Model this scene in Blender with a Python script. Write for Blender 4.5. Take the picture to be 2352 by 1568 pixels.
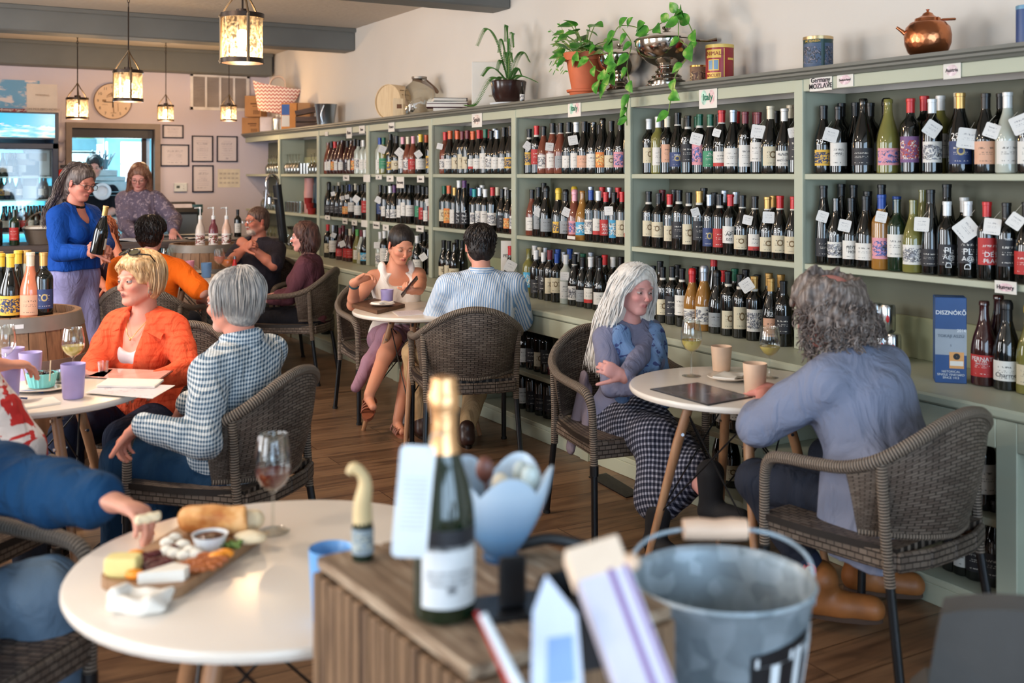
import bpy, math, random
import numpy as np
from mathutils import Vector, Matrix
for _o in list(bpy.data.objects): bpy.data.objects.remove(_o)
C = bpy.context.scene.collection
RNG = random.Random(7)
PI = math.pi
# ---- camera
F = 2451.0; CAMZ = 1.55; HV = 400.0; CU = 1176.0
YAW = math.atan2(1406, 2451)
VX, VY = math.sin(YAW), math.cos(YAW)          # view direction on the floor plane
RX, RY = math.cos(YAW), -math.sin(YAW)         # camera right
cd = bpy.data.cameras.new('camera'); cam = bpy.data.objects.new('camera', cd); C.objects.link(cam)
cam.location = (0, 0, CAMZ); cam.rotation_euler = (PI/2, 0, -YAW)
cd.sensor_width = 36; cd.lens = 36*F/2352; cd.shift_y = -(784-HV)/2352
cd.clip_start = .05; cd.clip_end = 100
cd.dof.use_dof = True; cd.dof.focus_distance = 5.6; cd.dof.aperture_fstop = 2.6
bpy.context.scene.camera = cam
# ---- world, lights, exposure
sc = bpy.context.scene
sc.view_settings.view_transform = 'Standard'; sc.view_settings.look = 'None'
sc.view_settings.gamma = 1; sc.view_settings.use_curve_mapping = False
sc.view_settings.exposure = 0.50
w = bpy.data.worlds.new('world'); sc.world = w; w.use_nodes = True
bg = w.node_tree.nodes['Background']; bg.inputs[0].default_value = (.62, .80, 1, 1); bg.inputs[1].default_value = 3.0
try:
 cy = sc.cycles
 cy.max_bounces = 7; cy.diffuse_bounces = 3; cy.glossy_bounces = 3; cy.transmission_bounces = 6
 cy.transparent_max_bounces = 8; cy.caustics_reflective = False; cy.caustics_refractive = False
 cy.sample_clamp_indirect = 4.0; cy.use_adaptive_sampling = True; cy.adaptive_threshold = .03
 cy.use_denoising = True
except Exception: pass
def area(name, loc, rot, size, power, col):
 l = bpy.data.lights.new(name, 'AREA'); l.shape = 'RECTANGLE'; l.size, l.size_y = size
 l.energy = power; l.color = col
 o = bpy.data.objects.new(name, l); C.objects.link(o); o.location = loc; o.rotation_euler = rot
 return o
# daylight through the shop windows behind the camera
for wx in (-1.55, 0.15, 1.85):
 area('window_daylight', (wx, -2.93, 1.55), (PI/2, 0, 0), (1.35, 2.1), 30, (.50, .74, 1))
for wy, wp in ((1.2, 26), (4.4, 60), (7.6, 66)):
 area('window_daylight', (-2.43, wy, 1.75), (PI/2, 0, -PI/2), (1.7, 1.7), wp, (1, .95, .90))  # unseen left side: added soft neutral fill for the shelves
# added warm fill: flush ceiling globes, kept out of frame
CEIL_LAMPS = [(-1.6, 2.2), (0.2, 4.6), (-0.8, 7.0)]
# ---- pixel to place
def ray(u, v):
 r = (u-CU)/F; s = (HV-v)/F
 return VX+r*RX, VY+r*RY, s
def at(u, v, d):
 x, y, s = ray(u, v); return Vector((x*d, y*d, CAMZ+s*d))
def onz(u, v, z):
 s = (HV-v)/F; return at(u, v, (z-CAMZ)/s)
def onx(u, v, X):
 return at(u, v, X/ray(u, v)[0])
def ony(u, v, Y):
 return at(u, v, Y/ray(u, v)[1])
def px(d): return d/F        # metres per pixel at depth d
def proj(p):
 d = p[0]*VX+p[1]*VY; r = p[0]*RX+p[1]*RY
 return CU+F*r/d, HV-F*(p[2]-CAMZ)/d
# ---- objects
def link(o, parent=None):
 C.objects.link(o)
 if parent is not None: o.parent = parent
 return o
def tag(o, label=None, cat=None, group=None, kind=None):
 if label:
  o['label'] = label
 if cat: o['category'] = cat
 if group: o['group'] = group
 if kind: o['kind'] = kind
 return o
def thing(name, label, cat, loc=(0, 0, 0), rotz=0, group=None):
 o = bpy.data.objects.new(name, None); C.objects.link(o); o.empty_display_size = .05
 o.location = loc; o.rotation_euler = (0, 0, rotz)
 return tag(o, label, cat, group)
def copy_tree(o, parent=None):
 kids = list(o.children)
 c = o.copy(); C.objects.link(c); c.parent = parent
 for ch in kids: copy_tree(ch, c)
 return c
def lin(c):
 out = []
 for x in c[:3]:
  x /= 255.0
  out.append(x/12.92 if x <= .04045 else ((x+.055)/1.055)**2.4)
 return tuple(out)+(1.0,)
def rotm(rx=0, ry=0, rz=0):
 return np.array(Matrix.Rotation(rz, 3, 'Z') @ Matrix.Rotation(ry, 3, 'Y') @ Matrix.Rotation(rx, 3, 'X'))
def catmull(pts, n=8):
 P = [np.array(p, float) for p in pts]
 if len(P) < 3:
  return [P[0]*(1-t)+P[-1]*t for t in np.linspace(0, 1, n+1)]
 P = [2*P[0]-P[1]]+P+[2*P[-1]-P[-2]]
 out = []
 for i in range(1, len(P)-2):
  a, b, c, d = P[i-1:i+3]
  for k in range(n):
   t = k/n
   out.append(.5*((2*b)+(c-a)*t+(2*a-5*b+4*c-d)*t*t+(-a+3*b-3*c+d)*t**3))
 out.append(P[-2]); return out
class MB:
 """collects shapes and links them as ONE mesh object"""
 def __init__(s): s.v = []; s.f = []; s.uv = []; s.m = []; s.n = 0; s.sm = []
 def add(s, V, Fc, uv=None, m=0, smooth=True):
  V = np.asarray(V, float)
  s.v.append(V); s.uv.append(np.zeros((len(V), 2)) if uv is None else np.asarray(uv, float))
  for f in Fc: s.f.append([i+s.n for i in f])
  s.m += [m]*len(Fc); s.sm += [smooth]*len(Fc); s.n += len(V); return s
 def box(s, c, d, R=None, m=0, bev=0.0, taper=1.0):
  x, y, z = np.array(d)/2.0
  b = min(bev, x*.9, y*.9, z*.9)
  if b <= 0:
   V = np.array([(sx*x*(taper if sz > 0 else 1), sy*y*(taper if sz > 0 else 1), sz*z) for sx in (-1, 1) for sy in (-1, 1) for sz in (-1, 1)])
   Fc = [(0, 1, 3, 2), (4, 6, 7, 5), (0, 4, 5, 1), (2, 3, 7, 6), (0, 2, 6, 4), (1, 5, 7, 3)]
  else:
   V = []
   for sx in (-1, 1):
    for sy in (-1, 1):
     for sz in (-1, 1):
      V += [(sx*(x-b), sy*(y-b), sz*z), (sx*(x-b), sy*y, sz*(z-b)), (sx*x, sy*(y-b), sz*(z-b))]
   V = np.array(V); ix = lambda a, b_, c_, k: (a*4+b_*2+c_)*3+k
   Fc = []
   for a in (0, 1):
    q = [ix(a, 0, 0, 2), ix(a, 1, 0, 2), ix(a, 1, 1, 2), ix(a, 0, 1, 2)]; Fc.append(q if a else q[::-1])
    q = [ix(0, a, 0, 1), ix(0, a, 1, 1), ix(1, a, 1, 1), ix(1, a, 0, 1)]; Fc.append(q if a else q[::-1])
    q = [ix(0, 0, a, 0), ix(1, 0, a, 0), ix(1, 1, a, 0), ix(0, 1, a, 0)]; Fc.append(q if a else q[::-1])
   for p in (0, 1):
    for q in (0, 1):
     Fc.append([ix(0, p, q, 0), ix(0, p, q, 1), ix(1, p, q, 1), ix(1, p, q, 0)])
     Fc.append([ix(p, 0, q, 0), ix(p, 0, q, 2), ix(p, 1, q, 2), ix(p, 1, q, 0)])
     Fc.append([ix(p, q, 0, 1), ix(p, q, 0, 2), ix(p, q, 1, 2), ix(p, q, 1, 1)])
   for a in (0, 1):
    for b_ in (0, 1):
     for c_ in (0, 1): Fc.append([ix(a, b_, c_, k) for k in range(3)])
   g = []
   for f in Fc:            # outward normals
    P = V[list(f)]; n = np.cross(P[1]-P[0], P[2]-P[0])
    g.append(f if np.dot(n, P.mean(0)) > 0 else list(f)[::-1])
   Fc = g
  uv = (V[:, :2]/np.maximum(np.array(d[:2]), 1e-6))+.5
  uv[:, 1] = V[:, 2]/max(d[2], 1e-6)+.5 if d[2] > d[1] else uv[:, 1]
  if R is not None: V = V @ np.asarray(R).T
  return s.add(V+np.array(c, float), Fc, uv, m, smooth=False)
 def tube(s, pts, r, seg=8, m=0, cap=True, ell=None, closed=False):
  P = [np.array(p, float) for p in pts]; n = len(P)
  rr = [r]*n if np.isscalar(r) else list(r)
  if len(rr) != n: rr = list(np.interp(np.linspace(0, 1, n), np.linspace(0, 1, len(rr)), rr))
  V = []; UV = []; up = None; L = 0
  for i in range(n):
   if closed: t = P[(i+1) % n]-P[i-1]
   else: t = P[min(i+1, n-1)]-P[max(i-1, 0)]
   t = t/max(np.linalg.norm(t), 1e-9)
   if up is None:
    up = np.array([0, 0, 1.0]) if abs(t[2]) < .9 else np.array([1.0, 0, 0])
   a = up-t*np.dot(up, t); a /= max(np.linalg.norm(a), 1e-9); up = a; b = np.cross(t, a)
   if i: L += np.linalg.norm(P[i]-P[i-1])
   for k in range(seg):
    q = 2*PI*k/seg
    V.append(P[i]+rr[i]*(a*math.cos(q)*(ell or 1)+b*math.sin(q))); UV.append((k/seg, L))
  Fc = []
  for i in range(n if closed else n-1):
   j = (i+1) % n
   for k in range(seg):
    k2 = (k+1) % seg
    Fc.append((i*seg+k, i*seg+k2, j*seg+k2, j*seg+k)[::-1])
  if cap and not closed:
   Fc.append(tuple(range(seg))); Fc.append(tuple(range((n-1)*seg, n*seg))[::-1])
  return s.add(V, Fc, UV, m)
 def lathe(s, prof, c=(0, 0, 0), seg=24, m=0, R=None, squash=1.0, a0=0, a1=2*PI, mfun=None):
  full = abs(a1-a0-2*PI) < 1e-6; ns = seg if full else seg+1
  V = []; UV = []
  for i, (r, z) in enumerate(prof):
   for k in range(ns):
    q = a0+(a1-a0)*k/seg
    V.append((r*math.cos(q), r*math.sin(q)*squash, z)); UV.append((k/seg, i/(len(prof)-1)))
  Fc = []
  for i in range(len(prof)-1):
   for k in range(seg):
    k2 = (k+1) % ns
    Fc.append((i*ns+k, i*ns+k2, (i+1)*ns+k2, (i+1)*ns+k))
  V = np.array(V)
  if R is not None: V = V @ np.asarray(R).T
  return s.add(V+np.array(c, float), Fc, UV, m)
 def ell(s, c, r, R=None, seg=14, rings=9, m=0):
  prof = [(max(math.sin(PI*i/rings), 1e-4), -math.cos(PI*i/rings)) for i in range(rings+1)]
  b = MB().lathe(prof, seg=seg); V = b.v[0]*np.array(r, float)
  if R is not None: V = V @ np.asarray(R).T
  return s.add(V+np.array(c, float), b.f, b.uv[0], m)
 def grid(s, fn, nu, nv, m=0, smooth=True):
  V = []; UV = []
  for i in range(nu+1):
   for j in range(nv+1):
    V.append(fn(i/nu, j/nv)); UV.append((i/nu, j/nv))
  Fc = [(i*(nv+1)+j, (i+1)*(nv+1)+j, (i+1)*(nv+1)+j+1, i*(nv+1)+j+1) for i in range(nu) for j in range(nv)]
  return s.add(V, Fc, UV, m, smooth)
 def slab(s, fn, nu, nv, t, m=0):
  """a sheet with thickness t along its normals"""
  A = np.array([[fn(i/nu, j/nv) for j in range(nv+1)] for i in range(nu+1)], float)
  gu = np.gradient(A, axis=0); gv = np.gradient(A, axis=1); N = np.cross(gu, gv)
  N /= np.maximum(np.linalg.norm(N, axis=2, keepdims=True), 1e-9)
  top = (A+N*t/2).reshape(-1, 3); bot = (A-N*t/2).reshape(-1, 3); k = len(top)
  uv = [(i/nu, j/nv) for i in range(nu+1) for j in range(nv+1)]
  q = lambda i, j: i*(nv+1)+j
  Fc = [(q(i, j), q(i+1, j), q(i+1, j+1), q(i, j+1)) for i in range(nu) for j in range(nv)]
  Fb = [tuple(x+k for x in f[::-1]) for f in Fc]
  E = [(q(i, 0), q(i+1, 0)) for i in range(nu)]+[(q(nu, j), q(nu, j+1)) for j in range(nv)] + \
   [(q(i+1, nv), q(i, nv)) for i in range(nu)]+[(q(0, j+1), q(0, j)) for j in range(nv)]
  Fe = [(b, a, a+k, b+k) for a, b in E]
  return s.add(np.vstack([top, bot]), Fc+Fb+Fe, uv+uv, m)
 def prism(s, poly, z0, z1, R=None, c=(0, 0, 0), m=0, smooth=False):
  n = len(poly); V = [(x, y, z0) for x, y in poly]+[(x, y, z1) for x, y in poly]; V = np.array(V, float)
  if R is not None: V = V @ np.asarray(R).T
  mn = np.array(poly).min(0); sz = np.maximum(np.ptp(np.array(poly), axis=0), 1e-6)
  uv = [((x-mn[0])/sz[0], (y-mn[1])/sz[1]) for x, y in poly]*2
  Fc = [tuple(range(n))[::-1], tuple(range(n, 2*n))]+[(i, (i+1) % n, (i+1) % n+n, i+n) for i in range(n)]
  return s.add(V+np.array(c, float), Fc, uv, m, smooth)
 def build(s, name, mats, parent=None, loc=None, rot=None, auto=True):
  me = bpy.data.meshes.new(name)
  V = np.vstack(s.v); me.from_pydata(V.tolist(), [], s.f)
  ul = me.uv_layers.new(name='UVMap'); UV = np.vstack(s.uv)
  li = np.zeros(len(me.loops), dtype=np.int32); me.loops.foreach_get('vertex_index', li)
  ul.data.foreach_set('uv', UV[li].astype(np.float32).ravel())
  me.polygons.foreach_set('use_smooth', np.array(s.sm, dtype=bool))
  if not isinstance(mats, (list, tuple)): mats = [mats]
  for q in mats: me.materials.append(q)
  if len(mats) > 1: me.polygons.foreach_set('material_index', np.array(s.m, dtype=np.int32))
  me.update()
  if auto and any(s.sm):
   try: me.set_sharp_from_angle(angle=math.radians(40))
   except Exception: pass
  o = bpy.data.objects.new(name, me); link(o, parent)
  if loc is not None: o.location = loc
  if rot is not None: o.rotation_euler = rot
  return o
def tagb(mb, name, mats, label, cat, group=None, loc=None, rot=None):
 return tag(mb.build(name, mats, None, loc, rot), label, cat, group)
def struct(mb, name, mats, parent=None):
 o = mb.build(name, mats, parent)
 if parent is None: o['kind'] = 'structure'
 return o
# ---- materials
_MC = {}
class NT:
 def __init__(s, name):
  s.mat = bpy.data.materials.new(name); s.mat.use_nodes = True; s.t = s.mat.node_tree
  s.b = s.t.nodes['Principled BSDF']
 def n(s, typ, **kw):
  x = s.t.nodes.new(typ)
  for k, v in kw.items():
   if k in x.inputs: x.inputs[k].default_value = v
   else: setattr(x, k, v)
  return x
 def l(s, a, b): s.t.links.new(a, b)
 def coord(s, kind='Object', scale=(1, 1, 1), rot=(0, 0, 0), loc=(0, 0, 0)):
  c = s.n('ShaderNodeTexCoord'); m = s.n('ShaderNodeMapping')
  m.inputs['Scale'].default_value = scale; m.inputs['Rotation'].default_value = rot; m.inputs['Location'].default_value = loc
  s.l(c.outputs[kind], m.inputs[0]); return m.outputs[0]
 def ramp(s, fac, stops, interp='LINEAR'):
  r = s.n('ShaderNodeValToRGB'); cr = r.color_ramp; cr.interpolation = interp
  while len(cr.elements) < len(stops): cr.elements.new(.5)
  for e, (p, c) in zip(cr.elements, stops): e.position = p; e.color = c if len(c) == 4 else lin(c)
  s.l(fac, r.inputs[0]); return r.outputs[0]
 def mix(s, fac, a, b, mode='MIX'):
  m = s.n('ShaderNodeMix', data_type='RGBA', blend_type=mode)
  for i, x in ((0, fac), (6, a), (7, b)):
   if hasattr(x, 'is_output'): s.l(x, m.inputs[i])
   else: m.inputs[i].default_value = x
  return m.outputs[2]
 def math(s, op, a, b=0.0):
  m = s.n('ShaderNodeMath', operation=op)
  for i, x in ((0, a), (1, b)):
   if hasattr(x, 'is_output'): s.l(x, m.inputs[i])
   else: m.inputs[i].default_value = x
  return m.outputs[0]
 def bump(s, h, strength=.3, dist=.01):
  b = s.n('ShaderNodeBump'); b.inputs['Strength'].default_value = strength; b.inputs['Distance'].default_value = dist
  s.l(h, b.inputs['Height']); s.l(b.outputs[0], s.b.inputs['Normal'])
 def base(s, x):
  if hasattr(x, 'is_output'): s.l(x, s.b.inputs['Base Color'])
  else: s.b.inputs['Base Color'].default_value = x
 def set(s, rough=.5, metal=0, spec=.5, **kw):
  s.b.inputs['Roughness'].default_value = rough; s.b.inputs['Metallic'].default_value = metal
  s.b.inputs['Specular IOR Level'].default_value = spec
  for k, v in kw.items(): s.b.inputs[k.replace('_', ' ')].default_value = v
  return s.mat
def mat(name, col, rough=.5, metal=0, var=.12, vs=8, bump=0, bs=60, spec=.5, **kw):
 """plain material with a little procedural mottling"""
 key = (name, col, rough, metal, var)
 if key in _MC: return _MC[key]
 t = NT(name); c = lin(col)
 no = t.n('ShaderNodeTexNoise'); no.inputs['Scale'].default_value = vs; no.inputs['Detail'].default_value = 3
 t.l(t.coord(), no.inputs['Vector'])
 dark = tuple(x*(1-var) for x in c[:3])+(1,); lt = tuple(min(1, x*(1+var)) for x in c[:3])+(1,)
 t.base(t.ramp(no.outputs['Fac'], [(.3, dark), (.7, lt)]))
 if bump:
  n2 = t.n('ShaderNodeTexNoise'); n2.inputs['Scale'].default_value = bs
  t.l(t.coord(), n2.inputs['Vector']); t.bump(n2.outputs['Fac'], bump, .004)
 _MC[key] = t.set(rough, metal, spec, **kw); return _MC[key]
def emis(name, col, strength):
 t = NT(name); t.base(lin(col)); t.b.inputs['Emission Color'].default_value = lin(col)
 t.b.inputs['Emission Strength'].default_value = strength; return t.set(.6)
def wood(name, c1, c2, scale=3.0, axis=0, rough=.45, stretch=12, coord='Object', bump=.15):
 t = NT(name); sc_ = [stretch*scale/6]*3; sc_[axis] = scale/6
 no = t.n('ShaderNodeTexNoise'); no.inputs['Scale'].default_value = 6; no.inputs['Detail'].default_value = 6; no.inputs['Distortion'].default_value = .6
 t.l(t.coord(coord, tuple(sc_)), no.inputs['Vector'])
 t.base(t.ramp(no.outputs['Fac'], [(.3, c1), (.55, c2), (.75, c1)])); t.bump(no.outputs['Fac'], bump, .004)
 return t.set(rough)
def glassm(name, col=(255, 255, 255), rough=0.0, ior=1.45, alpha=None):
 t = NT(name); t.base(lin(col)); return t.set(rough, 0, .5, Transmission_Weight=1.0, IOR=ior)
def clearglass(name, tint=(250, 252, 250), refl=.06):
 """thin glass: mostly see-through with real reflections"""
 t = NT(name); nd = t.t.nodes; out = nd['Material Output']
 tr = t.n('ShaderNodeBsdfTransparent'); tr.inputs[0].default_value = lin(tint)
 gl = t.n('ShaderNodeBsdfGlossy'); gl.inputs['Roughness'].default_value = .03
 lw = t.n('ShaderNodeLayerWeight'); lw.inputs[0].default_value = .35
 f = t.math('ADD', t.math('MULTIPLY', lw.outputs['Facing'], .55), refl)
 ms = t.n('ShaderNodeMixShader'); t.l(f, ms.inputs[0]); t.l(tr.outputs[0], ms.inputs[1]); t.l(gl.outputs[0], ms.inputs[2])
 t.l(ms.outputs[0], out.inputs[0]); return t.mat
def text_mesh(mb, txt, size, M4, m=0, ext=.0006, fontbold=False, align='CENTER', squeeze=1.0):
 """lettering as geometry added to a builder; M4 maps text space (x right, y up, z out) to place; or a function"""
 cu = bpy.data.curves.new('lettering', 'FONT'); cu.body = txt; cu.size = size; cu.extrude = ext; cu.align_x = align; cu.align_y = 'CENTER'
 cu.resolution_u = 3
 if fontbold: cu.offset = size*.018
 o = bpy.data.objects.new('lettering', cu); C.objects.link(o)
 dg = bpy.context.evaluated_depsgraph_get(); me = o.evaluated_get(dg).to_mesh()
 V = np.array([v.co[:] for v in me.vertices]); Fc = [tuple(p.vertices) for p in me.polygons]
 o.evaluated_get(dg).to_mesh_clear(); bpy.data.objects.remove(o); bpy.data.curves.remove(cu)
 if not len(V): return mb
 V[:, 0] *= squeeze
 if callable(M4): V = np.array([M4(p) for p in V])
 else:
  A = np.array(M4); V = V @ A[:3, :3].T+A[:3, 3]
 return mb.add(V, Fc, None, m, smooth=False)
def face_to(n, up=(0, 0, 1), loc=(0, 0, 0)):
 """frame whose z is n, y is up"""
 n = np.array(n, float); n /= np.linalg.norm(n); u = np.array(up, float); u -= n*np.dot(u, n); u /= np.linalg.norm(u)
 x = np.cross(u, n); M4 = np.eye(4); M4[:3, 0] = x; M4[:3, 1] = u; M4[:3, 2] = n; M4[:3, 3] = loc; return M4
# ==== the room
XW, YB, ZC = 3.80, 12.40, 2.95          # right wall, back wall, ceiling
XL, YF = -2.6, -3.1
XF = 3.52                                # front of the upper shelves
XCN = 3.21                               # front of the counter
def plaster(name, col, bump=.25):
 t = NT(name); n1 = t.n('ShaderNodeTexNoise'); n1.inputs['Scale'].default_value = 1.3; t.l(t.coord(), n1.inputs['Vector'])
 c = lin(col); t.base(t.ramp(n1.outputs['Fac'], [(.3, tuple(x*.93 for x in c[:3])+(1,)), (.7, c)]))
 n2 = t.n('ShaderNodeTexNoise'); n2.inputs['Scale'].default_value = 18; n2.inputs['Detail'].default_value = 5; t.l(t.coord(), n2.inputs['Vector'])
 t.bump(n2.outputs['Fac'], bump, .01); return t.set(.85, spec=.2)
M_wallR = plaster('cream_plaster', (232, 224, 214)); M_wallB = plaster('lilac_plaster', (218, 208, 220))
M_ceil = plaster('ceiling_plaster', (205, 196, 184), .5)
M_beam = mat('grey_painted_beam', (104, 106, 104), .6, var=.08, vs=3, bump=.1)
# floor: brown vinyl planks running across the room
t = NT('wood_plank_floor')
br = t.n('ShaderNodeTexBrick'); br.offset = .37; br.inputs['Scale'].default_value = 1
br.inputs['Brick Width'].default_value = 1.25; br.inputs['Row Height'].default_value = .18; br.inputs['Mortar Size'].default_value = .0025
br.inputs['Color1'].default_value = (0, 0, 0, 1); br.inputs['Color2'].default_value = (1, 1, 1, 1); br.inputs['Mortar'].default_value = (.5, .5, .5, 1)
co = t.coord('Object'); t.l(co, br.inputs['Vector'])
no = t.n('ShaderNodeTexNoise'); no.inputs['Scale'].default_value = 3.2; no.inputs['Detail'].default_value = 7; no.inputs['Distortion'].default_value = .8
m2 = t.n('ShaderNodeMapping'); m2.inputs['Scale'].default_value = (.5, 4.5, 1); t.l(co, m2.inputs[0])
ad = t.n('ShaderNodeVectorMath', operation='ADD'); t.l(m2.outputs[0], ad.inputs[0])
sc2 = t.n('ShaderNodeVectorMath', operation='SCALE'); t.l(br.outputs['Color'], sc2.inputs[0]); sc2.inputs['Scale'].default_value = 7; t.l(sc2.outputs[0], ad.inputs[1])
t.l(ad.outputs[0], no.inputs['Vector'])
col = t.ramp(no.outputs['Fac'], [(.28, (70, 50, 36)), (.45, (112, 84, 62)), (.58, (130, 100, 74)), (.75, (88, 64, 46))])
col = t.mix(.22, col, br.outputs['Color'], 'SOFT_LIGHT')
col = t.mix(br.outputs['Fac'], col, lin((62, 40, 26))); t.base(col); t.bump(no.outputs['Fac'], .08, .003)
M_floor = t.set(.34, spec=.45)
struct(MB().box(((XL+XW)/2, (YF+YB+4)/2, -.05), (XW-XL+.6, YB-YF+4.6, .1)), 'floor', M_floor)
struct(MB().box(((XL+XW)/2, (YF+YB)/2, ZC+.05), (XW-XL+.4, YB-YF+.4, .1)), 'ceiling', M_ceil)
struct(MB().box((XW+.06, (YF+YB)/2, ZC/2), (.12, YB-YF, ZC)), 'wall_right', M_wallR)
# left wall with three openings added for the soft fill, front wall with three shop windows
def wall_open(name, horiz, fixed, lo, hi, opens, m, thick=.12, top=ZC):
 """opens: (a0,a1,z0,z1) along the wall"""
 b = MB(); cuts = sorted(opens); a = lo
 def bx(a0, a1, z0, z1):
  if a1-a0 < 1e-4 or z1-z0 < 1e-4: return
  c = ((a0+a1)/2, (z0+z1)/2); d = (a1-a0, z1-z0)
  if horiz: b.box((c[0], fixed, c[1]), (d[0], thick, d[1]))
  else: b.box((fixed, c[0], c[1]), (thick, d[0], d[1]))
 for a0, a1, z0, z1 in cuts:
  bx(a, a0, 0, top); bx(a0, a1, 0, z0); bx(a0, a1, z1, top); a = a1
 bx(a, hi, 0, top); return struct(b, name, m)
LW = [(wy-.9, wy+.9, .8, 2.6) for wy in (1.2, 4.4, 7.6)]
wall_open('wall_left', False, XL, YF, YB, LW, M_wallR)
FW = [(wx-.75, wx+.75, .4, 2.6) for wx in (-1.55, .15, 1.85)]
wall_open('wall_front', True, YF, XL, XW, FW, M_wallR)
M_frame = mat('white_window_frame', (225, 228, 230), .4)
k = 1
for (a0, a1, z0, z1) in LW:  # unseen frames around the openings added for fill
 b = MB()
 for y in (a0, (a0+a1)/2, a1): b.box((XL, y, (z0+z1)/2), (.1, .05, z1-z0))
 for z in (z0, z1): b.box((XL, (a0+a1)/2, z), (.1, a1-a0, .05))
 struct(b, 'window_%d' % k, M_frame); k += 1
for (a0, a1, z0, z1) in FW:
 b = MB()
 for x in (a0, a1): b.box((x, YF, (z0+z1)/2), (.06, .1, z1-z0))
 for z in (z0, z1): b.box(((a0+a1)/2, YF, z), (a1-a0, .1, .06))
 struct(b, 'window_%d' % k, M_frame); k += 1
# doorway to the kitchen in the back wall
dl = ony(163, 500, YB).x; dr = ony(352, 500, YB).x; dz = 2.05
wall_open('wall_back', True, YB+.06, .2, XW+.1, [(dl, dr, 0, dz)], M_wallB)
struct(MB().box((-1.2, YB+.06, ZC/2), (2.8, .12, ZC)), 'wall_back_left', M_wallB)
M_trim = mat('taupe_door_trim', (128, 112, 104), .5)
b = MB(); tw = .06
b.box((dl-tw/2, YB-.01, dz/2), (tw, .16, dz)).box((dr+tw/2, YB-.01, dz/2), (tw, .16, dz)).box(((dl+dr)/2, YB-.01, dz+tw/2), (dr-dl+2*tw, .16, tw))
struct(b, 'trim_1', M_trim)
struct(MB().box(((dl+dr)/2, YB+.08, dz-.05), (dr-dl, .1, .1)), 'trim_2', mat('dark_lintel', (52, 50, 56), .5))
# kitchen beyond
KM = plaster('kitchen_pale_blue', (150, 196, 204), .1); KY = 15.4
kw0 = ony(203, 320, KY); kw1 = ony(334, 470, KY); b = MB()
wall_open('wall_kitchen_back', True, KY+.05, -.6, 3.2, [(kw0.x, kw1.x, kw1.z-.5, kw0.z)], KM, top=2.6)
b.box((-.65, (YB+KY)/2+.07, 1.3), (.1, KY-YB-.14, 2.6)).box((3.2, (YB+KY)/2+.07, 1.3), (.1, KY-YB-.14, 2.6)); struct(b, 'wall_kitchen_side', KM)
struct(MB().box((1.3, (YB+KY)/2+.07, 2.62), (4, KY-YB-.14, .05)), 'ceiling_kitchen', KM)
b = MB(); cz = (kw0.z+kw1.z-.5)/2; hh = kw0.z-kw1.z+.5; cx = (kw0.x+kw1.x)/2; ww = kw1.x-kw0.x
for x in (kw0.x, kw1.x): b.box((x, KY, cz), (.05, .08, hh))
for z in (kw0.z, cz+.1): b.box((cx, KY, z), (ww, .08, .05))
b.box((ony(262, 400, KY).x, KY, cz), (.16, .07, hh)).box((ony(240, 400, KY).x, KY, cz), (.015, .06, hh)).box((cx, KY, kw0.z-.33), (ww, .05, .012))
struct(b, 'window_%d' % k, mat('kitchen_window_frame', (176, 208, 214), .4))
area('kitchen_window_daylight', (cx, KY-.12, cz), (-PI/2, 0, 0), (ww*.95, hh*.9), 80, (.62, .86, 1))
area('kitchen_ceiling_light', (1.4, 14, 2.55), (0, 0, 0), (1.2, .5), 60, (.66, .9, 1))
# beams across the room
def beam(n, y, dy, z0, xe):
 b = MB().box(((XL+xe)/2, y, (z0+ZC)/2), (xe-XL, dy, ZC-z0+.02), bev=.012)
 b.box(((XL+xe)/2, y-dy/2-.012, ZC-.02), (xe-XL, .03, .04), bev=.006)
 struct(b, 'trim_%d' % n, M_beam)
beam(3, 12.27, .24, 2.70, 3.76); beam(4, 9.78, .26, 2.745, XW); beam(5, 6.77, .26, 2.745, XW); beam(6, 3.75, .26, 2.745, XW); beam(7, .75, .26, 2.745, XW)
# ---- shelving along the right wall
def paint(name, col, rough=.45):
 t = NT(name); n1 = t.n('ShaderNodeTexNoise'); n1.inputs['Scale'].default_value = 3; n1.inputs['Detail'].default_value = 4; t.l(t.coord('Object', (1, .3, 1)), n1.inputs['Vector'])
 c = lin(col); t.base(t.ramp(n1.outputs['Fac'], [(.3, tuple(x*.88 for x in c[:3])+(1,)), (.7, c)])); t.bump(n1.outputs['Fac'], .05, .005)
 return t.set(rough, spec=.4)
M_sage = paint('sage_green_paint', (186, 190, 168)); M_back = paint('sage_grey_back_panel', (112, 113, 96), .6); M_corn = paint('grey_cornice_paint', (112, 112, 104))
M_back2 = paint('pale_green_backboard', (150, 154, 122), .6)
BY = [12.38, 11.08, 9.86, 8.60, 7.34, 6.07, 4.80, 3.50, 2.25, 1.0]
T1, T2, TC = 1.552, 1.150, .762; TOPZ = 1.92; ST = .026
BAYN = ['glassware bay at the back wall', 'cup and carafe bay beside the tap', 'rose bottle bay', 'bay behind the woman reading her phone', 'Spain bay', 'left Italy bay', 'right Italy bay', 'Austria bay', 'bay beyond the right edge']
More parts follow.
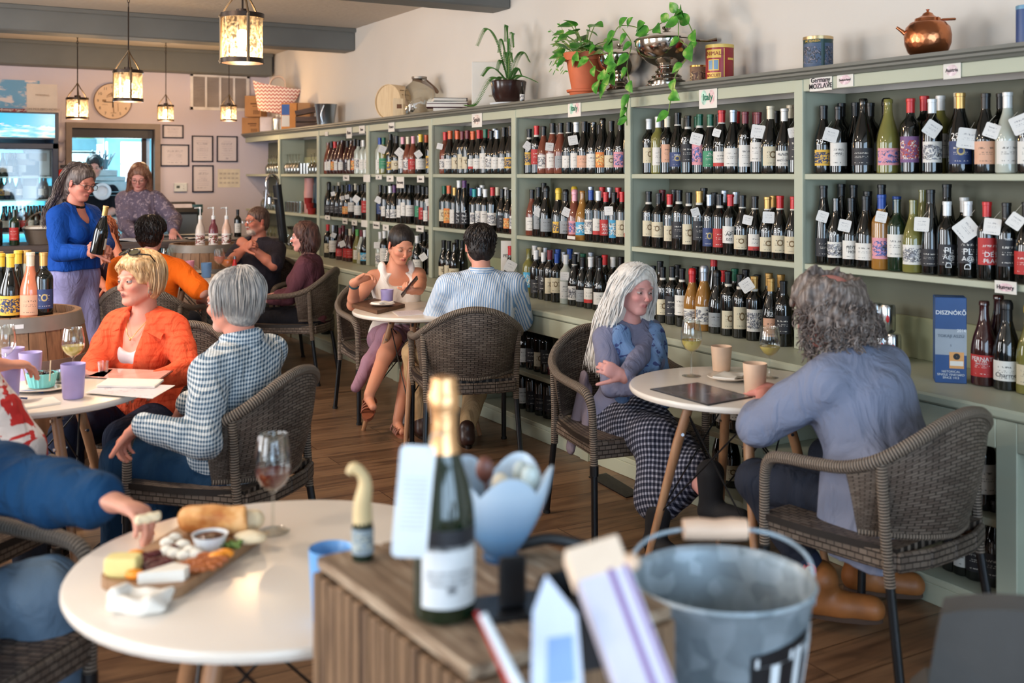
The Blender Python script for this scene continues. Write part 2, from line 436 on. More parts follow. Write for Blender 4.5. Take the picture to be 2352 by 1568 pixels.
for i in range(len(BY)-1):
 y1, y0 = BY[i], BY[i+1]; ym = (y0+y1)/2; L = y1-y0
 tb = thing('shelf_unit', 'sage painted wall shelving, '+BAYN[i], 'shelf unit', (XF, y0, TC), 0, 'sage shelf units along the right wall')
 o_ = np.array((XF, y0, TC))
 def pb(nm, c, d, m=M_sage, bev=.003):
  return MB().box(np.array(c)-o_, d, bev=bev).build(nm, m, tb)
 pb('side_panel', ((XF+XW)/2, y0+.02, (TC+TOPZ)/2), (XW-XF, .04, TOPZ-TC))
 pb('face_post', (XF-.008, y0+.02, (TC+1.975)/2), (.02, .055, 1.975-TC-.002))
 pb('back_panel', (XW-.012, ym, (TC+TOPZ)/2), (.02, L, TOPZ-TC), M_back)
 for z, zz in ((T1, T2), (T2, TC)):
  pb('shelf', ((XF+XW)/2-.012, ym+.02, z-ST/2), (XW-XF-.01, L-.04, ST))
  pb('cleat', ((XF+XW)/2, y0+.046, z-ST-.03), (XW-XF-.06, .016, .05))
 for z in (T1, T2, TC): pb('backboard', (XW-.03, ym, z+.09), (.014, L-.05, .18), M_back2)
 pb('valance', (XF-.004, ym+.02, (TOPZ+1.975)/2), (.018, L-.04, 1.975-TOPZ), bev=.002)
# continuous cornice / top board
b = MB(); y0, y1 = BY[-1], BY[0]
prof = [(XW, 1.975), (XF-.03, 1.975), (XF-.036, 1.985), (XF-.05, 1.990), (XF-.05, 2.000), (XF-.065, 2.006), (XF-.065, 2.02), (XW, 2.02)]
R = np.array([[1, 0, 0], [0, 0, -1], [0, 1, 0]], float)
b.prism([(x, z) for x, z in prof], -y1, -y0, R=R)
tagb(b, 'cornice', M_corn, 'long grey moulded top ledge running along all the wall shelving', 'ledge')
TOPL = 2.02
# counter and lower cabinets
b = MB().box(((XCN+XW)/2, (BY[0]+BY[-1])/2, TC-.018), (XW-XCN, BY[0]-BY[-1], .036), bev=.008)
tagb(b, 'countertop', M_sage, 'long pale sage painted counter board below the wine shelves', 'counter')
for i in range(len(BY)-1):
 y1, y0 = BY[i], BY[i+1]; ym = (y0+y1)/2; L = y1-y0
 tb = thing('base_cabinet', 'open sage base cabinet holding bottles under counter, '+BAYN[i], 'cabinet', (XCN, y0, 0), 0, 'open base cabinets under the counter')
 o_ = np.array((XCN, y0, 0))
 def pb(nm, c, d, m=M_sage, bev=.003): return MB().box(np.array(c)-o_, d, bev=bev).build(nm, m, tb)
 pb('side_panel', ((XCN+XW)/2+.01, y0+.02, .36), (XW-XCN-.02, .04, .72))
 pb('face_post', (XCN+.02, y0+.03, .36), (.022, .08, .724))
 pb('apron', (XCN+.02, ym+.03, .672), (.022, L-.08, .10))
 pb('shelf', ((XCN+XW)/2+.03, ym+.02, .345), (XW-XCN-.06, L-.04, .026))
 pb('shelf', ((XCN+XW)/2+.01, ym+.02, .085), (XW-XCN-.02, L-.04, .026))
 pb('kickboard', (XCN+.03, ym, .036), (.022, L, .072))
 pb('back_panel', (XW-.012, ym, .36), (.02, L, .72), M_back)
# ==== tables and chairs
def cf(r, d):      # camera-floor coordinates (right, depth) -> world xy
 return (VX*d+RX*r, VY*d+RY*r)
def cdir(r, d):    # direction -> rotation about z of a thing whose front is +x
 x, y = VX*d+RX*r, VY*d+RY*r; return math.atan2(y, x)
def weave(name, c1, c2, c3, sx, sy, rough=.55):
 t = NT(name); uv = t.coord('UV', (sx, sy, 1))
 br = t.n('ShaderNodeTexBrick'); br.inputs['Scale'].default_value = 1; br.inputs['Brick Width'].default_value = 2.2
 br.inputs['Row Height'].default_value = 1; br.inputs['Mortar Size'].default_value = .13; br.inputs['Mortar Smooth'].default_value = .6
 br.inputs['Color1'].default_value = lin(c1); br.inputs['Color2'].default_value = lin(c2); br.inputs['Mortar'].default_value = lin(c3)
 t.l(uv, br.inputs['Vector']); no = t.n('ShaderNodeTexNoise'); no.inputs['Scale'].default_value = 5; t.l(t.coord(), no.inputs['Vector'])
 t.base(t.mix(.5, br.outputs['Color'], t.ramp(no.outputs['Fac'], [(.3, (90, 90, 90)), (.7, (190, 190, 190))]), 'OVERLAY'))
 inv = t.math('SUBTRACT', 1.0, br.outputs['Fac']); t.bump(inv, .9, .004); return t.set(rough, spec=.35)
W1, W2, W3 = (128, 114, 102), (98, 84, 74), (38, 31, 27)
M_wback = weave('woven_rattan_back', W1, W2, W3, 44, 34)
M_wseat = weave('woven_rattan_seat', W1, W2, W3, 26, 26)
t = NT('wrapped_rattan_tube'); uv = t.coord('UV', (1, 1, 1))
wv = t.n('ShaderNodeTexWave', bands_direction='Y'); wv.inputs['Scale'].default_value = 34; wv.inputs['Distortion'].default_value = 1.2; wv.inputs['Detail Scale'].default_value = 2
t.l(uv, wv.inputs['Vector']); t.base(t.ramp(wv.outputs['Fac'], [(.05, W3), (.4, (112, 97, 84)), (.9, (150, 134, 118))])); t.bump(wv.outputs['Fac'], .8, .004); M_wtube = t.set(.5)
M_blackmetal = mat('black_metal', (22, 23, 26), .35, .2, var=.1)
M_pad = mat('chair_foot', (18, 18, 18), .6)
def chair_proto():
 root = thing('wicker_armchair', '', 'chair')
 half = [(.265, .268, .325), (.262, .272, .50), (.255, .276, .585), (.225, .283, .632), (.16, .29, .648), (.05, .293, .655), (-.06, .290, .668), (-.16, .268, .705), (-.232, .205, .762), (-.272, .11, .812), (-.285, 0, .832)]
 rim = catmull(half+[(x, -y, z) for x, y, z in half[-2::-1]], 6)
 MB().tube(rim, [.017]*4+[.02]*8+[.019]*8+[.02]*8+[.017]*4, seg=9).build('arm_rail', M_wtube, root)
 # back panel: from rim down to just above the seat, between the rear posts
 rp = catmull([p for p in half[6:]]+[(x, -y, z) for x, y, z in half[-2:5:-1]], 6); rp = np.array(rp)
 def back(u, v):
  i = u*(len(rp)-1); a = int(min(i, len(rp)-2)); p = rp[a]*(1-(i-a))+rp[a+1]*(i-a)
  x, y, z = p; zb = .455+.02*abs(y)/.29
  xb = -.06-.17*(1-(abs(y)/.30)**2.2)-.01; yb = y*.90
  k = v; bulge = -.022*math.sin(PI*k)*(1-(abs(y)/.31)**2)
  return ((x-.002)*(1-k)+xb*k+bulge, y*(1-k)+yb*k, (z-.006)*(1-k)+zb*k)
 MB().slab(back, 36, 14, .009).build('backrest', M_wback, root)
 MB().tube([back(i/24, 1) for i in range(25)], .011, seg=7).build('lower_rail', M_wtube, root)
 # seat: rounded slab with a deep woven apron
 def seat(u, v):
  x = -.20+.47*u; wd = .235+.045*min(1, u*1.6); y = (v*2-1)*wd
  sag = -.014*math.sin(PI*u)*math.cos(PI*(v-.5)); return (x, y, .435+sag)
 MB().slab(seat, 12, 12, .022).build('seat', M_wseat, root)
 b = MB()
 ring = [(.268, -.262), (.268, .262), (-.20, .235), (-.235, .12), (-.24, 0), (-.235, -.12), (-.20, -.235)]
 rg = ring+[ring[0]]
 for a, c in zip(rg[:-1], rg[1:]):
  a = np.array(a); c = np.array(c); L = np.linalg.norm(c-a); th = math.atan2(*(c-a)[::-1]); mid = (a+c)/2
  hh = .075 if abs(th-PI/2) < .3 or mid[0] > .2 else .06
  q = MB().box((0, 0, 0), (L, .02, hh), bev=.006); V = q.v[0] @ rotm(0, 0, th).T+np.array([mid[0], mid[1], .405])
  uvq = np.c_[q.v[0][:, 0]*3+.5, q.v[0][:, 2]*2+.5]; b.add(V, q.f, uvq, 0, False)
 b.build('seat_apron', M_wseat, root)
 for s in (-1, 1):
  o = MB().tube([(.265, .268*s, .34), (.266, .268*s, .30)], .019, seg=9).tube([(.266, .268*s, .32), (.275, .27*s, .012)], .0145, seg=9).build('leg', M_blackmetal, root); o['label'] = 'black metal front leg'
  MB().lathe([(0.001, 0), (.017, 0), (.017, .014), (.001, .014)], (.275, .27*s, 0), 10).build('foot_cap', M_pad, o)
  MB().tube([(-.165, .262*s, .70), (-.17, .25*s, .5), (-.185, .245*s, .33)], .0165, seg=9).build('rear_post', M_wtube, root)
  o = MB().tube([(-.183, .246*s, .35), (-.235, .262*s, .012)], .0145, seg=9).build('leg', M_blackmetal, root); o['label'] = 'black metal rear leg'
  MB().lathe([(0.001, 0), (.017, 0), (.017, .014), (.001, .014)], (-.236, .262*s, 0), 10).build('foot_cap', M_pad, o)
 return root
CHAIRS = [  # right, depth, facing (right, depth), label
 (-.255, 5.93, (-.207, .978), 'brown wicker armchair holding the man in the pale striped shirt, seen from behind'),
 (.49, 4.77, (.375, -.927), 'brown wicker armchair in which the woman with long white hair sits'),
 (1.20, 3.44, (-.60, .80), 'brown wicker armchair with broad back, under the curly haired man at right'),
 (-.83, 6.97, (.45, -.89), 'brown wicker armchair holding the woman in the white top'),
 (-1.62, 8.1, (-.99, .12), 'brown wicker armchair holding the young woman in the maroon top'),
 (-2.42, 7.15, (.06, 1), 'brown wicker armchair of the man in the orange shirt'),
 (-2.10, 8.92, (-.35, -.94), 'brown wicker armchair of the bearded man with clasped hands'),
 (-1.60, 4.83, (-.25, -.97), 'brown wicker armchair of the blonde woman in the coral cardigan'),
 (-1.045, 4.0, (-.95, .316), 'brown wicker armchair of the grey haired man in the gingham shirt'),
 (-1.79, 3.25, (.2, .98), 'brown wicker armchair at left edge, arm rail under a patterned sleeve'),
 (-1.36, 2.42, (.95, -.30), 'brown wicker armchair in the bottom left corner of the picture'),
]
_cp = chair_proto()
for i, (r, d, f, lb) in enumerate(CHAIRS):
 c = _cp if i == 0 else copy_tree(_cp)
 x, y = cf(r, d); c.location = (x, y, 0); c.rotation_euler = (0, 0, cdir(*f)); c['label'] = lb; c['group'] = 'wicker armchairs around the tables'
M_white = mat('white_laminate', (232, 222, 210), .22, var=.03, vs=2, spec=.5)
M_edge = mat('table_edge', (205, 205, 208), .4, var=.03)
M_beech = wood('beech_leg', (186, 142, 104), (164, 116, 80), 2.5, 2, .4)
M_chrome = mat('chrome_bolt', (210, 210, 215), .15, 1)
def table_proto():
 root = thing('round_table', '', 'table')
 R_ = .41
 MB().lathe([(.001, .712), (R_-.02, .712), (R_-.004, .718), (R_, .726), (R_, .733), (R_-.004, .739), (R_-.012, .7405), (.001, .7405)], seg=64).build('tabletop', M_white, root)
 b = MB()
 for k in range(4):
  a = PI/4+k*PI/2; ca, sa = math.cos(a), math.sin(a)
  lg = MB().tube([(ca*.17, sa*.17, .70), (ca*.225, sa*.225, .52), (ca*.36, sa*.36, .0)], [.0185, .0195, .0125], seg=12).build('leg', M_beech, root)
  q = MB()
  for rr, z in ((.185, .655), (.21, .555)):
   e = np.array([-sa, ca, 0]); p = np.array([ca*rr, sa*rr, z]); q.tube([p-e*.024, p+e*.024], .0065, seg=8)
  q.build('bolt', M_chrome, lg)
  e = np.array([-sa, ca, 0])
  b.box((ca*.16, sa*.16, .69), (.09, .012, .05), R=rotm(0, 0, a))
  a2 = a+PI/2; b.tube([(ca*.19, sa*.19, .64), (math.cos(a2)*.30, math.sin(a2)*.30, .24)], .0035, seg=5)
  a2 = a-PI/2; b.tube([(ca*.19, sa*.19, .64), (math.cos(a2)*.30, math.sin(a2)*.30, .24)], .0035, seg=5)
 b.box((0, 0, .706), (.30, .05, .012)).box((0, 0, .706), (.05, .30, .012))
 b.build('wire_brace', M_blackmetal, root)
 return root
TABLES = [(.862, 4.10, PI/4, 'round white table at right between the white haired woman and the curly haired man'),
   (-.545, 6.40, .62, 'round white table between the woman on her phone and the man in stripes'),
   (-1.80, 4.00, .1, 'round white table with the purple cups at the left edge'),
   (-.483, 2.235, .35, 'round white table carrying the charcuterie board, nearest to the camera'),
   (-2.42, 8.28, .3, 'round white table with pink and blue cups, by the bearded man')]
_tp = table_proto(); TB = []
for i, (r, d, a, lb) in enumerate(TABLES):
 c = _tp if i == 0 else copy_tree(_tp)
 x, y = cf(r, d); c.location = (x, y, 0); c.rotation_euler = (0, 0, a-YAW); c['label'] = lb; c['group'] = 'round white tables with wooden legs'
 if i == 3: c.scale = (1.045, 1.045, 1.0)
TZ = .7405
# ==== bottles
GL = {'k': mat('dark_bottle_glass', (14, 16, 14), .06, spec=.8, var=.1), 'g': mat('green_bottle_glass', (22, 44, 26), .06, spec=.8), 'y': mat('olive_bottle_glass', (122, 118, 60), .06, spec=.7),
  'o': mat('amber_wine_glass', (158, 110, 48), .06, spec=.7), 'p': mat('rose_wine_glass', (120, 64, 48), .06, spec=.7), 'q': mat('pale_rose_glass', (206, 124, 92), .06, spec=.7), 'c': mat('clear_bottle_glass', (185, 190, 178), .05, spec=.7),
  'r': mat('ruby_bottle_glass', (60, 28, 26), .06, spec=.7)}
GLN = {'k': 'dark', 'g': 'green', 'y': 'pale olive', 'o': 'amber', 'p': 'rose', 'q': 'pale rose', 'c': 'clear', 'r': 'ruby'}
CAPC = {'k': ('black', (20, 20, 22)), 'r': ('red', (196, 38, 40)), 'w': ('white', (228, 228, 226)), 'g': ('green', (20, 92, 66)), 'b': ('blue', (28, 68, 150)), 'o': ('orange', (214, 96, 48)),
  'y': ('yellow', (226, 190, 60)), 'p': ('pink', (226, 160, 172)), 's': ('silver', (170, 176, 184)), 'c': ('cream', (214, 204, 180)), 'm': ('maroon', (110, 34, 44)), 't': ('teal', (40, 150, 150)),
  'd': ('gold', (200, 158, 92)), 'v': ('purple', (86, 40, 96)), 'G': ('bright green', (96, 170, 90)), 'n': ('bare', None)}
CM = {k_: mat('capsule_'+v_[0].replace(' ', '_'), v_[1], .32, .6 if k_ in 'sd' else .1, var=.05) for k_, v_ in CAPC.items() if v_[1]}
M_dic = mat('pale_neck_band', (215, 210, 198), .5)
def prof_bottle(kind):
 if kind == 'B': return [(.001, .0), (.033, 0), (.0375, .004), (.038, .01), (.038, .185), (.036, .200), (.029, .214), (.019, .226), (.0155, .238), (.0145, .25), (.0145, .292), (.0165, .293), (.0165, .300), (.014, .302), (.001, .302)]
 if kind == 'U': return [(.001, .0), (.035, 0), (.040, .004), (.041, .01), (.041, .125), (.0395, .145), (.034, .170), (.026, .198), (.019, .222), (.0155, .243), (.0148, .285), (.0165, .286), (.0165, .296), (.014, .298), (.001, .298)]
 if kind == 'H': return [(.001, .0), (.038, 0), (.0435, .004), (.044, .012), (.044, .125), (.042, .150), (.036, .180), (.026, .212), (.019, .24), (.016, .262), (.0155, .292), (.0175, .294), (.0175, .306), (.015, .310), (.001, .310)]
 return [(.001, .0), (.031, 0), (.0355, .004), (.036, .01), (.036, .120), (.0345, .16), (.030, .20), (.023, .245), (.017, .285), (.0145, .31), (.0145, .335), (.016, .336), (.016, .344), (.001, .345)]
BP = {k_: prof_bottle(k_) for k_ in 'BUHF'}
BR = {'B': .038, 'U': .041, 'H': .044, 'F': .036}; BH = {'B': .302, 'U': .298, 'H': .310, 'F': .345}
_bm = {}
def bottle_mesh(kind, glass):
 if (kind, glass) not in _bm:
  o = MB().lathe(BP[kind], seg=20).build('wine_bottle', GL[glass]); _bm[(kind, glass)] = o.data; bpy.data.objects.remove(o)
 return _bm[(kind, glass)]
def cap_mesh(kind, cc, band=False):
 key = ('cap', kind, cc, band)
 if key not in _bm:
  h = BH[kind]; b = MB()
  if kind == 'H': pr = [(.0195, h-.085), (.0180, h-.05), (.0178, h-.028), (.0205, h-.026), (.0205, h-.012), (.019, h-.002), (.014, h+.006), (.001, h+.008)]
  else: pr = [(.0160, h-.056), (.0160, h-.012), (.0176, h-.011), (.0176, h+.001), (.016, h+.0025), (.001, h+.003)]
  b.lathe(pr, seg=16)
  if band: b.lathe([(.0168, h-.070), (.0168, h-.056)], seg=16, m=1)
  o = b.build('capsule', [CM[cc], M_dic]); _bm[key] = o.data; bpy.data.objects.remove(o)
 return _bm[key]
def labelmat(name, bgc, style, fg=(60, 55, 50), ac=(180, 60, 40)):
 t = NT(name); uv = t.coord('UV'); sx = t.n('ShaderNodeSeparateXYZ'); t.l(uv, sx.inputs[0]); U, V_ = sx.outputs[0], sx.outputs[1]
 oi = t.n('ShaderNodeObjectInfo'); rnd = oi.outputs['Random']
 col = lin(bgc); f = None
 def band(a, b_, ch=None):     # 1 inside a..b of V
  ch = V_ if ch is None else ch
  return t.math('MULTIPLY', t.math('GREATER_THAN', ch, a), t.math('LESS_THAN', ch, b_))
 if style in ('text', 'crest', 'art', 'band'):
  ns = t.n('ShaderNodeTexNoise', noise_dimensions='4D'); ns.inputs['Scale'].default_value = 26; mp = t.n('ShaderNodeMapping'); mp.inputs['Scale'].default_value = (1, .35, 1); t.l(uv, mp.inputs[0])
  t.l(mp.outputs[0], ns.inputs['Vector']); t.l(t.math('MULTIPLY', rnd, 40), ns.inputs['W'])
  words = t.math('GREATER_THAN', ns.outputs['Fac'], .52)
  rows = t.math('MAXIMUM', band(.66, .74), t.math('MAXIMUM', band(.5, .53), t.math('MAXIMUM', band(.42, .45), band(.12, .16))))
  inx = band(.22, .78, U); f = t.math('MULTIPLY', t.math('MULTIPLY', words, rows), inx)
  out = t.mix(t.math('MULTIPLY', f, .8), col, lin(fg))
  if style == 'crest':
   vd = t.n('ShaderNodeVectorMath', operation='DISTANCE'); mp2 = t.n('ShaderNodeMapping'); mp2.inputs['Scale'].default_value = (1, .8, 0); t.l(uv, mp2.inputs[0]); t.l(mp2.outputs[0], vd.inputs[0]); vd.inputs[1].default_value = (.5, .46, 0)
   out = t.mix(t.math('LESS_THAN', vd.outputs['Value'], .15), out, lin(ac))
   out = t.mix(t.math('LESS_THAN', vd.outputs['Value'], .09), out, col)
  if style == 'band': out = t.mix(t.math('LESS_THAN', V_, .24), out, lin(ac))
  if style == 'art':
   n3 = t.n('ShaderNodeTexNoise', noise_dimensions='4D'); n3.inputs['Scale'].default_value = 4.5; n3.inputs['Distortion'].default_value = 1.5; t.l(uv, n3.inputs['Vector']); t.l(t.math('MULTIPLY', rnd, 30), n3.inputs['W'])
   bl = t.ramp(n3.outputs['Fac'], [(.40, bgc), (.47, ac), (.56, fg), (.62, bgc)], 'CONSTANT')
   out = t.mix(band(.15, .85), out, bl)
  t.base(out)
 else: t.base(col)
 return t.set(.55)
LM = {'W': ('white', (226, 222, 214), 'text'), 'C': ('cream', (214, 202, 172), 'crest'), 'K': ('black', (34, 34, 40), 'text'), 'R': ('red', (184, 44, 42), 'text'), 'O': ('orange', (222, 128, 54), 'art'),
  'Y': ('yellow', (226, 180, 64), 'art'), 'B': ('blue', (44, 62, 110), 'crest'), 'P': ('pink', (222, 150, 160), 'art'), 'V': ('violet', (120, 84, 130), 'art'), 'G': ('green', (56, 140, 100), 'text'),
  'S': ('grey', (150, 154, 156), 'text'), 'D': ('white and red', (224, 218, 208), 'band'), 'A': ('illustrated white', (226, 222, 214), 'art'), 'H': ('peach', (222, 170, 140), 'text'), 'L': ('sky blue', (70, 164, 206), 'art')}
LMAT = {}
for k_, (nm, bgc, st) in LM.items():
 fg = (225, 220, 210) if k_ in 'KRBVG' else (52, 48, 46)
 LMAT[k_] = labelmat('label_'+nm.replace(' ', '_'), bgc, st, fg, {'C': (120, 96, 60), 'D': (190, 50, 44), 'A': (140, 142, 150), 'B': (190, 170, 110), 'O': (240, 200, 120), 'Y': (40, 60, 110), 'P': (90, 110, 180), 'L': (235, 235, 225)}.get(k_, (180, 60, 40)))
def label_mesh(kind, lc, h, z0):
 key = ('lab', kind, lc, h, z0)
 if key not in _bm:
  r = BR[kind]+.0009; b = MB()
  def fn(u, v):
   q = (u-.5)*2.2; return (r*math.cos(q), r*math.sin(q), z0+h*v)
  b.grid(fn, 12, 1); o = b.build('label', LMAT[lc]); _bm[key] = o.data; bpy.data.objects.remove(o)
 return _bm[key]
BOTTLES = []
def bottle(loc, kind, glass, cap, lab, label, group, rz=None, band=False, s=1.0, cat='wine bottle', lettering=None, lh=None, name='wine_bottle'):
 o = bpy.data.objects.new(name, bottle_mesh(kind, glass)); C.objects.link(o)
 o.location = loc; o.scale = (s*1.05, s*1.05, s)
 if rz is None: rz = math.atan2(-loc[1], -loc[0])+RNG.uniform(-.25, .25)
 o.rotation_euler = (0, 0, rz); tag(o, label, cat, group)
 if cap in CM:
  c = bpy.data.objects.new('capsule', cap_mesh(kind, cap, band)); link(c, o)
 if lab in LMAT:
  if lh is None: lh = RNG.choice([.085, .095, .105]) if kind == 'B' else RNG.choice([.07, .08, .085])
  z0 = .035 if kind != 'B' else RNG.choice([.035, .045, .06]); z0 = round(z0, 3)
  c = bpy.data.objects.new('label', label_mesh(kind, lab, lh, z0)); link(c, o)
  if lettering:
   b = MB(); r = BR[kind]+.0016
   for txt, size, zz, rot in lettering:
    def wrap(p, size=size, zz=zz, rot=rot):
     x, y = (p[0], p[1]) if not rot else (-p[1], p[0])
     q = x/r; rr = r+p[2]*.5; return (rr*math.cos(q), rr*math.sin(q), zz+y)
    text_mesh(b, txt, size, wrap)
   col_ = 'w' if lab in 'KBRVG' else 'k'
   if b.n: b.build('lettering', CM[col_], c)
 elif lettering:
  b = MB(); r = BR[kind]+.001
  for txt, size, zz, rot in lettering:
   def wrap(p, size=size, zz=zz, rot=rot):
    x, y = (p[0], p[1]) if not rot else (-p[1], p[0])
    q = x/r; rr = r+p[2]*.5; return (rr*math.cos(q), rr*math.sin(q), zz+y)
   text_mesh(b, txt, size, wrap)
  b.build('lettering', CM['w'], o)
 BOTTLES.append(o); return o
def price_mark(o, kind, txt):
 key = ('price', kind, txt)
 if key not in _bm:
  b = MB(); z = .138 if kind in 'UH' else .178; r = np.interp(z, [q[1] for q in BP[kind]], [q[0] for q in BP[kind]])+.0015
  def wrap(p): a = -.35+p[0]/r; return ((r+p[2]*.5)*math.cos(a), (r+p[2]*.5)*math.sin(a), z+p[1])
  text_mesh(b, txt, .032, wrap); q = b.build('price_mark', CM['w']); _bm[key] = q.data; bpy.data.objects.remove(q)
 link(bpy.data.objects.new('price_mark', _bm[key]), o)
ORD = ['first', 'second', 'third', 'fourth', 'fifth', 'sixth', 'seventh', 'eighth', 'ninth', 'tenth', 'eleventh', 'twelfth', 'thirteenth', 'fourteenth', 'fifteenth', 'sixteenth', 'seventeenth', 'eighteenth', 'nineteenth', 'twentieth']
LETTER = {'HIKA': [('HIKA', .04, .09, True)], '8': [('8', .035, .13, False)], '20': [('20', .035, .13, False)], 'PLAD': [('PL', .036, .105, False), ('A@', .026, .078, False), ('D.', .034, .05, True)],
   'ALPINA': [('66 ALPINA', .014, .09, False), ('PINOT GRIGIO', .011, .06, False)], 'MEYER': [('MEYER', .017, .085, False), ('HOF', .017, .066, False)], 'AGL': [('AGLI', .019, .10, False), ('ANI', .019, .08, False), ('CO', .019, .06, False)],
   'AP': [('AP', .028, .105, False), ('ISM', .02, .08, False)], 'FILA': [('FILA', .014, .10, False)], 'SOLIN': [('SOLIN', .016, .05, False)], 'DEPLA': [('DE', .028, .10, False), ('PLA', .024, .075, False)], 'NADA': [('NADA', .014, .04, False)],
   'PERNAT': [('PERNAT', .021, .10, False), ('VINO ROSSO', .007, .083, False)], 'CHARME': [('Charme', .022, .055, False)], 'MAS': [('MAS', .014, .09, False)], 'NIER': [('NIER', .012, .165, False)], 'VAL': [('ALAS', .02, .105, False)], 'CHS': [('&S', .03, .08, False)]}
# token: u kind glass cap label [*band] [~letters]; '^' = behind the front row
SHELF = {
 (7, 1): "1884UkkY 1893Bkkn^ 1921BkkW~MAS 1937Ukkn^ 1957Bkkn^ 1983HknK 2007Hkkn^ 2039HynP 2090BkrV 2125Bkrn^ 2141BkwA 2168BywW^ 2190Ukcn^ 2205UkdB 2262UkkH 2299BkkK^ 2321UcwW 2356UkkW",
 (7, 2): "1881FkkK 1885Fkkn^ 1910UknA 1925Fkkn^ 1944UkkW~MEYER 1962Bkkn^ 1974UkkW 1986Fkkn^ 2003BobP 2030BkbK^ 2050BgnW 2088UynA 2118Fynn^ 2127FkkK 2163BkwK~PLAD 2184Fkkn^ 2203BkwK^ 2222BkwK~PLAD 2272BkrR~DEPLA 2317BkkK~NIER 2345UkkR",
 (7, 3): "2275HrnR~PERNAT 2292Hrnn^ 2312HkkW~CHARME 2348HyyC~CHS",
 (6, 1): "1494BkwC 1512BywW 1530BkcH 1505Bkkn^ 1552UkkB*~MAS 1580BkkK* 1606BkgP* 1566Bkcn^ 1634UkgG*~FILA 1658UkrD* 1676UksW 1711BkmW 1690Bkrn^ 1735Bkmn^ 1746BkmW 1768UkcC 1798UkwW~ALPINA 1783Bkkn^ 1815Ukcn^ 1828BkkK 1600Bkgn^ 1650Bkkn^",
 (6, 2): "1489BkkC* 1513BkkC 1500Bkmn^ 1539BkrC* 1548Bkkn^ 1567BkkK* 1580BkkC* 1602BkdK* 1615Bkkn^ 1630BksB 1642Bkkn^ 1655BkkR* 1662Bksn^ 1674BkrW~AP 1702UkkC* 1690Bksn^ 1730UkkD*~NADA 1761UkdC* 1790UkrC* 1821UkrC* 1775Bkdn^",
 (6, 3): "1503BkkW* 1527BkkC* 1545BkkK* 1566BkkW* 1515Bkkn^ 1555Bkkn^ 1585HorA 1597Bkkn^ 1613HosA 1643HkkS 1640Fkrn^ 1669BkkC* 1700BkkC* 1672Bkrn^ 1713Bkkn^ 1732BkdA* 1690Bkgn^ 1728Bkkn^ 1772UkdH 1765Bkdn^ 1796BkkK 1790Bkdn^",
 (5, 1): "1214BkkY* 1231BkrR* 1222Bkkn^ 1247UpkA 1269UpkW* 1281BpkR^ 1293UpkS* 1305UkkW* 1318UkwW 1313Ukkn^ 1338UkkH 1349Bkkn^ 1366UknW* 1383HknO 1377Bkkn^ 1403UkkC 1423UkkP 1449BkkK 1434Bkkn^",
 (5, 2): "1222UpkW 1236BkkS 1254HkkS 1245Fkkn^ 1283HkyY 1302HkkS~SOLIN 1321HppP 1337HonL 1318Hoyn^ 1357BksW^ 1361BkbA 1375BkwD 1390BkrR~AGL 1383Bkrn^ 1407BkkL 1400Bksn^ 1428BkrC 1420Bkrn^ 1448BkrD~VAL 1440Bkkn^",
 (5, 3): "1214BynL 1223Bkwn^ 1231BkwK~8 1248BkwK~20 1240Bkcn^ 1262BkmC 1260Bksn^ 1279BkbC 1275Bksn^ 1285Bkbn^ 1300BcwW 1302Bksn^ 1319UkkA* 1311Bkbn^ 1325Bkwn^ 1336UkkS 1348Ukgn^ 1356UkwD 1354Bksn^ 1376UkkW 1367Bkkn^ 1385BkrW^ 1390Bkwn^ 1400Ukkn^ 1412Bkrn^",
 (4, 1): "1022UprA 1032UkoW 1044UkmC^ 1053UkoC 1062BkmC 1071BkmC 1085UkoD 1097UkrW 1079Ukon^ 1114BkgW 1106Bkrn^ 1121Bkrn^ 1127UkkA 1142UksW 1136Uksn^ 1157UkkW~MAS 1172UkkY 1165Ukkn^ 1186BkkW",
 (4, 2): "1019BkgC 1031BkoO 1044BkdW 1053FkwK~HIKA 1066FkvK~HIKA 1074Bkkn^ 1081Bkbn^ 1088BktA 1101BksA 1113BkwW 1095Bkkn^ 1106Bkwn^ 1131BkrA 1142Bkcn^ 1152UkkK 1161Ucwn^ 1169UkkO 1182UrcA 1176Ucwn^",
 (4, 3): "1019UkkC 1030UkkC 1043UknC 1050Ukkn^ 1061Ukkn^ 1174UkrK",
 (3, 1): "872BcbW 880BygG 876Bybn^ 896FkkY 904Bkkn^ 910UkkC 924BkpW 921Bcnn^ 937UpcA 949UppR 962Bksn^ 966UkyW 978Ukon^ 988BkkY",
 (3, 2): "873BkkB 884BkkW 879Bkkn^ 896UkwA 905UkvA 900Bkkn^ 915Bkkn^ 922BkkW 931BkkW 940BkkW 947Bkkn^ 955Bkkn^ 963BkkG 972BkkR 983BkkW 990BkkR 979Bkkn^",
 (3, 3): "873UcwA 883BkwW 893Bcwn^ 958UkwW 966Ukkn^ 975Bkkn^ 984Bkkn^",
 (2, 1): "751UpnW 760UrkW 757Urmn^ 770UrrO 777UrnW 783UrnW 789Urnn^ 797UrkK 806UrnW 814UrkO 822BckA 829Bkwn^ 834BcwW 843BckW",
 (2, 2): "755HkkK 765UkkK 770Ukcn^ 775UkkK 781Ukkn^ 786UkkK 796UkkO 803Ukbn^ 808BkkW 816Ukcn^ 822BkkW 832Ukkn^ 839BkkR 846Ukkn^",
 (2, 3): "752BkrC 764BksW 772Bkkn^ 781UrmR 788Urmn^ 795UrkR 803UrcR 811Urnn^ 820UyGW 829UcmC 838UkwL",
}
GRAM = {'k': 'black', 'n': 'bare'}
def ordn(i): return ORD[i] if i < len(ORD) else 'last'
BAYS = {7: 'Austria bay', 6: 'right Italy bay', 5: 'left Italy bay', 4: 'Spain bay', 3: 'phone woman bay', 2: 'rose bottle bay'}
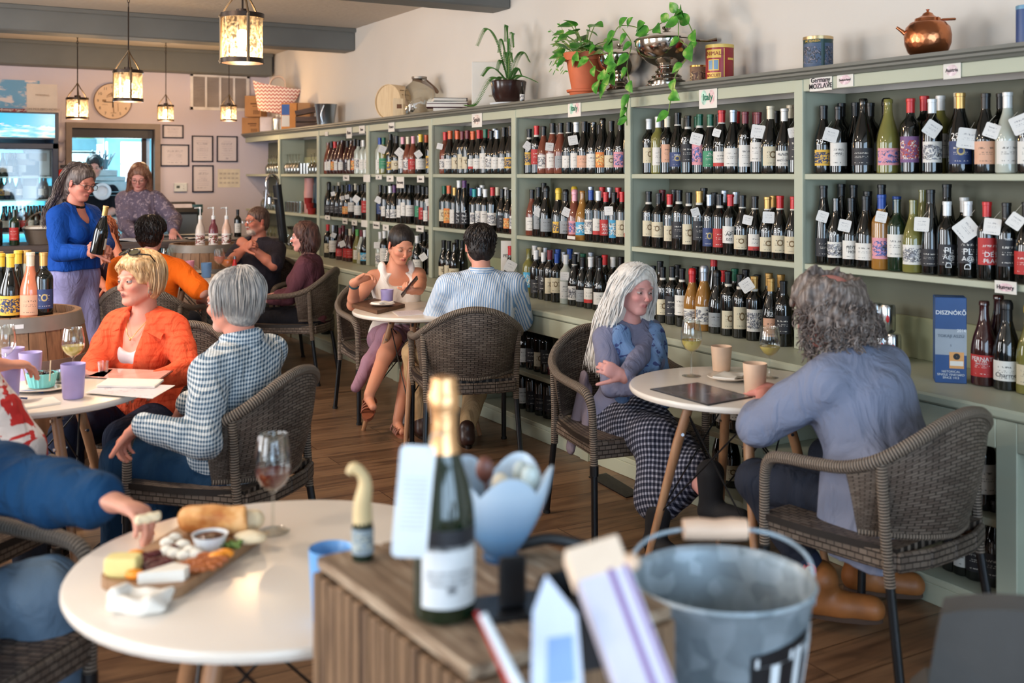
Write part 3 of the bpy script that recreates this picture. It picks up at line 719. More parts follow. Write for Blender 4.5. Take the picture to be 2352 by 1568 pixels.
TN = {1: 'top shelf', 2: 'middle shelf', 3: 'counter level'}
def parse(tok):
 back = '^' in tok; tok = tok.replace('^', ''); band = '*' in tok; tok = tok.replace('*', '')
 let = None
 if '~' in tok: tok, k_ = tok.split('~'); let = LETTER[k_]
 i = 0
 while tok[i].isdigit(): i += 1
 return int(tok[:i]), tok[i], tok[i+1], tok[i+2], tok[i+3], back, band, let
for (bay, tier), s_ in SHELF.items():
 z = {1: T1, 2: T2, 3: TC}[tier]; rows = {False: [], True: []}
 for tok in s_.split():
  p = parse(tok); rows[p[5]].append(p)
 for back, lst in rows.items():
  lst.sort(key=lambda p: p[0])
  y0, y1 = BY[bay+1]+.095, BY[bay]-.06; X = XF+.055 if not back else XF+.165
  if tier == 3: X = XF+.0 if not back else XF+.10
  P = []
  for p in lst:
   yy = onx(p[0], 400, X).y; P.append([min(max(yy, y0), y1), p])
  P.sort(key=lambda q: -q[0])
  for it in range(30):       # keep neighbours from touching
   for a, b_ in zip(P[:-1], P[1:]):
    gap = (BR[a[1][1]]+BR[b_[1][1]])*1.05+.001; ov = gap-(a[0]-b_[0])
    if ov > 0: a[0] += ov/2; b_[0] -= ov/2
   for q in P: q[0] = min(max(q[0], y0), y1)
  for i, (yy, p) in enumerate(P):
   u, kd, gl, cp, lb, bk, band, let = p
   xx = X+RNG.uniform(0, .006)
   capn = CAPC[cp][0]; row = 'back row' if back else 'front row'
   lname = LM[lb][0]+' label' if lb in LM else ('plain body' if back else 'no label')
   d_ = '%s bottle, %s, %s %s, %s from left, %s, %s of %s' % (GLN[gl], lname, capn, 'neck' if cp == 'n' else 'capsule', ordn(i), row, TN[tier], BAYS[bay])
   for a_, b_ in ((', front row', ''), ('plain body, ', ''), (' of phone', ', phone'), (' from left', ''), ('illustrated white', 'illustrated'), ('bare neck', 'bare'), (' bottle,', ',')):
    if len(d_.split()) > 16: d_ = d_.replace(a_, b_)
   sc_ = RNG.uniform(.96, 1.04)*(1.04 if tier == 1 and kd in 'HU' else 1)
   if back: sc_ *= RNG.uniform(1.0, 1.05)
   o = bottle((xx, yy, z+.0005), kd, gl, cp, lb if not back or lb != 'n' else 'n', d_, 'wine bottles on the %s of the %s' % (TN[tier], BAYS[bay]), band=band, s=sc_, lettering=let)
   if not back and bay >= 5 and gl == 'k' and kd in 'BU' and not let and (i*7+bay+tier) % 3: price_mark(o, kd, ('24-', '29-', '35', '42-', '49-', '32')[(i*5+tier) % 6])
# ==== bodies: smooth blended surfaces on a fine grid
A_ = lambda *p: np.array(p, float)
class SDF:
 def __init__(s, prims, h=.006, pad=.03, clip=None):
  """prims: list of (op, kind, params, k). op '+', '-', '&'"""
  lo = A_(9, 9, 9); hi = -lo
  for op, kd, P, k in prims:
   if op != '+': continue
   a, b = s.bounds(kd, P); lo = np.minimum(lo, a); hi = np.maximum(hi, b)
  lo -= pad; hi += pad; s.lo = lo; s.h = h
  s.n = np.ceil((hi-lo)/h).astype(int)+1
  s.D = np.full(s.n, .08, np.float32)
  for op, kd, P, k in prims: s.apply(op, kd, P, k)
 @staticmethod
 def bounds(kd, P):
  if kd == 'cap':
   r = max(P[1], P[3]); return np.minimum(P[0], P[2])-r, np.maximum(P[0], P[2])+r
  if kd == 'ell':
   r = max(P[1]) ; return P[0]-r, P[0]+r
  if kd == 'halfspace': return A_(-9, -9, -9), A_(9, 9, 9)
  return P[0], P[1]
 def region(s, a, b):
  i0 = np.maximum(np.floor((a-s.lo)/s.h).astype(int), 0); i1 = np.minimum(np.ceil((b-s.lo)/s.h).astype(int)+1, s.n)
  if (i1 <= i0).any(): return None, None
  ax = [((np.arange(i0[k], i1[k])*s.h)+s.lo[k]).astype(np.float32) for k in range(3)]
  return tuple(slice(i0[k], i1[k]) for k in range(3)), np.meshgrid(*ax, indexing='ij', sparse=True)
 def apply(s, op, kd, P, k):
  a, b = s.bounds(kd, P); m = k+.03 if op == '+' else k+.004
  sl, G = s.region(a-m, b+m)
  if sl is None: return
  X, Y, Z = G
  if kd == 'cap':
   p0, r0, p1, r1 = P[:4]; d = p1-p0; L2 = float(d @ d)+1e-9
   n, sq = (P[4], P[5]) if len(P) > 4 else (None, 1)
   x, y, z = X-p0[0], Y-p0[1], Z-p0[2]
   t = np.clip((x*d[0]+y*d[1]+z*d[2])/L2, 0, 1)
   x = x-t*d[0]; y = y-t*d[1]; z = z-t*d[2]
   if n is not None:
    q = (x*n[0]+y*n[1]+z*n[2])*(1/sq-1); x = x+q*n[0]; y = y+q*n[1]; z = z+q*n[2]
   f = np.sqrt(x*x+y*y+z*z)-(r0+(r1-r0)*t)
  elif kd == 'ell':
   c, r = P[0], P[1]; R = P[2] if len(P) > 2 and P[2] is not None else None
   x, y, z = X-c[0], Y-c[1], Z-c[2]
   if R is not None:
    x, y, z = (R[0, 0]*x+R[1, 0]*y+R[2, 0]*z, R[0, 1]*x+R[1, 1]*y+R[2, 1]*z, R[0, 2]*x+R[1, 2]*y+R[2, 2]*z)
   q = np.sqrt((x/r[0])**2+(y/r[1])**2+(z/r[2])**2); f = (q-1)*min(r)*(.6+.4*max(r)/min(r) if 0 else 1)
  elif kd == 'halfspace':
   c, n = P; f = (X-c[0])*n[0]+(Y-c[1])*n[1]+(Z-c[2])*n[2]
  elif kd == 'noise':
   lo, hi, amp, fr, dirn = P
   w = np.sin(X*fr[0]+3*np.sin(Y*fr[1]*.5+1)+Z*fr[2]*.3)*np.sin(Z*fr[2]+2*np.sin(X*fr[0]*.45)+Y*fr[1]*.4)
   s.D[sl] += (amp*w).astype(np.float32); return
  D = s.D[sl]
  if op == '-': f = -f; kk = max(k, 1e-4); hh = np.clip(.5-.5*(D-f)/kk, 0, 1); s.D[sl] = D*(1-hh)+f*hh+kk*hh*(1-hh); return
  if op == '&': s.D[sl] = np.maximum(D, f); return
  kk = max(k, 1e-4); hh = np.clip(.5+.5*(D-f)/kk, 0, 1); s.D[sl] = D*(1-hh)+f*hh-kk*hh*(1-hh)
 def mesh(s, smooth=1):
  D = s.D; D[0] = D[-1] = .05; D[:, 0] = D[:, -1] = .05; D[:, :, 0] = D[:, :, -1] = .05
  I = D < 0; n = np.array(D.shape)
  c = np.zeros(n-1, np.int8)
  for i in (0, 1):
   for j in (0, 1):
    for k in (0, 1): c += I[i:n[0]-1+i, j:n[1]-1+j, k:n[2]-1+k]
  cells = (c > 0) & (c < 8); ids = np.full(n-1, -1, np.int32); idx = np.argwhere(cells); ids[cells] = np.arange(len(idx))
  S = np.zeros((len(idx), 3)); W = np.zeros(len(idx))
  corner = [(i, j, k) for i in (0, 1) for j in (0, 1) for k in (0, 1)]
  vals = {q: D[idx[:, 0]+q[0], idx[:, 1]+q[1], idx[:, 2]+q[2]] for q in corner}
  for q in corner:
   for ax in range(3):
    if q[ax]: continue
    r = list(q); r[ax] = 1; a, b = vals[q], vals[tuple(r)]; m = (a < 0) != (b < 0)
    t = np.where(m, a/np.where(m, a-b, 1), 0)
    P = np.tile(np.array(q, float), (len(idx), 1)); P[:, ax] = t
    S += P*m[:, None]; W += m
  V = (idx+S/np.maximum(W, 1)[:, None])*s.h+s.lo
  Fs = []
  for ax in range(3):
   a1, a2 = [(1, 2), (2, 0), (0, 1)][ax]
   sh = [slice(1, -1)]*3; sh[ax] = slice(0, -1); sh2 = list(sh); sh2[ax] = slice(1, None)
   A, B = I[tuple(sh)], I[tuple(sh2)]
   E = np.argwhere(A != B); off = np.array([1, 1, 1]); off[ax] = 0; E = E+off
   fl = I[tuple(E.T)]
   def cid(d1, d2):
    q = E.copy(); q[:, a1] += d1; q[:, a2] += d2; return ids[tuple(q.T)]
   Q = np.stack([cid(-1, -1), cid(0, -1), cid(0, 0), cid(-1, 0)], 1)
   Q[~fl] = Q[~fl][:, ::-1]; Fs.append(Q)
  Fc = np.vstack(Fs)
  Fc = Fc[(Fc >= 0).all(1)]
  for it in range(smooth):
   acc = np.zeros_like(V); cnt = np.zeros(len(V))
   for a, b in ((0, 1), (1, 2), (2, 3), (3, 0)):
    np.add.at(acc, Fc[:, a], V[Fc[:, b]]); np.add.at(cnt, Fc[:, a], 1)
    np.add.at(acc, Fc[:, b], V[Fc[:, a]]); np.add.at(cnt, Fc[:, b], 1)
   V = V*.5+.5*acc/np.maximum(cnt, 1)[:, None]
  return V, Fc
def raw_mesh(name, V, Fc, mats, parent=None, color=None, uv=None):
 me = bpy.data.meshes.new(name); nv, nf = len(V), len(Fc)
 me.vertices.add(nv); me.vertices.foreach_set('co', V.astype(np.float32).ravel())
 me.loops.add(nf*4); me.loops.foreach_set('vertex_index', Fc.astype(np.int32).ravel())
 me.polygons.add(nf); me.polygons.foreach_set('loop_start', np.arange(0, nf*4, 4, dtype=np.int32)); me.polygons.foreach_set('loop_total', np.full(nf, 4, np.int32))
 me.update(calc_edges=True); me.polygons.foreach_set('use_smooth', np.ones(nf, bool))
 if not isinstance(mats, (list, tuple)): mats = [mats]
 for m in mats: me.materials.append(m)
 if color is not None:
  at_ = me.color_attributes.new('col', 'FLOAT_COLOR', 'POINT'); at_.data.foreach_set('color', np.c_[color, np.ones(nv)].astype(np.float32).ravel())
 o = bpy.data.objects.new(name, me); link(o, parent); return o
def blob(name, prims, m, parent=None, h=.007, smooth=2, noise=None):
 s = SDF(prims, h)
 if noise is not None:
  for nz in (noise if isinstance(noise, list) else [noise]): s.apply('n', 'noise', (A_(-9, -9, -9), A_(9, 9, 9), nz[0], nz[1], None), 0)
 V, Fc = s.mesh(smooth); return raw_mesh(name, V, Fc, m, parent)
def skinmat(name, base):
 t = NT(name); vc = t.n('ShaderNodeVertexColor'); vc.layer_name = 'col'
 no = t.n('ShaderNodeTexNoise'); no.inputs['Scale'].default_value = 22; no.inputs['Detail'].default_value = 4; t.l(t.coord(), no.inputs['Vector'])
 t.base(t.mix(.22, vc.outputs[0], t.ramp(no.outputs['Fac'], [(.35, (168, 110, 100)), (.65, (128, 128, 128))]), 'OVERLAY'))
 n2 = t.n('ShaderNodeTexNoise'); n2.inputs['Scale'].default_value = 160; t.l(t.coord(), n2.inputs['Vector']); t.bump(n2.outputs['Fac'], .12, .002)
 return t.set(.5, spec=.35, Subsurface_Weight=.0)
M_skin = skinmat('skin', None)
def hairmat(name, c1, c2, c3):
 t = NT(name); no = t.n('ShaderNodeTexNoise'); no.inputs['Scale'].default_value = 14; no.inputs['Detail'].default_value = 5
 t.l(t.coord('Object', (6, 6, .8)), no.inputs['Vector'])
 t.base(t.ramp(no.outputs['Fac'], [(.3, c1), (.5, c2), (.7, c3)])); t.bump(no.outputs['Fac'], .6, .006); return t.set(.42, spec=.4)
M_eye = mat('eye_white', (188, 178, 172), .35, var=.02); M_dark = mat('pupil_dark', (30, 24, 22), .2)
M_glassframe = mat('spectacle_frame', (40, 30, 30), .3); M_metalgold = mat('gold_metal', (212, 170, 96), .25, .9); M_steel = mat('steel', (190, 194, 198), .22, 1.0, var=.04)
M_lens = clearglass('lens_glass')
def head_prims(R, c, fem=True, sc_=1.0, jaw=1.0, beard=False):
 def T(*p): return c+R @ (A_(*p)*sc_)
 k = .012*sc_; s = sc_
 P = [('+', 'ell', (T(-.014, 0, .035), A_(.096, .074, .084)*s, R), .001),
   ('+', 'ell', (T(.028, 0, -.03), A_(.062, .057, .076)*s, R), .02*s),
   ('+', 'cap', (T(-.03, 0, -.03), .058*s, T(.02, 0, -.04), .05*s), .02*s),
   ('+', 'ell', (T(.064*jaw, 0, -.094), A_(.022, .024, .018)*s, R), .02*s)]
 for q in (-1, 1):
  P += [('+', 'cap', (T(-.012, q*.054*jaw, -.05), .018*s, T(.052, q*.016, -.094), .016*s), .022*s),
    ('+', 'ell', (T(.062, q*.036, -.026), A_(.026, .024, .02)*s, R), .016*s),
    ('+', 'cap', (T(.084, q*.010, .020), .0085*s, T(.072, q*.046, .022), .008*s), .012*s),
    ('-', 'ell', (T(.098, q*.031, .003), A_(.016, .016, .010)*s, R), .010*s),
    ('+', 'ell', (T(.103, q*.0105, -.033), A_(.0085, .0065, .0065)*s, R), .004*s),
    ('+', 'ell', (T(-.004, q*.077, -.008), A_(.019, .0075, .030)*s, R @ rotm(0, -.15, q*.25)), .004*s),
    ('-', 'ell', (T(.004, q*.086, -.006), A_(.009, .006, .015)*s, R), .003*s)]
 P += [('+', 'cap', (T(.085, 0, .010), .0075*s, T(.108, 0, -.029), .0085*s), .008*s),
   ('+', 'cap', (T(.084, -.016, -.0615), .006*s, T(.084, .016, -.0615), .006*s), .006*s),
   ('+', 'cap', (T(.094, 0, -.055), .0052*s, T(.086, -.018, -.058), .003*s), .003*s), ('+', 'cap', (T(.094, 0, -.055), .0052*s, T(.086, .018, -.058), .003*s), .003*s),
   ('+', 'cap', (T(.092, 0, -.067), .006*s, T(.086, .015, -.0625), .003*s), .003*s), ('+', 'cap', (T(.092, 0, -.067), .006*s, T(.086, -.015, -.0625), .003*s), .003*s),
   ('-', 'cap', (T(.100, -.018, -.0605), .0018*s, T(.100, .018, -.0605), .0018*s), .003*s)]
 return P, T
def hand_prims(w, d, n, side, curl=.35, spread=.12, sc_=1.0, thumb=.5, grip=None):
 """w wrist, d direction of the hand, n back-of-hand normal, side +1 left hand / -1 right hand"""
 d = d/np.linalg.norm(d); n = n-d*(n @ d); n /= np.linalg.norm(n); s = np.cross(n, d)*side   # towards the thumb
 k = .006; P = []; z = sc_
 kn = w+d*.082*z
 P.append(('+', 'cap', (w-d*.02*z, .026*z, w+d*.015*z, .028*z, n, .72), .012))
 P.append(('+', 'cap', (w+d*.02*z, .031*z, w+d*.065*z, .037*z, n, .40), .012))
 for i, (off, L, r) in enumerate(((.027, .072, .0085), (.009, .080, .0088), (-.009, .075, .0085), (-.026, .058, .0074))):
  cr = curl if np.isscalar(curl) else curl[i]
  b = kn+s*off*z-d*abs(off)*.25*z; dir_ = d+s*off*spread*14*.3; dir_ /= np.linalg.norm(dir_)
  a = 0; p = b; seg = (.44, .31, .25); P.append(('+', 'cap', (w+d*.05*z+s*off*.8*z, r*1.05*z, b, r*1.08*z), .004))
  for j, f in enumerate(seg):
   a += cr*(1.0, 1.25, .8)[j]*1.15
   v = dir_*math.cos(a)-n*math.sin(a); q = p+v*L*f*z
   P.append(('+', 'cap', (p, r*(1-.06*j)*z, q, r*(.94-.07*j)*z), .0022)); p = q
 tb = w+d*.025*z+s*.026*z; td = d*.62+s*.68-n*(.25+.4*thumb); td /= np.linalg.norm(td)
 t1 = tb+td*.036*z; td2 = td*(1-.45*thumb)+d*.5*thumb-n*.35*thumb; td2 /= np.linalg.norm(td2); t2 = t1+td2*.032*z; t3 = t2+td2*.022*z
 P += [('+', 'cap', (w+d*.015*z+s*.012*z, .016*z, tb, .0145*z), .008), ('+', 'cap', (tb, .0135*z, t1, .0105*z), .005), ('+', 'cap', (t1, .0105*z, t2, .0095*z), .003), ('+', 'cap', (t2, .0095*z, t3, .008*z), .002)]
 return P
def ik(a, b, l1, l2, pole):
 d = b-a; L = np.linalg.norm(d); L = min(L, (l1+l2)*.999); d = d/np.linalg.norm(d); b = a+d*L
 x = (l1*l1-l2*l2+L*L)/(2*L); hgt = math.sqrt(max(l1*l1-x*x, 0)); p = pole-d*(pole @ d); p /= max(np.linalg.norm(p), 1e-6)
 return a+d*x+p*hgt, b
class Person:
 """local frame: x forward, y to the person's left, z up, origin on the floor below the hips"""
 def __init__(s, label, r, d, face, hip=.52, S=1.0, fem=True, lean=(0, 0), turn=0, head=(0, 0, 0), headoff=(0, 0, 0), hands=None, feet=None, knees=None, elbows=None, skin=(214, 160, 138),
     h=.006, wide=1.0, shoulder=None, standing=False, hcurl=(.35, .35), hdir=None, group=None, lips=(176, 92, 88), chest=1.0, belly=0.0, wrists=None, neck=1.0, headless=False):
  s.S = S; s.fem = fem; s.h = h; s.wide = wide
  x, y = cf(r, d); s.rz = cdir(*face)
  s.root = None; s.label = label; s.loc = (x, y, 0); s.skin = skin
  s.M = np.array(Matrix.Translation((x, y, 0)) @ Matrix.Rotation(s.rz, 4, 'Z')); s.Mi = np.linalg.inv(s.M)
  z = A_(0, 0, 1); hipc = A_(0, 0, hip)
  Rt = rotm(lean[1], lean[0], 0) @ rotm(0, 0, turn); s.Rt = Rt
  s.hip = hipc; s.chest = hipc+Rt @ A_(0.01, 0, .33*S); s.neck = hipc+Rt @ A_(-.01, 0, .475*S)
  sw = (shoulder or (.165 if fem else .195))*S; s.sw = sw
  s.sh = {q: hipc+Rt @ A_(-.005, q*sw*.94, .405*S) for q in (1, -1)}
  s.hj = {q: hipc+A_(0.01, q*.088*S*wide, -.02) for q in (1, -1)}
  Rh = rotm(0, 0, head[0]) @ rotm(0, head[1], 0) @ rotm(head[2], 0, 0); s.Rh = Rh
  s.hc = s.neck+Rt @ A_(.012, 0, .075*S)+Rh @ A_(.022, 0, .085*S)+A_(*headoff)
  ua, fa = .275*S, .245*S; th, shk = .42*S, .415*S
  s.el, s.wr, s.kn, s.an = {}, {}, {}, {}
  hands = hands or {}; feet = feet or {}; elbows = elbows or {}; knees = knees or {}
  for q in (1, -1):
   tgt = hands.get(q, A_(.22, q*.2, hip+.12)); tgt = s.loc_(tgt)
   s.el[q], s.wr[q] = ik(s.sh[q], tgt, ua, fa, A_(*elbows.get(q, (-.3, q*.5, -.8))))
   ft = s.loc_(feet.get(q, A_(.42, q*.12, .09)))
   s.kn[q], s.an[q] = ik(s.hj[q], ft, th, shk, A_(*knees.get(q, (1, q*.1, .6))))
  s.hcurl = hcurl; s.hdir = hdir or {}
  s.belly = belly; s.chestsz = chest; s.neckr = neck; s.lips = lips; s.headless = headless
 def loc_(s, p):
  p = np.array(p, float)
  if isinstance(p, np.ndarray) and len(p) == 4: return (s.Mi @ np.append(p[:3], 1))[:3]
  return p
 def T(s, *p): return s.hc+s.Rh @ (A_(*p)*s.S)
 def torso(s, e=0.0, k=.05):
  S, w = s.S, s.wide; n = s.Rt @ A_(1, 0, 0); lat = s.Rt @ A_(0, 1, 0); up = s.Rt @ A_(0, 0, 1)
  rw = (.145 if s.fem else .16)*S*w+e
  P = [('+', 'cap', (s.hip-lat*.06*S*w+A_(-.005, 0, .0), .115*S*w+e, s.hip+lat*.06*S*w+A_(-.005, 0, .0), .115*S*w+e), .001),
    ('+', 'cap', (s.hip+up*.08*S, rw*.94, s.hip+up*.20*S, rw*(.84 if s.fem else .95), n, .74), k),
    ('+', 'cap', (s.hip+up*.20*S, rw*.84, s.chest-up*.02, rw*1.0, n, .70), k),
    ('+', 'cap', (s.chest-lat*.055*S, (.098 if s.fem else .108)*S+e, s.chest+lat*.055*S, (.098 if s.fem else .108)*S+e), k),
    ('+', 'cap', (s.sh[1]-lat*.03+up*.0, .048*S+e, s.sh[-1]+lat*.03+up*.0, .048*S+e), .05),
    ('+', 'cap', (s.neck-up*.04, .062*S+e*.6, s.sh[1]*.55+s.neck*.45-up*.02, .05*S+e), .04), ('+', 'cap', (s.neck-up*.04, .062*S+e*.6, s.sh[-1]*.55+s.neck*.45-up*.02, .05*S+e), .04)]
  if s.fem:
   for q in (1, -1): P.append(('+', 'ell', (s.chest+n*.085*S+lat*q*.068*S-up*.045*S, A_(.062, .068, .064)*S*s.chestsz+e, s.Rt), .03))
  if s.belly: P.append(('+', 'ell', (s.hip+n*.06*S+up*.12*S, A_(.12, .14, .13)*S*s.belly+e, s.Rt), .05))
  return P
 def arm(s, q, e=0.0, upto=1.0, er=None):
  S = s.S; r = (.043 if s.fem else .050)*S; er = e if er is None else er
  P = [('+', 'cap', (s.sh[q], r*1.08+e, s.sh[q]*.5+s.el[q]*.5, r+e), .03)]
  if upto <= .5:
   p = s.sh[q]+(s.el[q]-s.sh[q])*upto*2; P = [('+', 'cap', (s.sh[q], r*1.15+e, p, r+e+.006), .03)]; return P
  P.append(('+', 'cap', (s.sh[q]*.5+s.el[q]*.5, r+e, s.el[q], r*.82+e), .02))
  f = min(1, (upto-.5)*2); p = s.el[q]+(s.wr[q]-s.el[q])*f
  m = s.el[q]+(s.wr[q]-s.el[q])*min(.3, f)
  P += [('+', 'cap', (s.el[q], r*.84+e, m, r*.86+er), .02), ('+', 'cap', (m, r*.86+er, p, r*(.86-.28*f)+er), .01)]
  return P
 def leg(s, q, e=0.0, upto=1.0, er=None):
  S = s.S; r = .078*S; er = e if er is None else er
  P = [('+', 'cap', (s.hj[q], r+e, s.kn[q], r*.72+e), .05)]
  f = upto; c = s.kn[q]+(s.an[q]-s.kn[q])*.3; p = s.kn[q]+(s.an[q]-s.kn[q])*f
  P += [('+', 'cap', (s.kn[q], r*.70+e, s.kn[q]*.7+s.an[q]*.3, r*.68+er), .02)]
  if f > .3: P.append(('+', 'cap', (c, r*.68+er, p, r*(.68-.28*f)+er), .02))
  return P
 def handp(s, q):
  d = s.wr[q]-s.el[q]; d /= np.linalg.norm(d); n = A_(0, 0, 1)
  cu = s.hcurl[0 if q == 1 else 1]; th = .4
  if q in s.hdir:
   hd = s.hdir[q]; d = A_(*hd[0]); n = A_(*hd[1]); th = hd[2] if len(hd) > 2 else .4
  d /= np.linalg.norm(d)
  return hand_prims(s.wr[q]+d*.012, d, n, q, cu, sc_=s.S*(1.0 if s.fem else 1.08), thumb=th)
 def make(s, legs=True, bare_legs=False, feet=False, jaw=1.0, extra=None, brows=(90, 66, 50), eyes=True, look=(0, 0), lid=.35, group=None, blush=.5, skip_head=False, beardcol=None, stubble=None, shade=None):
  S = s.S; up = s.Rt @ A_(0, 0, 1)
  print('HEAD', s.label[:34], [round(v) for v in proj((s.M @ np.append(s.hc, 1))[:3])])
  P = s.torso(-.012)
  for q in (1, -1): P += s.arm(q, 0) + s.handp(q)
  if legs:
   for q in (1, -1):
    P += s.leg(q, 0 if bare_legs else -.012)
    f = s.an[q]
    if feet: P.append(('+', 'cap', (f+A_(-.02, 0, -.03), .028*S, f+A_(.10, 0, -.055), .022*S), .02))
  T = None
  if not s.headless:
   P.append(('+', 'cap', (s.neck-up*.05, .057*S*s.neckr, s.T(-.025, 0, -.045), .050*S*s.neckr), .03))
   HP, T = head_prims(s.Rh, s.hc, s.fem, S, jaw); P += [HP[0]]
   P[-1] = (P[-1][0], P[-1][1], P[-1][2], .025); P += HP[1:]
  if extra: P += extra
  sd = SDF(P, s.h); V, Fc = sd.mesh(1)
  col = np.tile(np.array(lin(s.skin)[:3]), (len(V), 1))
  def paint_(c, r, rgb, a=1.0, soft=.4):
   if s.headless: return
   L = (V-s.hc) @ s.Rh/S; q = np.sqrt((((L-A_(*c))/A_(*r))**2).sum(1)); wgt = np.clip((1-q)/soft, 0, 1)*a
   col[:] = col*(1-wgt[:, None])+np.array(lin(rgb)[:3])*wgt[:, None]
  sk = s.skin
  red = (min(255, sk[0]+4), int(sk[1]*.80), int(sk[2]*.80))
  for q in (-1, 1):
   paint_((.075, q*.042, -.028), (.03, .028, .024), red, blush, .8); paint_((0, q*.08, -.005), (.03, .015, .035), red, .6)
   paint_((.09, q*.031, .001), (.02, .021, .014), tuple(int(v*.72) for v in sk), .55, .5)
   paint_((.088, q*.031, .0215), (.025, .019, .0042), brows, .85, .5)
  paint_((.112, 0, -.03), (.014, .016, .012), red, .6)
  if stubble: paint_((.06, 0, -.085), (.06, .06, .045), stubble, .8, .5); paint_((.1, 0, -.046), (.02, .026, .008), stubble, .8, .5)
  paint_((.094, 0, -.061), (.02, .0225, .0105), s.lips, .9, .35); paint_((.100, 0, -.0605), (.02, .018, .0016), (70, 30, 30), .8, .5)
  s.root = raw_mesh('person', V, Fc, M_skin, None, col)
  s.root.location = s.loc; s.root.rotation_euler = (0, 0, s.rz); tag(s.root, s.label, 'person', group)
  if not s.headless and eyes:
   for q in (-1, 1):
    c = s.T(.0738, q*.031, .002); g = A_(math.cos(look[0])*math.cos(look[1]), math.sin(look[0])*math.cos(look[1]), math.sin(look[1]))
    b = MB(); b.ell(c, (.0128*S,)*3, s.Rh, 14, 10, 0); gd = s.Rh @ g; F4 = face_to(gd, s.Rh @ A_(0, 0, 1), c+gd*.0108*S)
    b.lathe([(.0066*S, 0), (.0058*S, .0018*S), (.001, .0024*S)], seg=12, m=1, R=F4[:3, :3], c=F4[:3, 3]); b.build('eye', [M_eye, M_dark], s.root)
    # eyelids: partial shells over the eyeball
    a = (lid*2-1)
    def lidf(u, v, up_=1):
     th_ = (u-.5)*2.7; el = (a if up_ > 0 else -1.1)+(1.5-(a if up_ > 0 else -1.1))*v if up_ > 0 else -1.4+(-.30+1.4)*v
     if up_ > 0: el = 1.5+(max(.04, .58-lid)*1.0-1.5)*v
     dirv = A_(math.cos(el)*math.cos(th_), math.cos(el)*math.sin(th_), math.sin(el)); return c+s.Rh @ (dirv*.0148*S)
    b = MB(); b.slab(lambda u, v: lidf(u, v, 1), 12, 6, .0022*S); b.slab(lambda u, v: lidf(u, v, -1), 12, 4, .0022*S)
    b.build('eyelid', mat('eyelid_%d_%d_%d' % sk, tuple(int(v*.84) for v in sk), .5), s.root)
  return s
 def wear(s, name, prims, m, h=None, noise=None, cuts=(), smooth=2):
  P = list(prims)+list(cuts); return blob(name, P, m, s.root, h or s.h+.001, smooth, noise)
 def glasses(s, m=None, r=(.0215, .016), rect=True, z=0.0):
  b = MB(); l = []
  for q in (-1, 1):
   pts = []
   for i in range(20):
    a = 2*PI*i/20; ca, sa = math.cos(a), math.sin(a)
    if rect: ca = math.copysign(abs(ca)**.6, ca); sa = math.copysign(abs(sa)**.6, sa)
    pts.append(s.T(.108-.004*abs(ca), q*.033+ca*r[0], z-.003+sa*r[1]))
   b.tube(pts, .0016*s.S, seg=5, closed=True)
   b.tube([s.T(.104, q*(.033+r[0]), z+.003), s.T(.06, q*.078, z+.004), s.T(0, q*.082, z+.006), s.T(-.02, q*.08, z-.012)], .0016*s.S, seg=5)
   l.prism([(0, 0)], 0, 0) if 0 else None
   LN = MB().add(np.array([s.T(.106, q*.033, z-.003)]+[np.array(p) for p in pts]), [(0, i+1, (i+1) % 20+1) for i in range(20)]); l.append(LN)
  b.tube([s.T(.106, -.012, z+.003), s.T(.110, 0, z+.006), s.T(.106, .012, z+.003)], .0016*s.S, seg=5)
  o = b.build('spectacles', m or M_glassframe, s.root); [x_.build('lens', M_lens, o) for x_ in l]; return o
def strands(guides, n, spread, r, seg=4, res=5, rng=None, wave=0, wfreq=3):
 """locks of hair: n tubes following interpolated guides"""
 rng = rng or RNG; b = MB(); G = [np.array(catmull(g, res)) for g in guides]
 m = min(len(g) for g in G); G = [g[np.linspace(0, len(g)-1, m).round().astype(int)] for g in G]
 for i in range(n):
  t = rng.uniform(0, len(G)-1.0001); a = int(t); f = t-a; p = G[a]*(1-f)+G[min(a+1, len(G)-1)]*f
  off = A_(*[rng.gauss(0, 1) for _ in range(3)]); w = np.linspace(.35, 1, m)[:, None]; p = p+off*spread*w
  if wave:
   ph = rng.uniform(0, 6.28); tt = np.linspace(0, 1, m); w1 = A_(*[rng.gauss(0, 1) for _ in range(3)]); w1 /= np.linalg.norm(w1)
   p = p+(np.sin(tt*wfreq*6.28+ph)*wave*np.minimum(1, tt*4))[:, None]*w1
  rr = r*rng.uniform(.7, 1.2)*np.interp(np.linspace(0, 1, m), [0, .15, .75, 1], [.7, 1, .9, .15]); b.tube(p, list(rr), seg, cap=True)
 return b
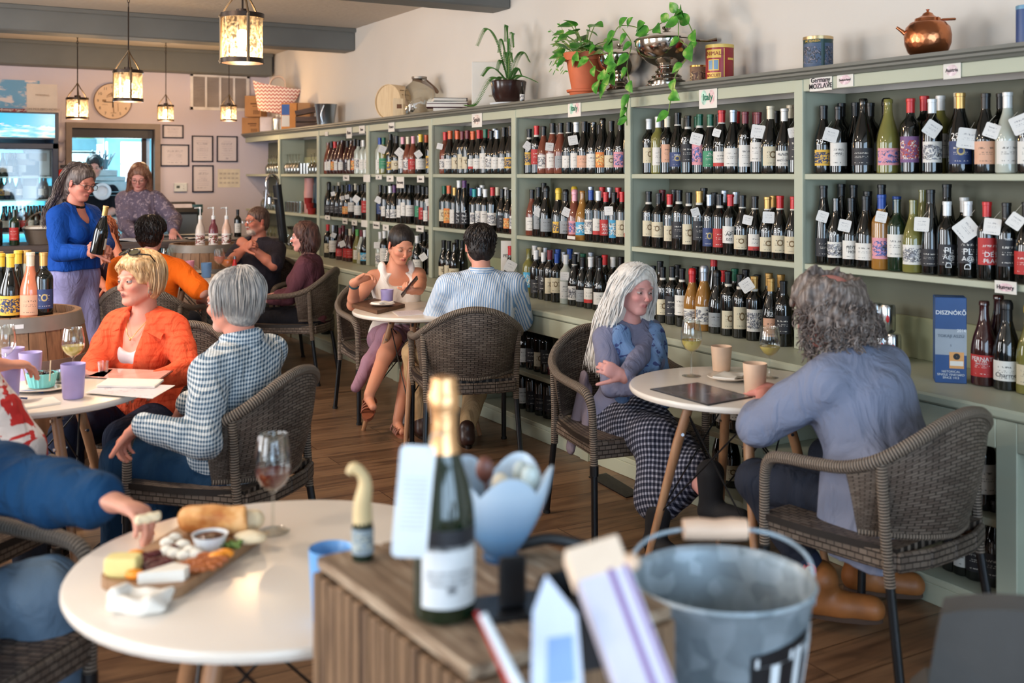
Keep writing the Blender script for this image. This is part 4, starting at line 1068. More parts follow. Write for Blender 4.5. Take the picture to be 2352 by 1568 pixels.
def shoe(p, q, m, sole, name='shoe', L=.27, boot=0, yaw=0, pitch=0, extra=None, wf=1.0):
 """shoe under ankle q"""
 a = p.an[q]; R = rotm(0, 0, yaw) @ rotm(0, pitch, 0); S = p.S
 def T(*v): return a+R @ A_(*v)
 P = [('+', 'cap', (T(-.035, 0, -.045), .036, T(.06, 0, -.05), .036, A_(0, 1, 0), .9), .01), ('+', 'cap', (T(.06, 0, -.052), .036, T(L-.10, 0, -.058), .032), .02), ('+', 'cap', (T(-.02, 0, -.03), .04, T(-.01, 0, .02+boot), .042 if not boot else .05), .03),
   ('-', 'halfspace', (T(0, 0, -.082), -(R @ A_(0, 0, -1))*-1), .002)] if 0 else \
  [('+', 'cap', (T(-.035, 0, -.045), .036*wf, T(.06, 0, -.05), .038*wf), .01), ('+', 'cap', (T(.05, 0, -.048), .040*wf, T(L-.135, 0, -.052), .038*wf), .02), ('+', 'cap', (T(-.018, 0, -.03), .043*wf, T(-.006, 0, .015+boot), (.045 if not boot else .054)*wf), .03)]
 P.append(('&', 'halfspace', (T(0, 0, -.078), R @ A_(0, 0, -1)), 0))
 o = blob(name, P, m, p.root, .006, 2)
 b = MB(); pts = []
 for i in range(24):
  t = 2*PI*i/24; x = math.cos(t)*(L/2-.012)+(L/2-.085); y = math.sin(t)*(.040+.008*math.cos(t)); pts.append((x, y))
 b.prism(pts, -.092, -.070, R=R, c=a); b.build('sole', sole, o); return o
def fabric(name, c, rough=.85, scale=220, bump=.25, var=.08, pattern=None, c2=None, fr=(60, 60, 60), coord='Object', wr=0, duty=.5, rot=(0, 0, 0)):
 t = NT(name); co = t.coord(coord, (1, 1, 1), rot); base_ = lin(c)
 no = t.n('ShaderNodeTexNoise'); no.inputs['Scale'].default_value = 5; t.l(co, no.inputs['Vector'])
 cc = t.ramp(no.outputs['Fac'], [(.3, tuple(x*(1-var) for x in base_[:3])+(1,)), (.7, base_)])
 if pattern in ('stripeh', 'stripev', 'gingham', 'check', 'rib'):
  if wr:
   n3 = t.n('ShaderNodeTexNoise'); n3.inputs['Scale'].default_value = 4; t.l(co, n3.inputs['Vector']); ad = t.n('ShaderNodeVectorMath', operation='MULTIPLY_ADD'); t.l(n3.outputs['Color'], ad.inputs[0]); ad.inputs[1].default_value = (wr,)*3; t.l(co, ad.inputs[2]); co = ad.outputs[0]
  sx = t.n('ShaderNodeSeparateXYZ'); t.l(co, sx.inputs[0])
  def st(ax, f): return t.math('GREATER_THAN', t.math('SINE', t.math('MULTIPLY', ax, f*6.2832)), math.cos(PI*duty))
  if pattern == 'stripeh': f = st(sx.outputs[2], fr[2])
  elif pattern == 'stripev': f = st(t.math('ADD', sx.outputs[1], t.math('MULTIPLY', sx.outputs[0], .6)), fr[1])
  else:
   a = st(sx.outputs[2], fr[2]); b = st(t.math('ADD', sx.outputs[1], t.math('MULTIPLY', sx.outputs[0], 1.0)), fr[1])
   f = t.math('MULTIPLY', t.math('ADD', a, b), .5) if pattern == 'gingham' else t.math('MAXIMUM', t.math('MULTIPLY', a, b), t.math('MULTIPLY', t.math('ADD', a, b), .22))
  cc = t.mix(f, cc, lin(c2))
 if pattern in ('blotch', 'floral', 'camo'):
  vo = t.n('ShaderNodeTexNoise'); vo.inputs['Scale'].default_value = fr[0]; vo.inputs['Detail'].default_value = 3; vo.inputs['Distortion'].default_value = 1; t.l(co, vo.inputs['Vector'])
  cc = t.mix(t.ramp(vo.outputs['Fac'], [(duty-.01, (0, 0, 0)), (duty+.01, (255, 255, 255))]), cc, lin(c2))
 t.base(cc); n2 = t.n('ShaderNodeTexNoise'); n2.inputs['Scale'].default_value = scale; t.l(t.coord(), n2.inputs['Vector'])
 n4 = t.n('ShaderNodeTexNoise'); n4.inputs['Scale'].default_value = 9; n4.inputs['Detail'].default_value = 3; n4.inputs['Distortion'].default_value = 1.2; t.l(t.coord('Object', (1, 1, .5)), n4.inputs['Vector'])
 b1 = t.n('ShaderNodeBump'); b1.inputs['Strength'].default_value = .95; b1.inputs['Distance'].default_value = .03; t.l(n4.outputs['Fac'], b1.inputs['Height'])
 b2 = t.n('ShaderNodeBump'); b2.inputs['Strength'].default_value = bump; b2.inputs['Distance'].default_value = .002; t.l(n2.outputs['Fac'], b2.inputs['Height']); t.l(b1.outputs[0], b2.inputs['Normal']); t.l(b2.outputs[0], t.b.inputs['Normal'])
 return t.set(rough, spec=.2)
def crop_hair(p, m, n=420, L=.035, r=.0022, grow=.004, low=-.055, part=None, ear=True, front=.02, name='hair_locks', lift=.002):
 """short hair: many little locks lying over the scalp"""
 b = MB(); rg = random.Random(n); S = p.S; T = p.T
 for i in range(n):
  for tr_ in range(20):
   z = rg.uniform(low, .125); a = rg.uniform(-PI, PI); h_ = z
   el = math.asin(max(-1, min(1, (z-.040)/.090))) if z > -.045 else -1.2
   ca = math.cos(el) if z > .04 else 1-.25*max(0, (.04-z))/.1
   x = -.018+(.102+grow)*math.cos(a)*ca; y = (.084+grow)*math.sin(a)*ca
   if x > .03 and z < .072+front: continue
   if x > -.005 and z < .03: continue
   if ear and abs(x) < .03 and z < .018: continue
   break
  else: continue
  nrm = A_(math.cos(a)*ca, math.sin(a)*ca, math.sin(el)*1.0); nrm /= np.linalg.norm(nrm); d = A_(x+.05, y*1.0, z-.12); d = d-nrm*(d @ nrm); d /= max(np.linalg.norm(d), .01)
  d = d+A_(rg.gauss(0, .25), rg.gauss(0, .25), rg.gauss(0, .2)); c0 = A_(x, y, z); P_ = [T(*(c0-d*L*.5)), T(*(c0+nrm*lift*2)), T(*(c0+d*L*.35+nrm*lift)), T(*(c0+d*L*.6-nrm*.001))]
  b.tube(P_, [r*.8, r*1.2, r, r*.3], 4)
 return b.build(name, m, p.root)
EAR = lambda p: [('-', 'ell', (p.T(.002, q*.092, -.020), A_(.030, .030, .040)*p.S, p.Rh), .006) for q in (1, -1)]+[('-', 'cap', (p.T(.03, q*.09, .01), .022*p.S, p.T(.06, q*.085, -.03), .03*p.S), .006) for q in (1, -1)]+[('-', 'cap', (p.T(-.12, -.09, -.105), .045*p.S, p.T(-.12, .09, -.105), .045*p.S), .01)]
# ==== the people
def W(u, v, d): p = at(u, v, d); return np.array((p.x, p.y, p.z, 1.0))
def Wz(u, v, z): p = onz(u, v, z); return np.array((p.x, p.y, p.z, 1.0))
def cap(a, ra, b, rb, k=.02, n=None, sq=1): return ('+', 'cap', (A_(*a), ra, A_(*b), rb)+((A_(*n), sq) if n is not None else ()), k)
def ell(c, r, k=.02, R=None): return ('+', 'ell', (A_(*c), A_(*r), R), k)
def cut(c, r, k=.008, R=None): return ('-', 'ell', (A_(*c), A_(*r), R), k)
def neckcut(p, r=.062, fwd=.0, deep=0.0, wide=1.0):
 n = p.Rt @ A_(1, 0, 0); up = p.Rt @ A_(0, 0, 1); P = [('-', 'cap', (p.neck-up*.02+n*.01, r*p.S, p.neck+up*.12+n*.02, r*p.S), .01)]
 if deep: P.append(('-', 'ell', (p.neck+n*(.075+fwd)-up*deep*.45, A_(.055, .05*wide, .04+deep*.62)*p.S, p.Rt), .006))
 return P
def hairbase(p, m, grow=.0, front=.062, prims=(), cuts=(), noise=None, h=None, name='hair', low=-.05):
 S = p.S; R = p.Rh; T = p.T
 P = [('+', 'ell', (T(-.018, 0, .042), A_(.100+grow, .082+grow, .088+grow)*S, R), .001),
   ('+', 'ell', (T(-.045, 0, low+.03), A_(.066+grow, .074+grow, .075+grow)*S, R), .02)]+list(prims)
 P += [('-', 'ell', (T(.088, 0, -.028), A_(.062, .070, front+.035)*S, R), .008), ('-', 'cap', (T(.03, -.08, -.055), .042*S, T(.03, .08, -.055), .042*S), .01)]+list(cuts)
 return blob(name, P, m, p.root, h or .0055, 1, noise)
def sleeveends(p, q, r=.05, f=1.0): pass
SK1, SK2, SK3, SK4 = (222, 166, 144), (206, 148, 124), (196, 134, 108), (232, 182, 164)
# ---- woman with long white hair (right table)
p = Person('woman with long white hair, blue scarf and checked skirt sitting with crossed arms', .505, 4.80, (.42, -.90), hip=.475, S=.90, lean=(.14, .02), turn=.18, head=(.12, .10, -.08), skin=(226, 172, 164), h=.0048,
   hands={-1: W(1505, 885, 4.36), 1: W(1432, 872, 4.40)}, elbows={-1: (-.2, -.7, -1), 1: (.2, .8, -.8)}, feet={-1: W(1512, 1228, 4.28), 1: W(1640, 1150, 4.12)}, knees={-1: (1, .1, .7), 1: (1, .0, .8)}, hdir={1: ((-.1, -.9, .5), (.9, -.2, .2), .3)}, lips=(170, 96, 98), headoff=(-.01, 0, 0), hcurl=(.55, .5))
p.make(bare_legs=True, jaw=.95, brows=(120, 104, 98), lid=.42, look=(.1, -.25))
knit = fabric('grey_blue_knit', (128, 130, 156), .9, 260, .35); gk = p
P = p.torso(.012)
for q in (1, -1): P += p.arm(q, .010, .97)
P += [ell(p.hip+A_(0, 0, -.0), (.16, .17, .10), .04)]
p.wear('sweater', P, knit, .006, noise=(.0028, (26, 22, 30)), cuts=neckcut(p, .058))
# cardigan tail hanging over the seat side
P = [cap(p.hip+A_(-.10, -.15, .16), .03, p.hip+A_(-.12, -.21, -.16), .035, .04, (0, 1, 0), .5), cap(p.hip+A_(-.10, -.13, .10), .03, p.hip+A_(-.02, -.19, -.05), .03, .04, (0, 1, 0), .5)]
p.wear('cardigan_tail', P, fabric('mauve_grey_knit', (140, 128, 140), .9, 200), .006, noise=(.003, (30, 30, 20)))
sk_ = fabric('navy_white_check_wool', (28, 32, 50), .85, 200, .2, .1, 'check', (170, 172, 190), (46, 46, 46), wr=.03, duty=.42, rot=(.3, .4, .3))
P = []
for q in (1, -1):
 P += [cap(p.hj[q], .105, p.kn[q], .085, .06)]
 e = p.kn[q]+(p.an[q]-p.kn[q])*(.62 if q == -1 else .45); P += [cap(p.kn[q], .078, e, .092, .05)]
k0 = p.kn[-1]*.5+p.kn[1]*.5; e0 = (p.kn[-1]+(p.an[-1]-p.kn[-1])*.66)*.6+(p.kn[1]+(p.an[1]-p.kn[1])*.4)*.4
P += [cap(p.hip+A_(0, 0, -.03), .125, p.hip+A_(.12, 0, -.02), .115, .05), cap(k0, .08, e0+A_(-.02, 0, 0), .10, .06)]
p.wear('skirt', P, sk_, .007, noise=(.006, (24, 30, 16)))
bt = mat('black_suede_boot', (26, 25, 28), .8, bump=.3, bs=200)
for q, yw in ((-1, .1), (1, .35)): shoe(p, q, bt, M_dark, 'boot', .25, .09, yw, .1 if q == -1 else -.1)
scf = fabric('blue_floral_scarf', (112, 142, 184), .75, 300, .2, .1, 'floral', (62, 72, 118), (28, 28, 28), duty=.60)
n = p.Rt @ A_(1, 0, 0); up = p.Rt @ A_(0, 0, 1); P = []
ring = catmull([p.neck+A_(-.07, 0, -.005), p.neck+A_(-.03, .085, -.02), p.neck+A_(.06, .10, -.06), p.neck+A_(.135, .045, -.16), p.neck+A_(.15, 0, -.20), p.neck+A_(.135, -.05, -.155), p.neck+A_(.06, -.09, -.055), p.neck+A_(-.03, -.085, -.02), p.neck+A_(-.07, 0, -.005)], 4)
for a, b_ in zip(ring[:-1], ring[1:]): P.append(cap(a, .037, b_, .037, .008))
P += [cap(p.neck+A_(.085, -.085, -.05), .045, p.neck+A_(.125, -.105, -.30), .042, .02, (1, 0, 0), .5), cap(p.neck+A_(.075, .10, -.06), .042, p.neck+A_(.12, .12, -.33), .05, .02, (1, 0, 0), .5)]
p.wear('scarf', P, scf, .005, noise=[(.006, (40, 26, 34)), (.003, (70, 60, 14))])
wh = hairmat('white_hair', (196, 188, 180), (226, 220, 212), (238, 234, 228))
T = p.T
hairbase(p, wh, .008, .060, prims=[('+', 'cap', (T(-.06, 0, 0), .07, T(-.085, 0, -.22), .055), .05), ('+', 'cap', (T(-.03, -.07, -.02), .035, T(-.035, -.10, -.24), .04), .04), ('+', 'cap', (T(-.03, .07, -.02), .035, T(-.01, .10, -.24), .035), .04)], noise=(.003, (16, 16, 40)), name='hair_base')
g = []
for q in (-1, 1):
 for a in (0, 1, 2, 3):
  b_ = a/3
  g.append([T(.058-.09*b_, q*.006, .122+.008*math.sin(3*b_)), T(.062-.11*b_, q*.052, .095), T(.045-.115*b_, q*.092, .02), T(.020-.11*b_, q*.108, -.08), T(.0-.10*b_, q*(.115+.01*(a % 2)), -.17), T(-.01-.10*b_, q*(.115+.02*(a % 2)), -.27), T(.02-.13*b_, q*.135, -.38-.04*(a % 2))])
 if q == -1: g2 = g; g = []
for gg in (g2, g): strands(gg, 230, .013, .0040, 4, 7, wave=.010, wfreq=2.6).build('hair_locks', wh, p.root)
# ---- man with curly grey hair and long grey-blue shirt (right)
p = Person('balding man with frizzy grey-brown hair in a loose blue-grey shirt, leaning on the right table', 1.245, 3.50, (-.60, .80), hip=.49, S=1.0, fem=False, lean=(.32, -.04), head=(.50, .34, -.05), skin=(214, 148, 136), h=.006, wide=1.05,
   hands={1: W(1757, 912, 3.82), -1: W(1860, 905, 4.05)}, elbows={1: (-.3, 1, -.5), -1: (-.2, -1, -.5)}, feet={1: W(1885, 1352, 3.66), -1: W(1985, 1300, 3.92)}, knees={1: (1, .3, .5), -1: (1, -.2, .5)}, belly=.9, hcurl=(.7, .5))
p.make(jaw=1.05, brows=(110, 96, 90))
chm = fabric('blue_grey_chambray', (132, 138, 160), .85, 260, .3)
P = p.torso(.022, .07)
for q in (1, -1): P += p.arm(q, .024, .62)
up = p.Rt @ A_(0, 0, 1)
P += [cap(p.chest-up*.05-A_(.02, 0, 0), .15, p.hip+A_(-.02, 0, .02), .17, .08, (1, 0, 0), .82), cap(p.hip+A_(-.09, .17, .10), .09, p.hip+A_(-.08, .235, -.22), .06, .06, (0, 1, 0), .6), cap(p.hip+A_(.05, .17, .06), .09, p.hip+A_(.07, .24, -.22), .06, .06, (0, 1, 0), .6), cap(p.hip+A_(-.05, .2, -.05), .07, p.hip+A_(.05, .245, -.22), .05, .06, (0, 1, 0), .6), ('&', 'halfspace', (A_(0, 0, .34), A_(.12, 0, -1)), 0)]
sh_ = p.wear('shirt', P, chm, .0065, noise=[(.006, (14, 12, 10)), (.003, (30, 28, 9))], cuts=neckcut(p, .06))
P = []
for i in range(9):
 a = -2.2+i*.55; P.append((p.neck[0]+.062*math.cos(a)*1.1, p.neck[1]+.068*math.sin(a), p.neck[2]+.005+.012*math.cos(a)))
MB().tube([A_(*q) for q in P], .015, 7, ell=1.6).build('collar', chm, sh_)
lat = p.Rt @ A_(0, 1, 0); n = p.Rt @ A_(1, 0, 0)
P = [('+', 'cap', (p.hip+A_(0, .06, -.02), .125, p.hip+A_(0, -.06, -.02), .125), .03)]
for q in (1, -1): P += p.leg(q, .014, .76)
jk = fabric('dark_grey_jeans', (46, 50, 62), .9, 260, .4); p.wear('trousers', P, jk, .007, noise=(.004, (22, 20, 26)))
br_ = mat('tan_leather_boot', (150, 92, 46), .5, var=.2, vs=12, bump=.2)
for q in (1, -1):
 yw = cdir(.9, -.25)-p.rz; shoe(p, q, br_, mat('boot_sole', (70, 50, 38), .8), 'boot', .30, .02, yw, 0, wf=1.2)
 e = p.an[q]*.76+p.kn[q]*.24; sk = blob('sock', [cap(p.an[q]*.9+p.kn[q]*.1, .050, e, .058)], mat('navy_sock', (34, 42, 66), .9), p.root, .007)
 o_dir = (p.Mi[:3, :3] @ A_(*(-VX*.9+RX*-.15, -VY*.9+RY*-.15, .15))); F4 = face_to(o_dir, (0, 0, 1), (p.an[q]*.80+p.kn[q]*.20)+o_dir/np.linalg.norm(o_dir)*.0555)
 MB().lathe([(.024, -.003), (.024, .002), (.001, .003)], F4[:3, 3], 16, R=F4[:3, :3]).lathe([(.013, .003), (.008, .0045), (.001, .0045)], F4[:3, 3], 12, m=1, R=F4[:3, :3]).build('round_emblem', [CM['r'], M_dic], sk)
T = p.T; ch = hairmat('curly_grey_brown_hair', (70, 60, 56), (110, 97, 90), (162, 148, 140))
hairbase(p, ch, .026, .052, prims=[('+', 'ell', (T(-.055, 0, -.07), A_(.085, .115, .085), p.Rh), .04), ('+', 'ell', (T(-.01, .08, -.03), A_(.055, .045, .085), p.Rh), .03), ('+', 'ell', (T(-.01, -.08, -.03), A_(.055, .045, .085), p.Rh), .03)], cuts=[('-', 'ell', (T(-.072, 0, .138), A_(.088, .070, .086), p.Rh), .01)], noise=[(.008, (52, 50, 44)), (.005, (110, 90, 100))], name='hair_base')
b = MB(); rg = random.Random(5)
for i in range(900):
 a = rg.uniform(.35, 2*PI-.35); zz = rg.uniform(-.125, .062)
 if math.cos(a) < -.2 and zz > .012: continue
 rad = .086+.026*math.sin((.1-zz)*8)
 if zz > .05: rad *= .93
 c = T(-.02+rad*1.05*math.cos(a), rad*math.sin(a)*1.02, zz); out = p.Rh @ A_(math.cos(a), math.sin(a), -.2)
 r0 = rg.uniform(.007, .017); ax1 = A_(rg.gauss(0, 1), rg.gauss(0, 1), rg.gauss(0, 1)); ax1 /= np.linalg.norm(ax1); ax2 = np.cross(ax1, out); ax2 /= max(np.linalg.norm(ax2), .01); L = rg.uniform(.025, .065)
 b.tube([c+out*(L*.5*t/7+.004)+A_(0, 0, -L*.4*t/7)+r0*(ax1*math.sin(t*1.15+i)+ax2*math.cos(t*1.15+i))*.8 for t in range(8)], [.0028, .0028, .0024, .0012], 4)
b.build('curls', ch, p.root)
# ---- man in pale striped shirt, back to us (middle table)
p = Person('dark haired man in a pale blue striped short sleeve shirt, seen from behind', -.17, 6.02, (-.20, .98), hip=.51, S=1.0, fem=False, lean=(.06, 0), head=(.05, .12, 0), skin=SK1, wide=1.1, h=.0062,
   hands={1: W(1030, 725, 6.42), -1: W(1130, 725, 6.42)}, elbows={1: (-.3, 1.1, -1.1), -1: (-.3, -1.1, -1.1)}, feet={1: Wz(970, 968, .09), -1: Wz(1072, 988, .09)}, knees={1: (1, .8, .6), -1: (1, -.3, .6)})
p.make(jaw=1.05)
stp = fabric('pale_blue_stripe_cotton', (226, 232, 240), .8, 260, .2, .04, 'stripev', (126, 166, 210), (78, 78, 78), wr=.012, duty=.42)
stp2 = fabric('pale_blue_stripe_yoke', (226, 232, 240), .8, 260, .2, .04, 'stripeh', (126, 166, 210), (78, 78, 78), wr=.012, duty=.42)
P = p.torso(.020)
for q in (1, -1): P += p.arm(q, .022, .5)
s_ = p.wear('shirt', P, stp, .0065, noise=(.004, (16, 14, 12)), cuts=neckcut(p, .058))
up = p.Rt @ A_(0, 0, 1); YK = [x for x in p.torso(.0225) if x[2][0][2] > p.chest[2]-.02]
for q in (1, -1): YK += [('+', 'cap', (p.sh[q], .077, p.sh[q]*.8+p.el[q]*.2, .076), .03)]
blob('yoke', YK+neckcut(p, .058)+[('&', 'halfspace', (p.chest+up*.055, A_(0, 0, -1)), 0)], stp2, s_, .0065, 2, (.003, (16, 14, 12)))
pts = [(p.neck[0]+.060*math.cos(a)-.004, p.neck[1]+.064*math.sin(a), p.neck[2]+.018) for a in np.linspace(.4, 2*PI-.4, 14)]
MB().tube([A_(*q) for q in pts], .013, 7, ell=1.9).build('collar', stp2, s_)
P = [('+', 'cap', (p.hip+A_(0, .06, -.02), .128, p.hip+A_(0, -.06, -.02), .128), .03)]
for q in (1, -1): P += p.leg(q, .016, .95)
p.wear('trousers', P, fabric('khaki_trousers', (206, 172, 128), .85, 260, .3), .007, noise=(.003, (20, 20, 20)))
for q in (1, -1): shoe(p, q, mat('dark_brown_shoe', (60, 38, 32), .4), M_dark, 'shoe', .29)
dk = hairmat('black_brown_hair', (20, 16, 15), (34, 27, 25), (58, 48, 44))
hairbase(p, dk, .002, .055, noise=[(.0015, (90, 90, 30))], cuts=EAR(p)); crop_hair(p, dk, 650, .03, .0022, .004)
# ---- woman in white top with phone
p = Person('woman in a square neck white top looking down at the phone in her hand', -.765, 6.93, (.35, -.94), hip=.51, S=.98, lean=(.22, .02), head=(.12, .42, -.06), skin=(222, 160, 128), h=.005, chest=1.0,
   hands={-1: W(814, 648, 6.42), 1: W(962, 676, 6.30)}, elbows={-1: (.4, -.7, -1), 1: (-.3, .8, -.8)}, feet={-1: W(848, 905, 6.22), 1: Wz(914, 962, .08)}, knees={-1: (1, .3, .8), 1: (1, .1, .8)},
   hdir={-1: ((.35, .75, .35), (-.5, .2, .8), .2), 1: ((.55, -.75, .1), (.3, .3, -.9), .7)}, hcurl=(.75, .45), lips=(176, 84, 84), wide=.95)
p.make(bare_legs=True, feet=True, jaw=.98, brows=(50, 34, 28), lid=.75, look=(0, -.5), extra=[])
wt = fabric('white_ribbed_top', (240, 232, 224), .85, 300, .2, .03); up = p.Rt @ A_(0, 0, 1); n = p.Rt @ A_(1, 0, 0); lat = p.Rt @ A_(0, 1, 0)
P = [x for x in p.torso(.006)[:4]+p.torso(.006)[7:]]
for q in (1, -1): P += [('+', 'cap', (p.chest+lat*q*.095+n*.03, .05, p.neck+lat*q*.093-up*.012, .042, lat, .62), .02)]
sq = p.chest+n*.10+up*.095
p.wear('tank_top', P, wt, .005, cuts=[('-', 'cap', (sq-lat*.035, .058, sq+lat*.035, .058), .004), ('-', 'cap', (sq-lat*.035+up*.08, .06, sq+lat*.035+up*.08, .06), .004), ('-', 'cap', (p.neck-up*.02-n*.02, .072, p.neck+up*.1, .072), .01)])
mv = fabric('mauve_skirt', (168, 128, 146), .85, 200, .2); P = []
for q in (1, -1): P += [cap(p.hj[q], .10, p.hj[q]*.25+p.kn[q]*.75, .085, .05)]
P += [cap(p.kn[-1]*.8+p.hj[-1]*.2, .07, p.kn[-1]*.55+p.an[-1]*.45+A_(-.10, -.05, .0), .05, .05), cap(p.kn[-1]*.55+p.an[-1]*.45+A_(-.10, -.05, 0), .045, p.kn[-1]*.1+p.an[-1]*.9+A_(-.16, -.06, -.02), .035, .03), cap(p.hip+A_(0, 0, -.02), .13, p.hip+A_(.1, 0, -.03), .11, .04)]
p.wear('skirt', P, mv, .007, noise=(.005, (30, 30, 12)))
sn = mat('tan_sandal_leather', (136, 76, 52), .5)
for q in (1, -1):
 yw = -.3 if q == -1 else .0; a = p.an[q]; R = rotm(0, 0, yw) @ rotm(0, .25 if q == -1 else 0, 0); b = MB()
 b.prism([(math.cos(t)*.125+.05, math.sin(t)*(.036+.010*math.cos(t))) for t in np.linspace(0, 2*PI, 22)[:-1]], -.085, -.068, R=R, c=a)
 for xx in (.03, .062, .095, -.03): b.tube([a+R @ A_(xx, .038*math.cos(t), -.07+.048*math.sin(t)*(1 if xx < 0 else .85-xx*2)) for t in np.linspace(0, PI, 9)], .006, 5, ell=1.8)
 b.build('sandal', sn, p.root)
hairbase(p, dk, .000, .058, prims=[('+', 'ell', (p.T(-.10, 0, .0), A_(.045, .05, .045), p.Rh), .02)], noise=(.001, (80, 80, 30)))
for q in (-1, 1):
 b = MB(); T = p.T
 for i in range(14): b.ell(T(.004+.003*math.sin(i*2.2), q*(.086+.003*math.cos(i*1.7)), -.045-.0052*i), (.0055-.0002*i,)*3, seg=7, rings=5)
 b.build('drop_earring', mat('pearl_bead', (236, 224, 210), .3), p.root)
w_ = p.wr[-1]; e_ = p.el[-1]; dv = (w_-e_)/np.linalg.norm(w_-e_)
b = MB(); F4 = face_to(dv, (1, 0, .1), w_-dv*.025); b.lathe([(.031, -.009), (.0325, -.006), (.0325, .006), (.031, .009)], F4[:3, 3], 20, R=F4[:3, :3]); b.build('watch_band', mat('teal_strap', (36, 84, 96), .5), p.root)
ph_l = p.wr[1]+A_(.065, -.075, .035)
PH_WORLD = (p.M @ np.append(ph_l, 1))[:3]; PH_RZ = p.rz
# ---- blonde woman in coral cardigan
p = Person('woman with short blonde hair in a coral knit cardigan over a white top, looking aside', -1.63, 4.78, (-.22, -.97), hip=.495, S=.93, lean=(.10, -.02), head=(-.36, .02, .04), skin=(224, 164, 140), h=.005, wide=1.15, chest=1.15,
   hands={-1: W(225, 868, 4.36), 1: W(345, 880, 4.34)}, elbows={-1: (-.2, -1, -.8), 1: (-.2, 1, -.8)}, belly=.85, lips=(164, 88, 84), neck=1.05, feet={1: A_(.45, .12, .09), -1: A_(.45, -.12, .09)})
p.make(jaw=1.08, brows=(150, 112, 84), look=(-.1, -.05), lid=.3)
cor = fabric('coral_knit', (240, 98, 62), .9, 240, .4, .07, 'rib', (222, 78, 46), (1, 22, 40), wr=.02, duty=.35)
P = p.torso(.020)
for q in (1, -1): P += p.arm(q, .020, .93)
for q in (1, -1): P += [cap(p.hip+A_(.02, q*.12, .02), .10, p.hip+A_(.02, q*.16, -.10), .07, .05)]
n = p.Rt @ A_(1, 0, 0); up = p.Rt @ A_(0, 0, 1); lat = p.Rt @ A_(0, 1, 0)
vn = [('-', 'cap', (p.neck+n*.10-up*.02, .056, p.chest+n*.175-up*.05, .042), .006), ('-', 'cap', (p.chest+n*.175-up*.04, .042, p.hip+n*.215+up*.10, .045), .006)]
car = p.wear('cardigan', P, cor, .006, noise=[(.003, (20, 20, 26))], cuts=neckcut(p, .066)+vn)
for q in (1, -1):
 b = MB(); b.slab(lambda u, v, q=q: p.neck+n*(-.02+.135*u+.012*math.sin(u*9)*v)+lat*q*(.062+.012*math.sin(PI*u)+v*(.05+.035*u))+up*(.022-.075*u-v*.03+.008*math.sin(u*16)*v), 14, 5, .007); b.build('ruffled_collar', cor, car)
P = p.torso(.004)[:4]+p.torso(.004)[7:9]+([p.torso(.006)[9]] if p.belly else [])
p.wear('white_top', P, mat('white_jersey', (232, 222, 226), .8, bump=.1), .006, cuts=[('-', 'ell', (p.neck+n*.11-up*.06, A_(.07, .07, .09), None), .01)])
P = [('+', 'cap', (p.hip+A_(0, .06, -.02), .135, p.hip+A_(0, -.06, -.02), .135), .03)]
for q in (1, -1): P += p.leg(q, .02, .95)
p.wear('trousers', P, fabric('navy_trousers', (30, 38, 58), .9), .008)
for q in (1, -1): shoe(p, q, M_blackmetal, M_dark, 'shoe', .25)
bl = hairmat('blonde_hair', (150, 112, 76), (206, 166, 118), (236, 206, 160)); T = p.T
hairbase(p, bl, .012, .050, prims=[('+', 'ell', (T(.045, .02, .085), A_(.045, .06, .032), p.Rh), .02), ('+', 'ell', (T(-.02, 0, .075), A_(.085, .08, .07), p.Rh), .02)], noise=[(.0025, (60, 60, 24))], name='hair_base')
g = []
for a in np.linspace(-1.5, 1.5, 7):
 s_, c_ = math.sin(a), math.cos(a); g.append([T(-.03, 0, .142), T(-.02+.055*c_, .05*s_, .135), T(-.02+.105*c_, .085*s_, .088), T(-.015+.116*c_*(.6+.4*c_), .098*s_, .035+.038*c_), T(-.02+.112*c_*(.55+.4*c_), .096*s_, -.01+.080*c_)])
strands(g, 230, .006, .003, 4, 5).build('fringe', bl, p.root)
g = []
for a in np.linspace(1.3, 2*PI-1.3, 9):
 s_, c_ = math.sin(a), math.cos(a); g.append([T(-.03, 0, .140), T(-.03+.06*c_, .05*s_, .128), T(-.025+.108*c_, .088*s_, .075), T(-.025+.115*c_, .094*s_, .01), T(-.02+.095*c_, .082*s_, -.06)])
strands(g, 260, .006, .003, 4, 5).build('back_locks', bl, p.root)
b = MB(); l = MB()
for q in (-1, 1):
 c = T(.045, q*.036, .137); F4 = face_to(p.Rh @ A_(.45, q*.15, .85), p.Rh @ A_(1, 0, 0), c); pts = [F4[:3, 3]+F4[:3, 0]*.029*math.cos(t)+F4[:3, 1]*.022*math.sin(t) for t in np.linspace(0, 2*PI, 18)[:-1]]
 b.tube(pts, .0032, 6, closed=True); l.add(np.array([F4[:3, 3]]+pts), [(0, i+1, (i+1) % 17+1) for i in range(17)]); b.tube([pts[0 if q < 0 else 8], T(.0, q*.092, .12), T(-.05, q*.09, .06)], .003, 6)
b.tube([T(.05, -.008, .143), T(.05, .008, .143)], .003, 6)
SUNG = (p, b, l)
for q in (-1, 1):
 MB().tube([T(.0, q*.084, -.040)+p.Rh @ A_(.010*math.cos(t), 0, .012*math.sin(t)-.012) for t in np.linspace(0, 2*PI, 12)[:-1]], .0016, 5, closed=True).build('hoop_earring', M_steel, p.root)
MB().tube(catmull([p.neck+lat*.055+n*.04, p.neck+lat*.03+n*.105-up*.05, p.neck+n*.125-up*.085, p.neck-lat*.03+n*.105-up*.05, p.neck-lat*.055+n*.04], 5), .0014, 5).ell(p.neck+n*.127-up*.09, (.004, .004, .006)).build('necklace', M_metalgold, p.root)
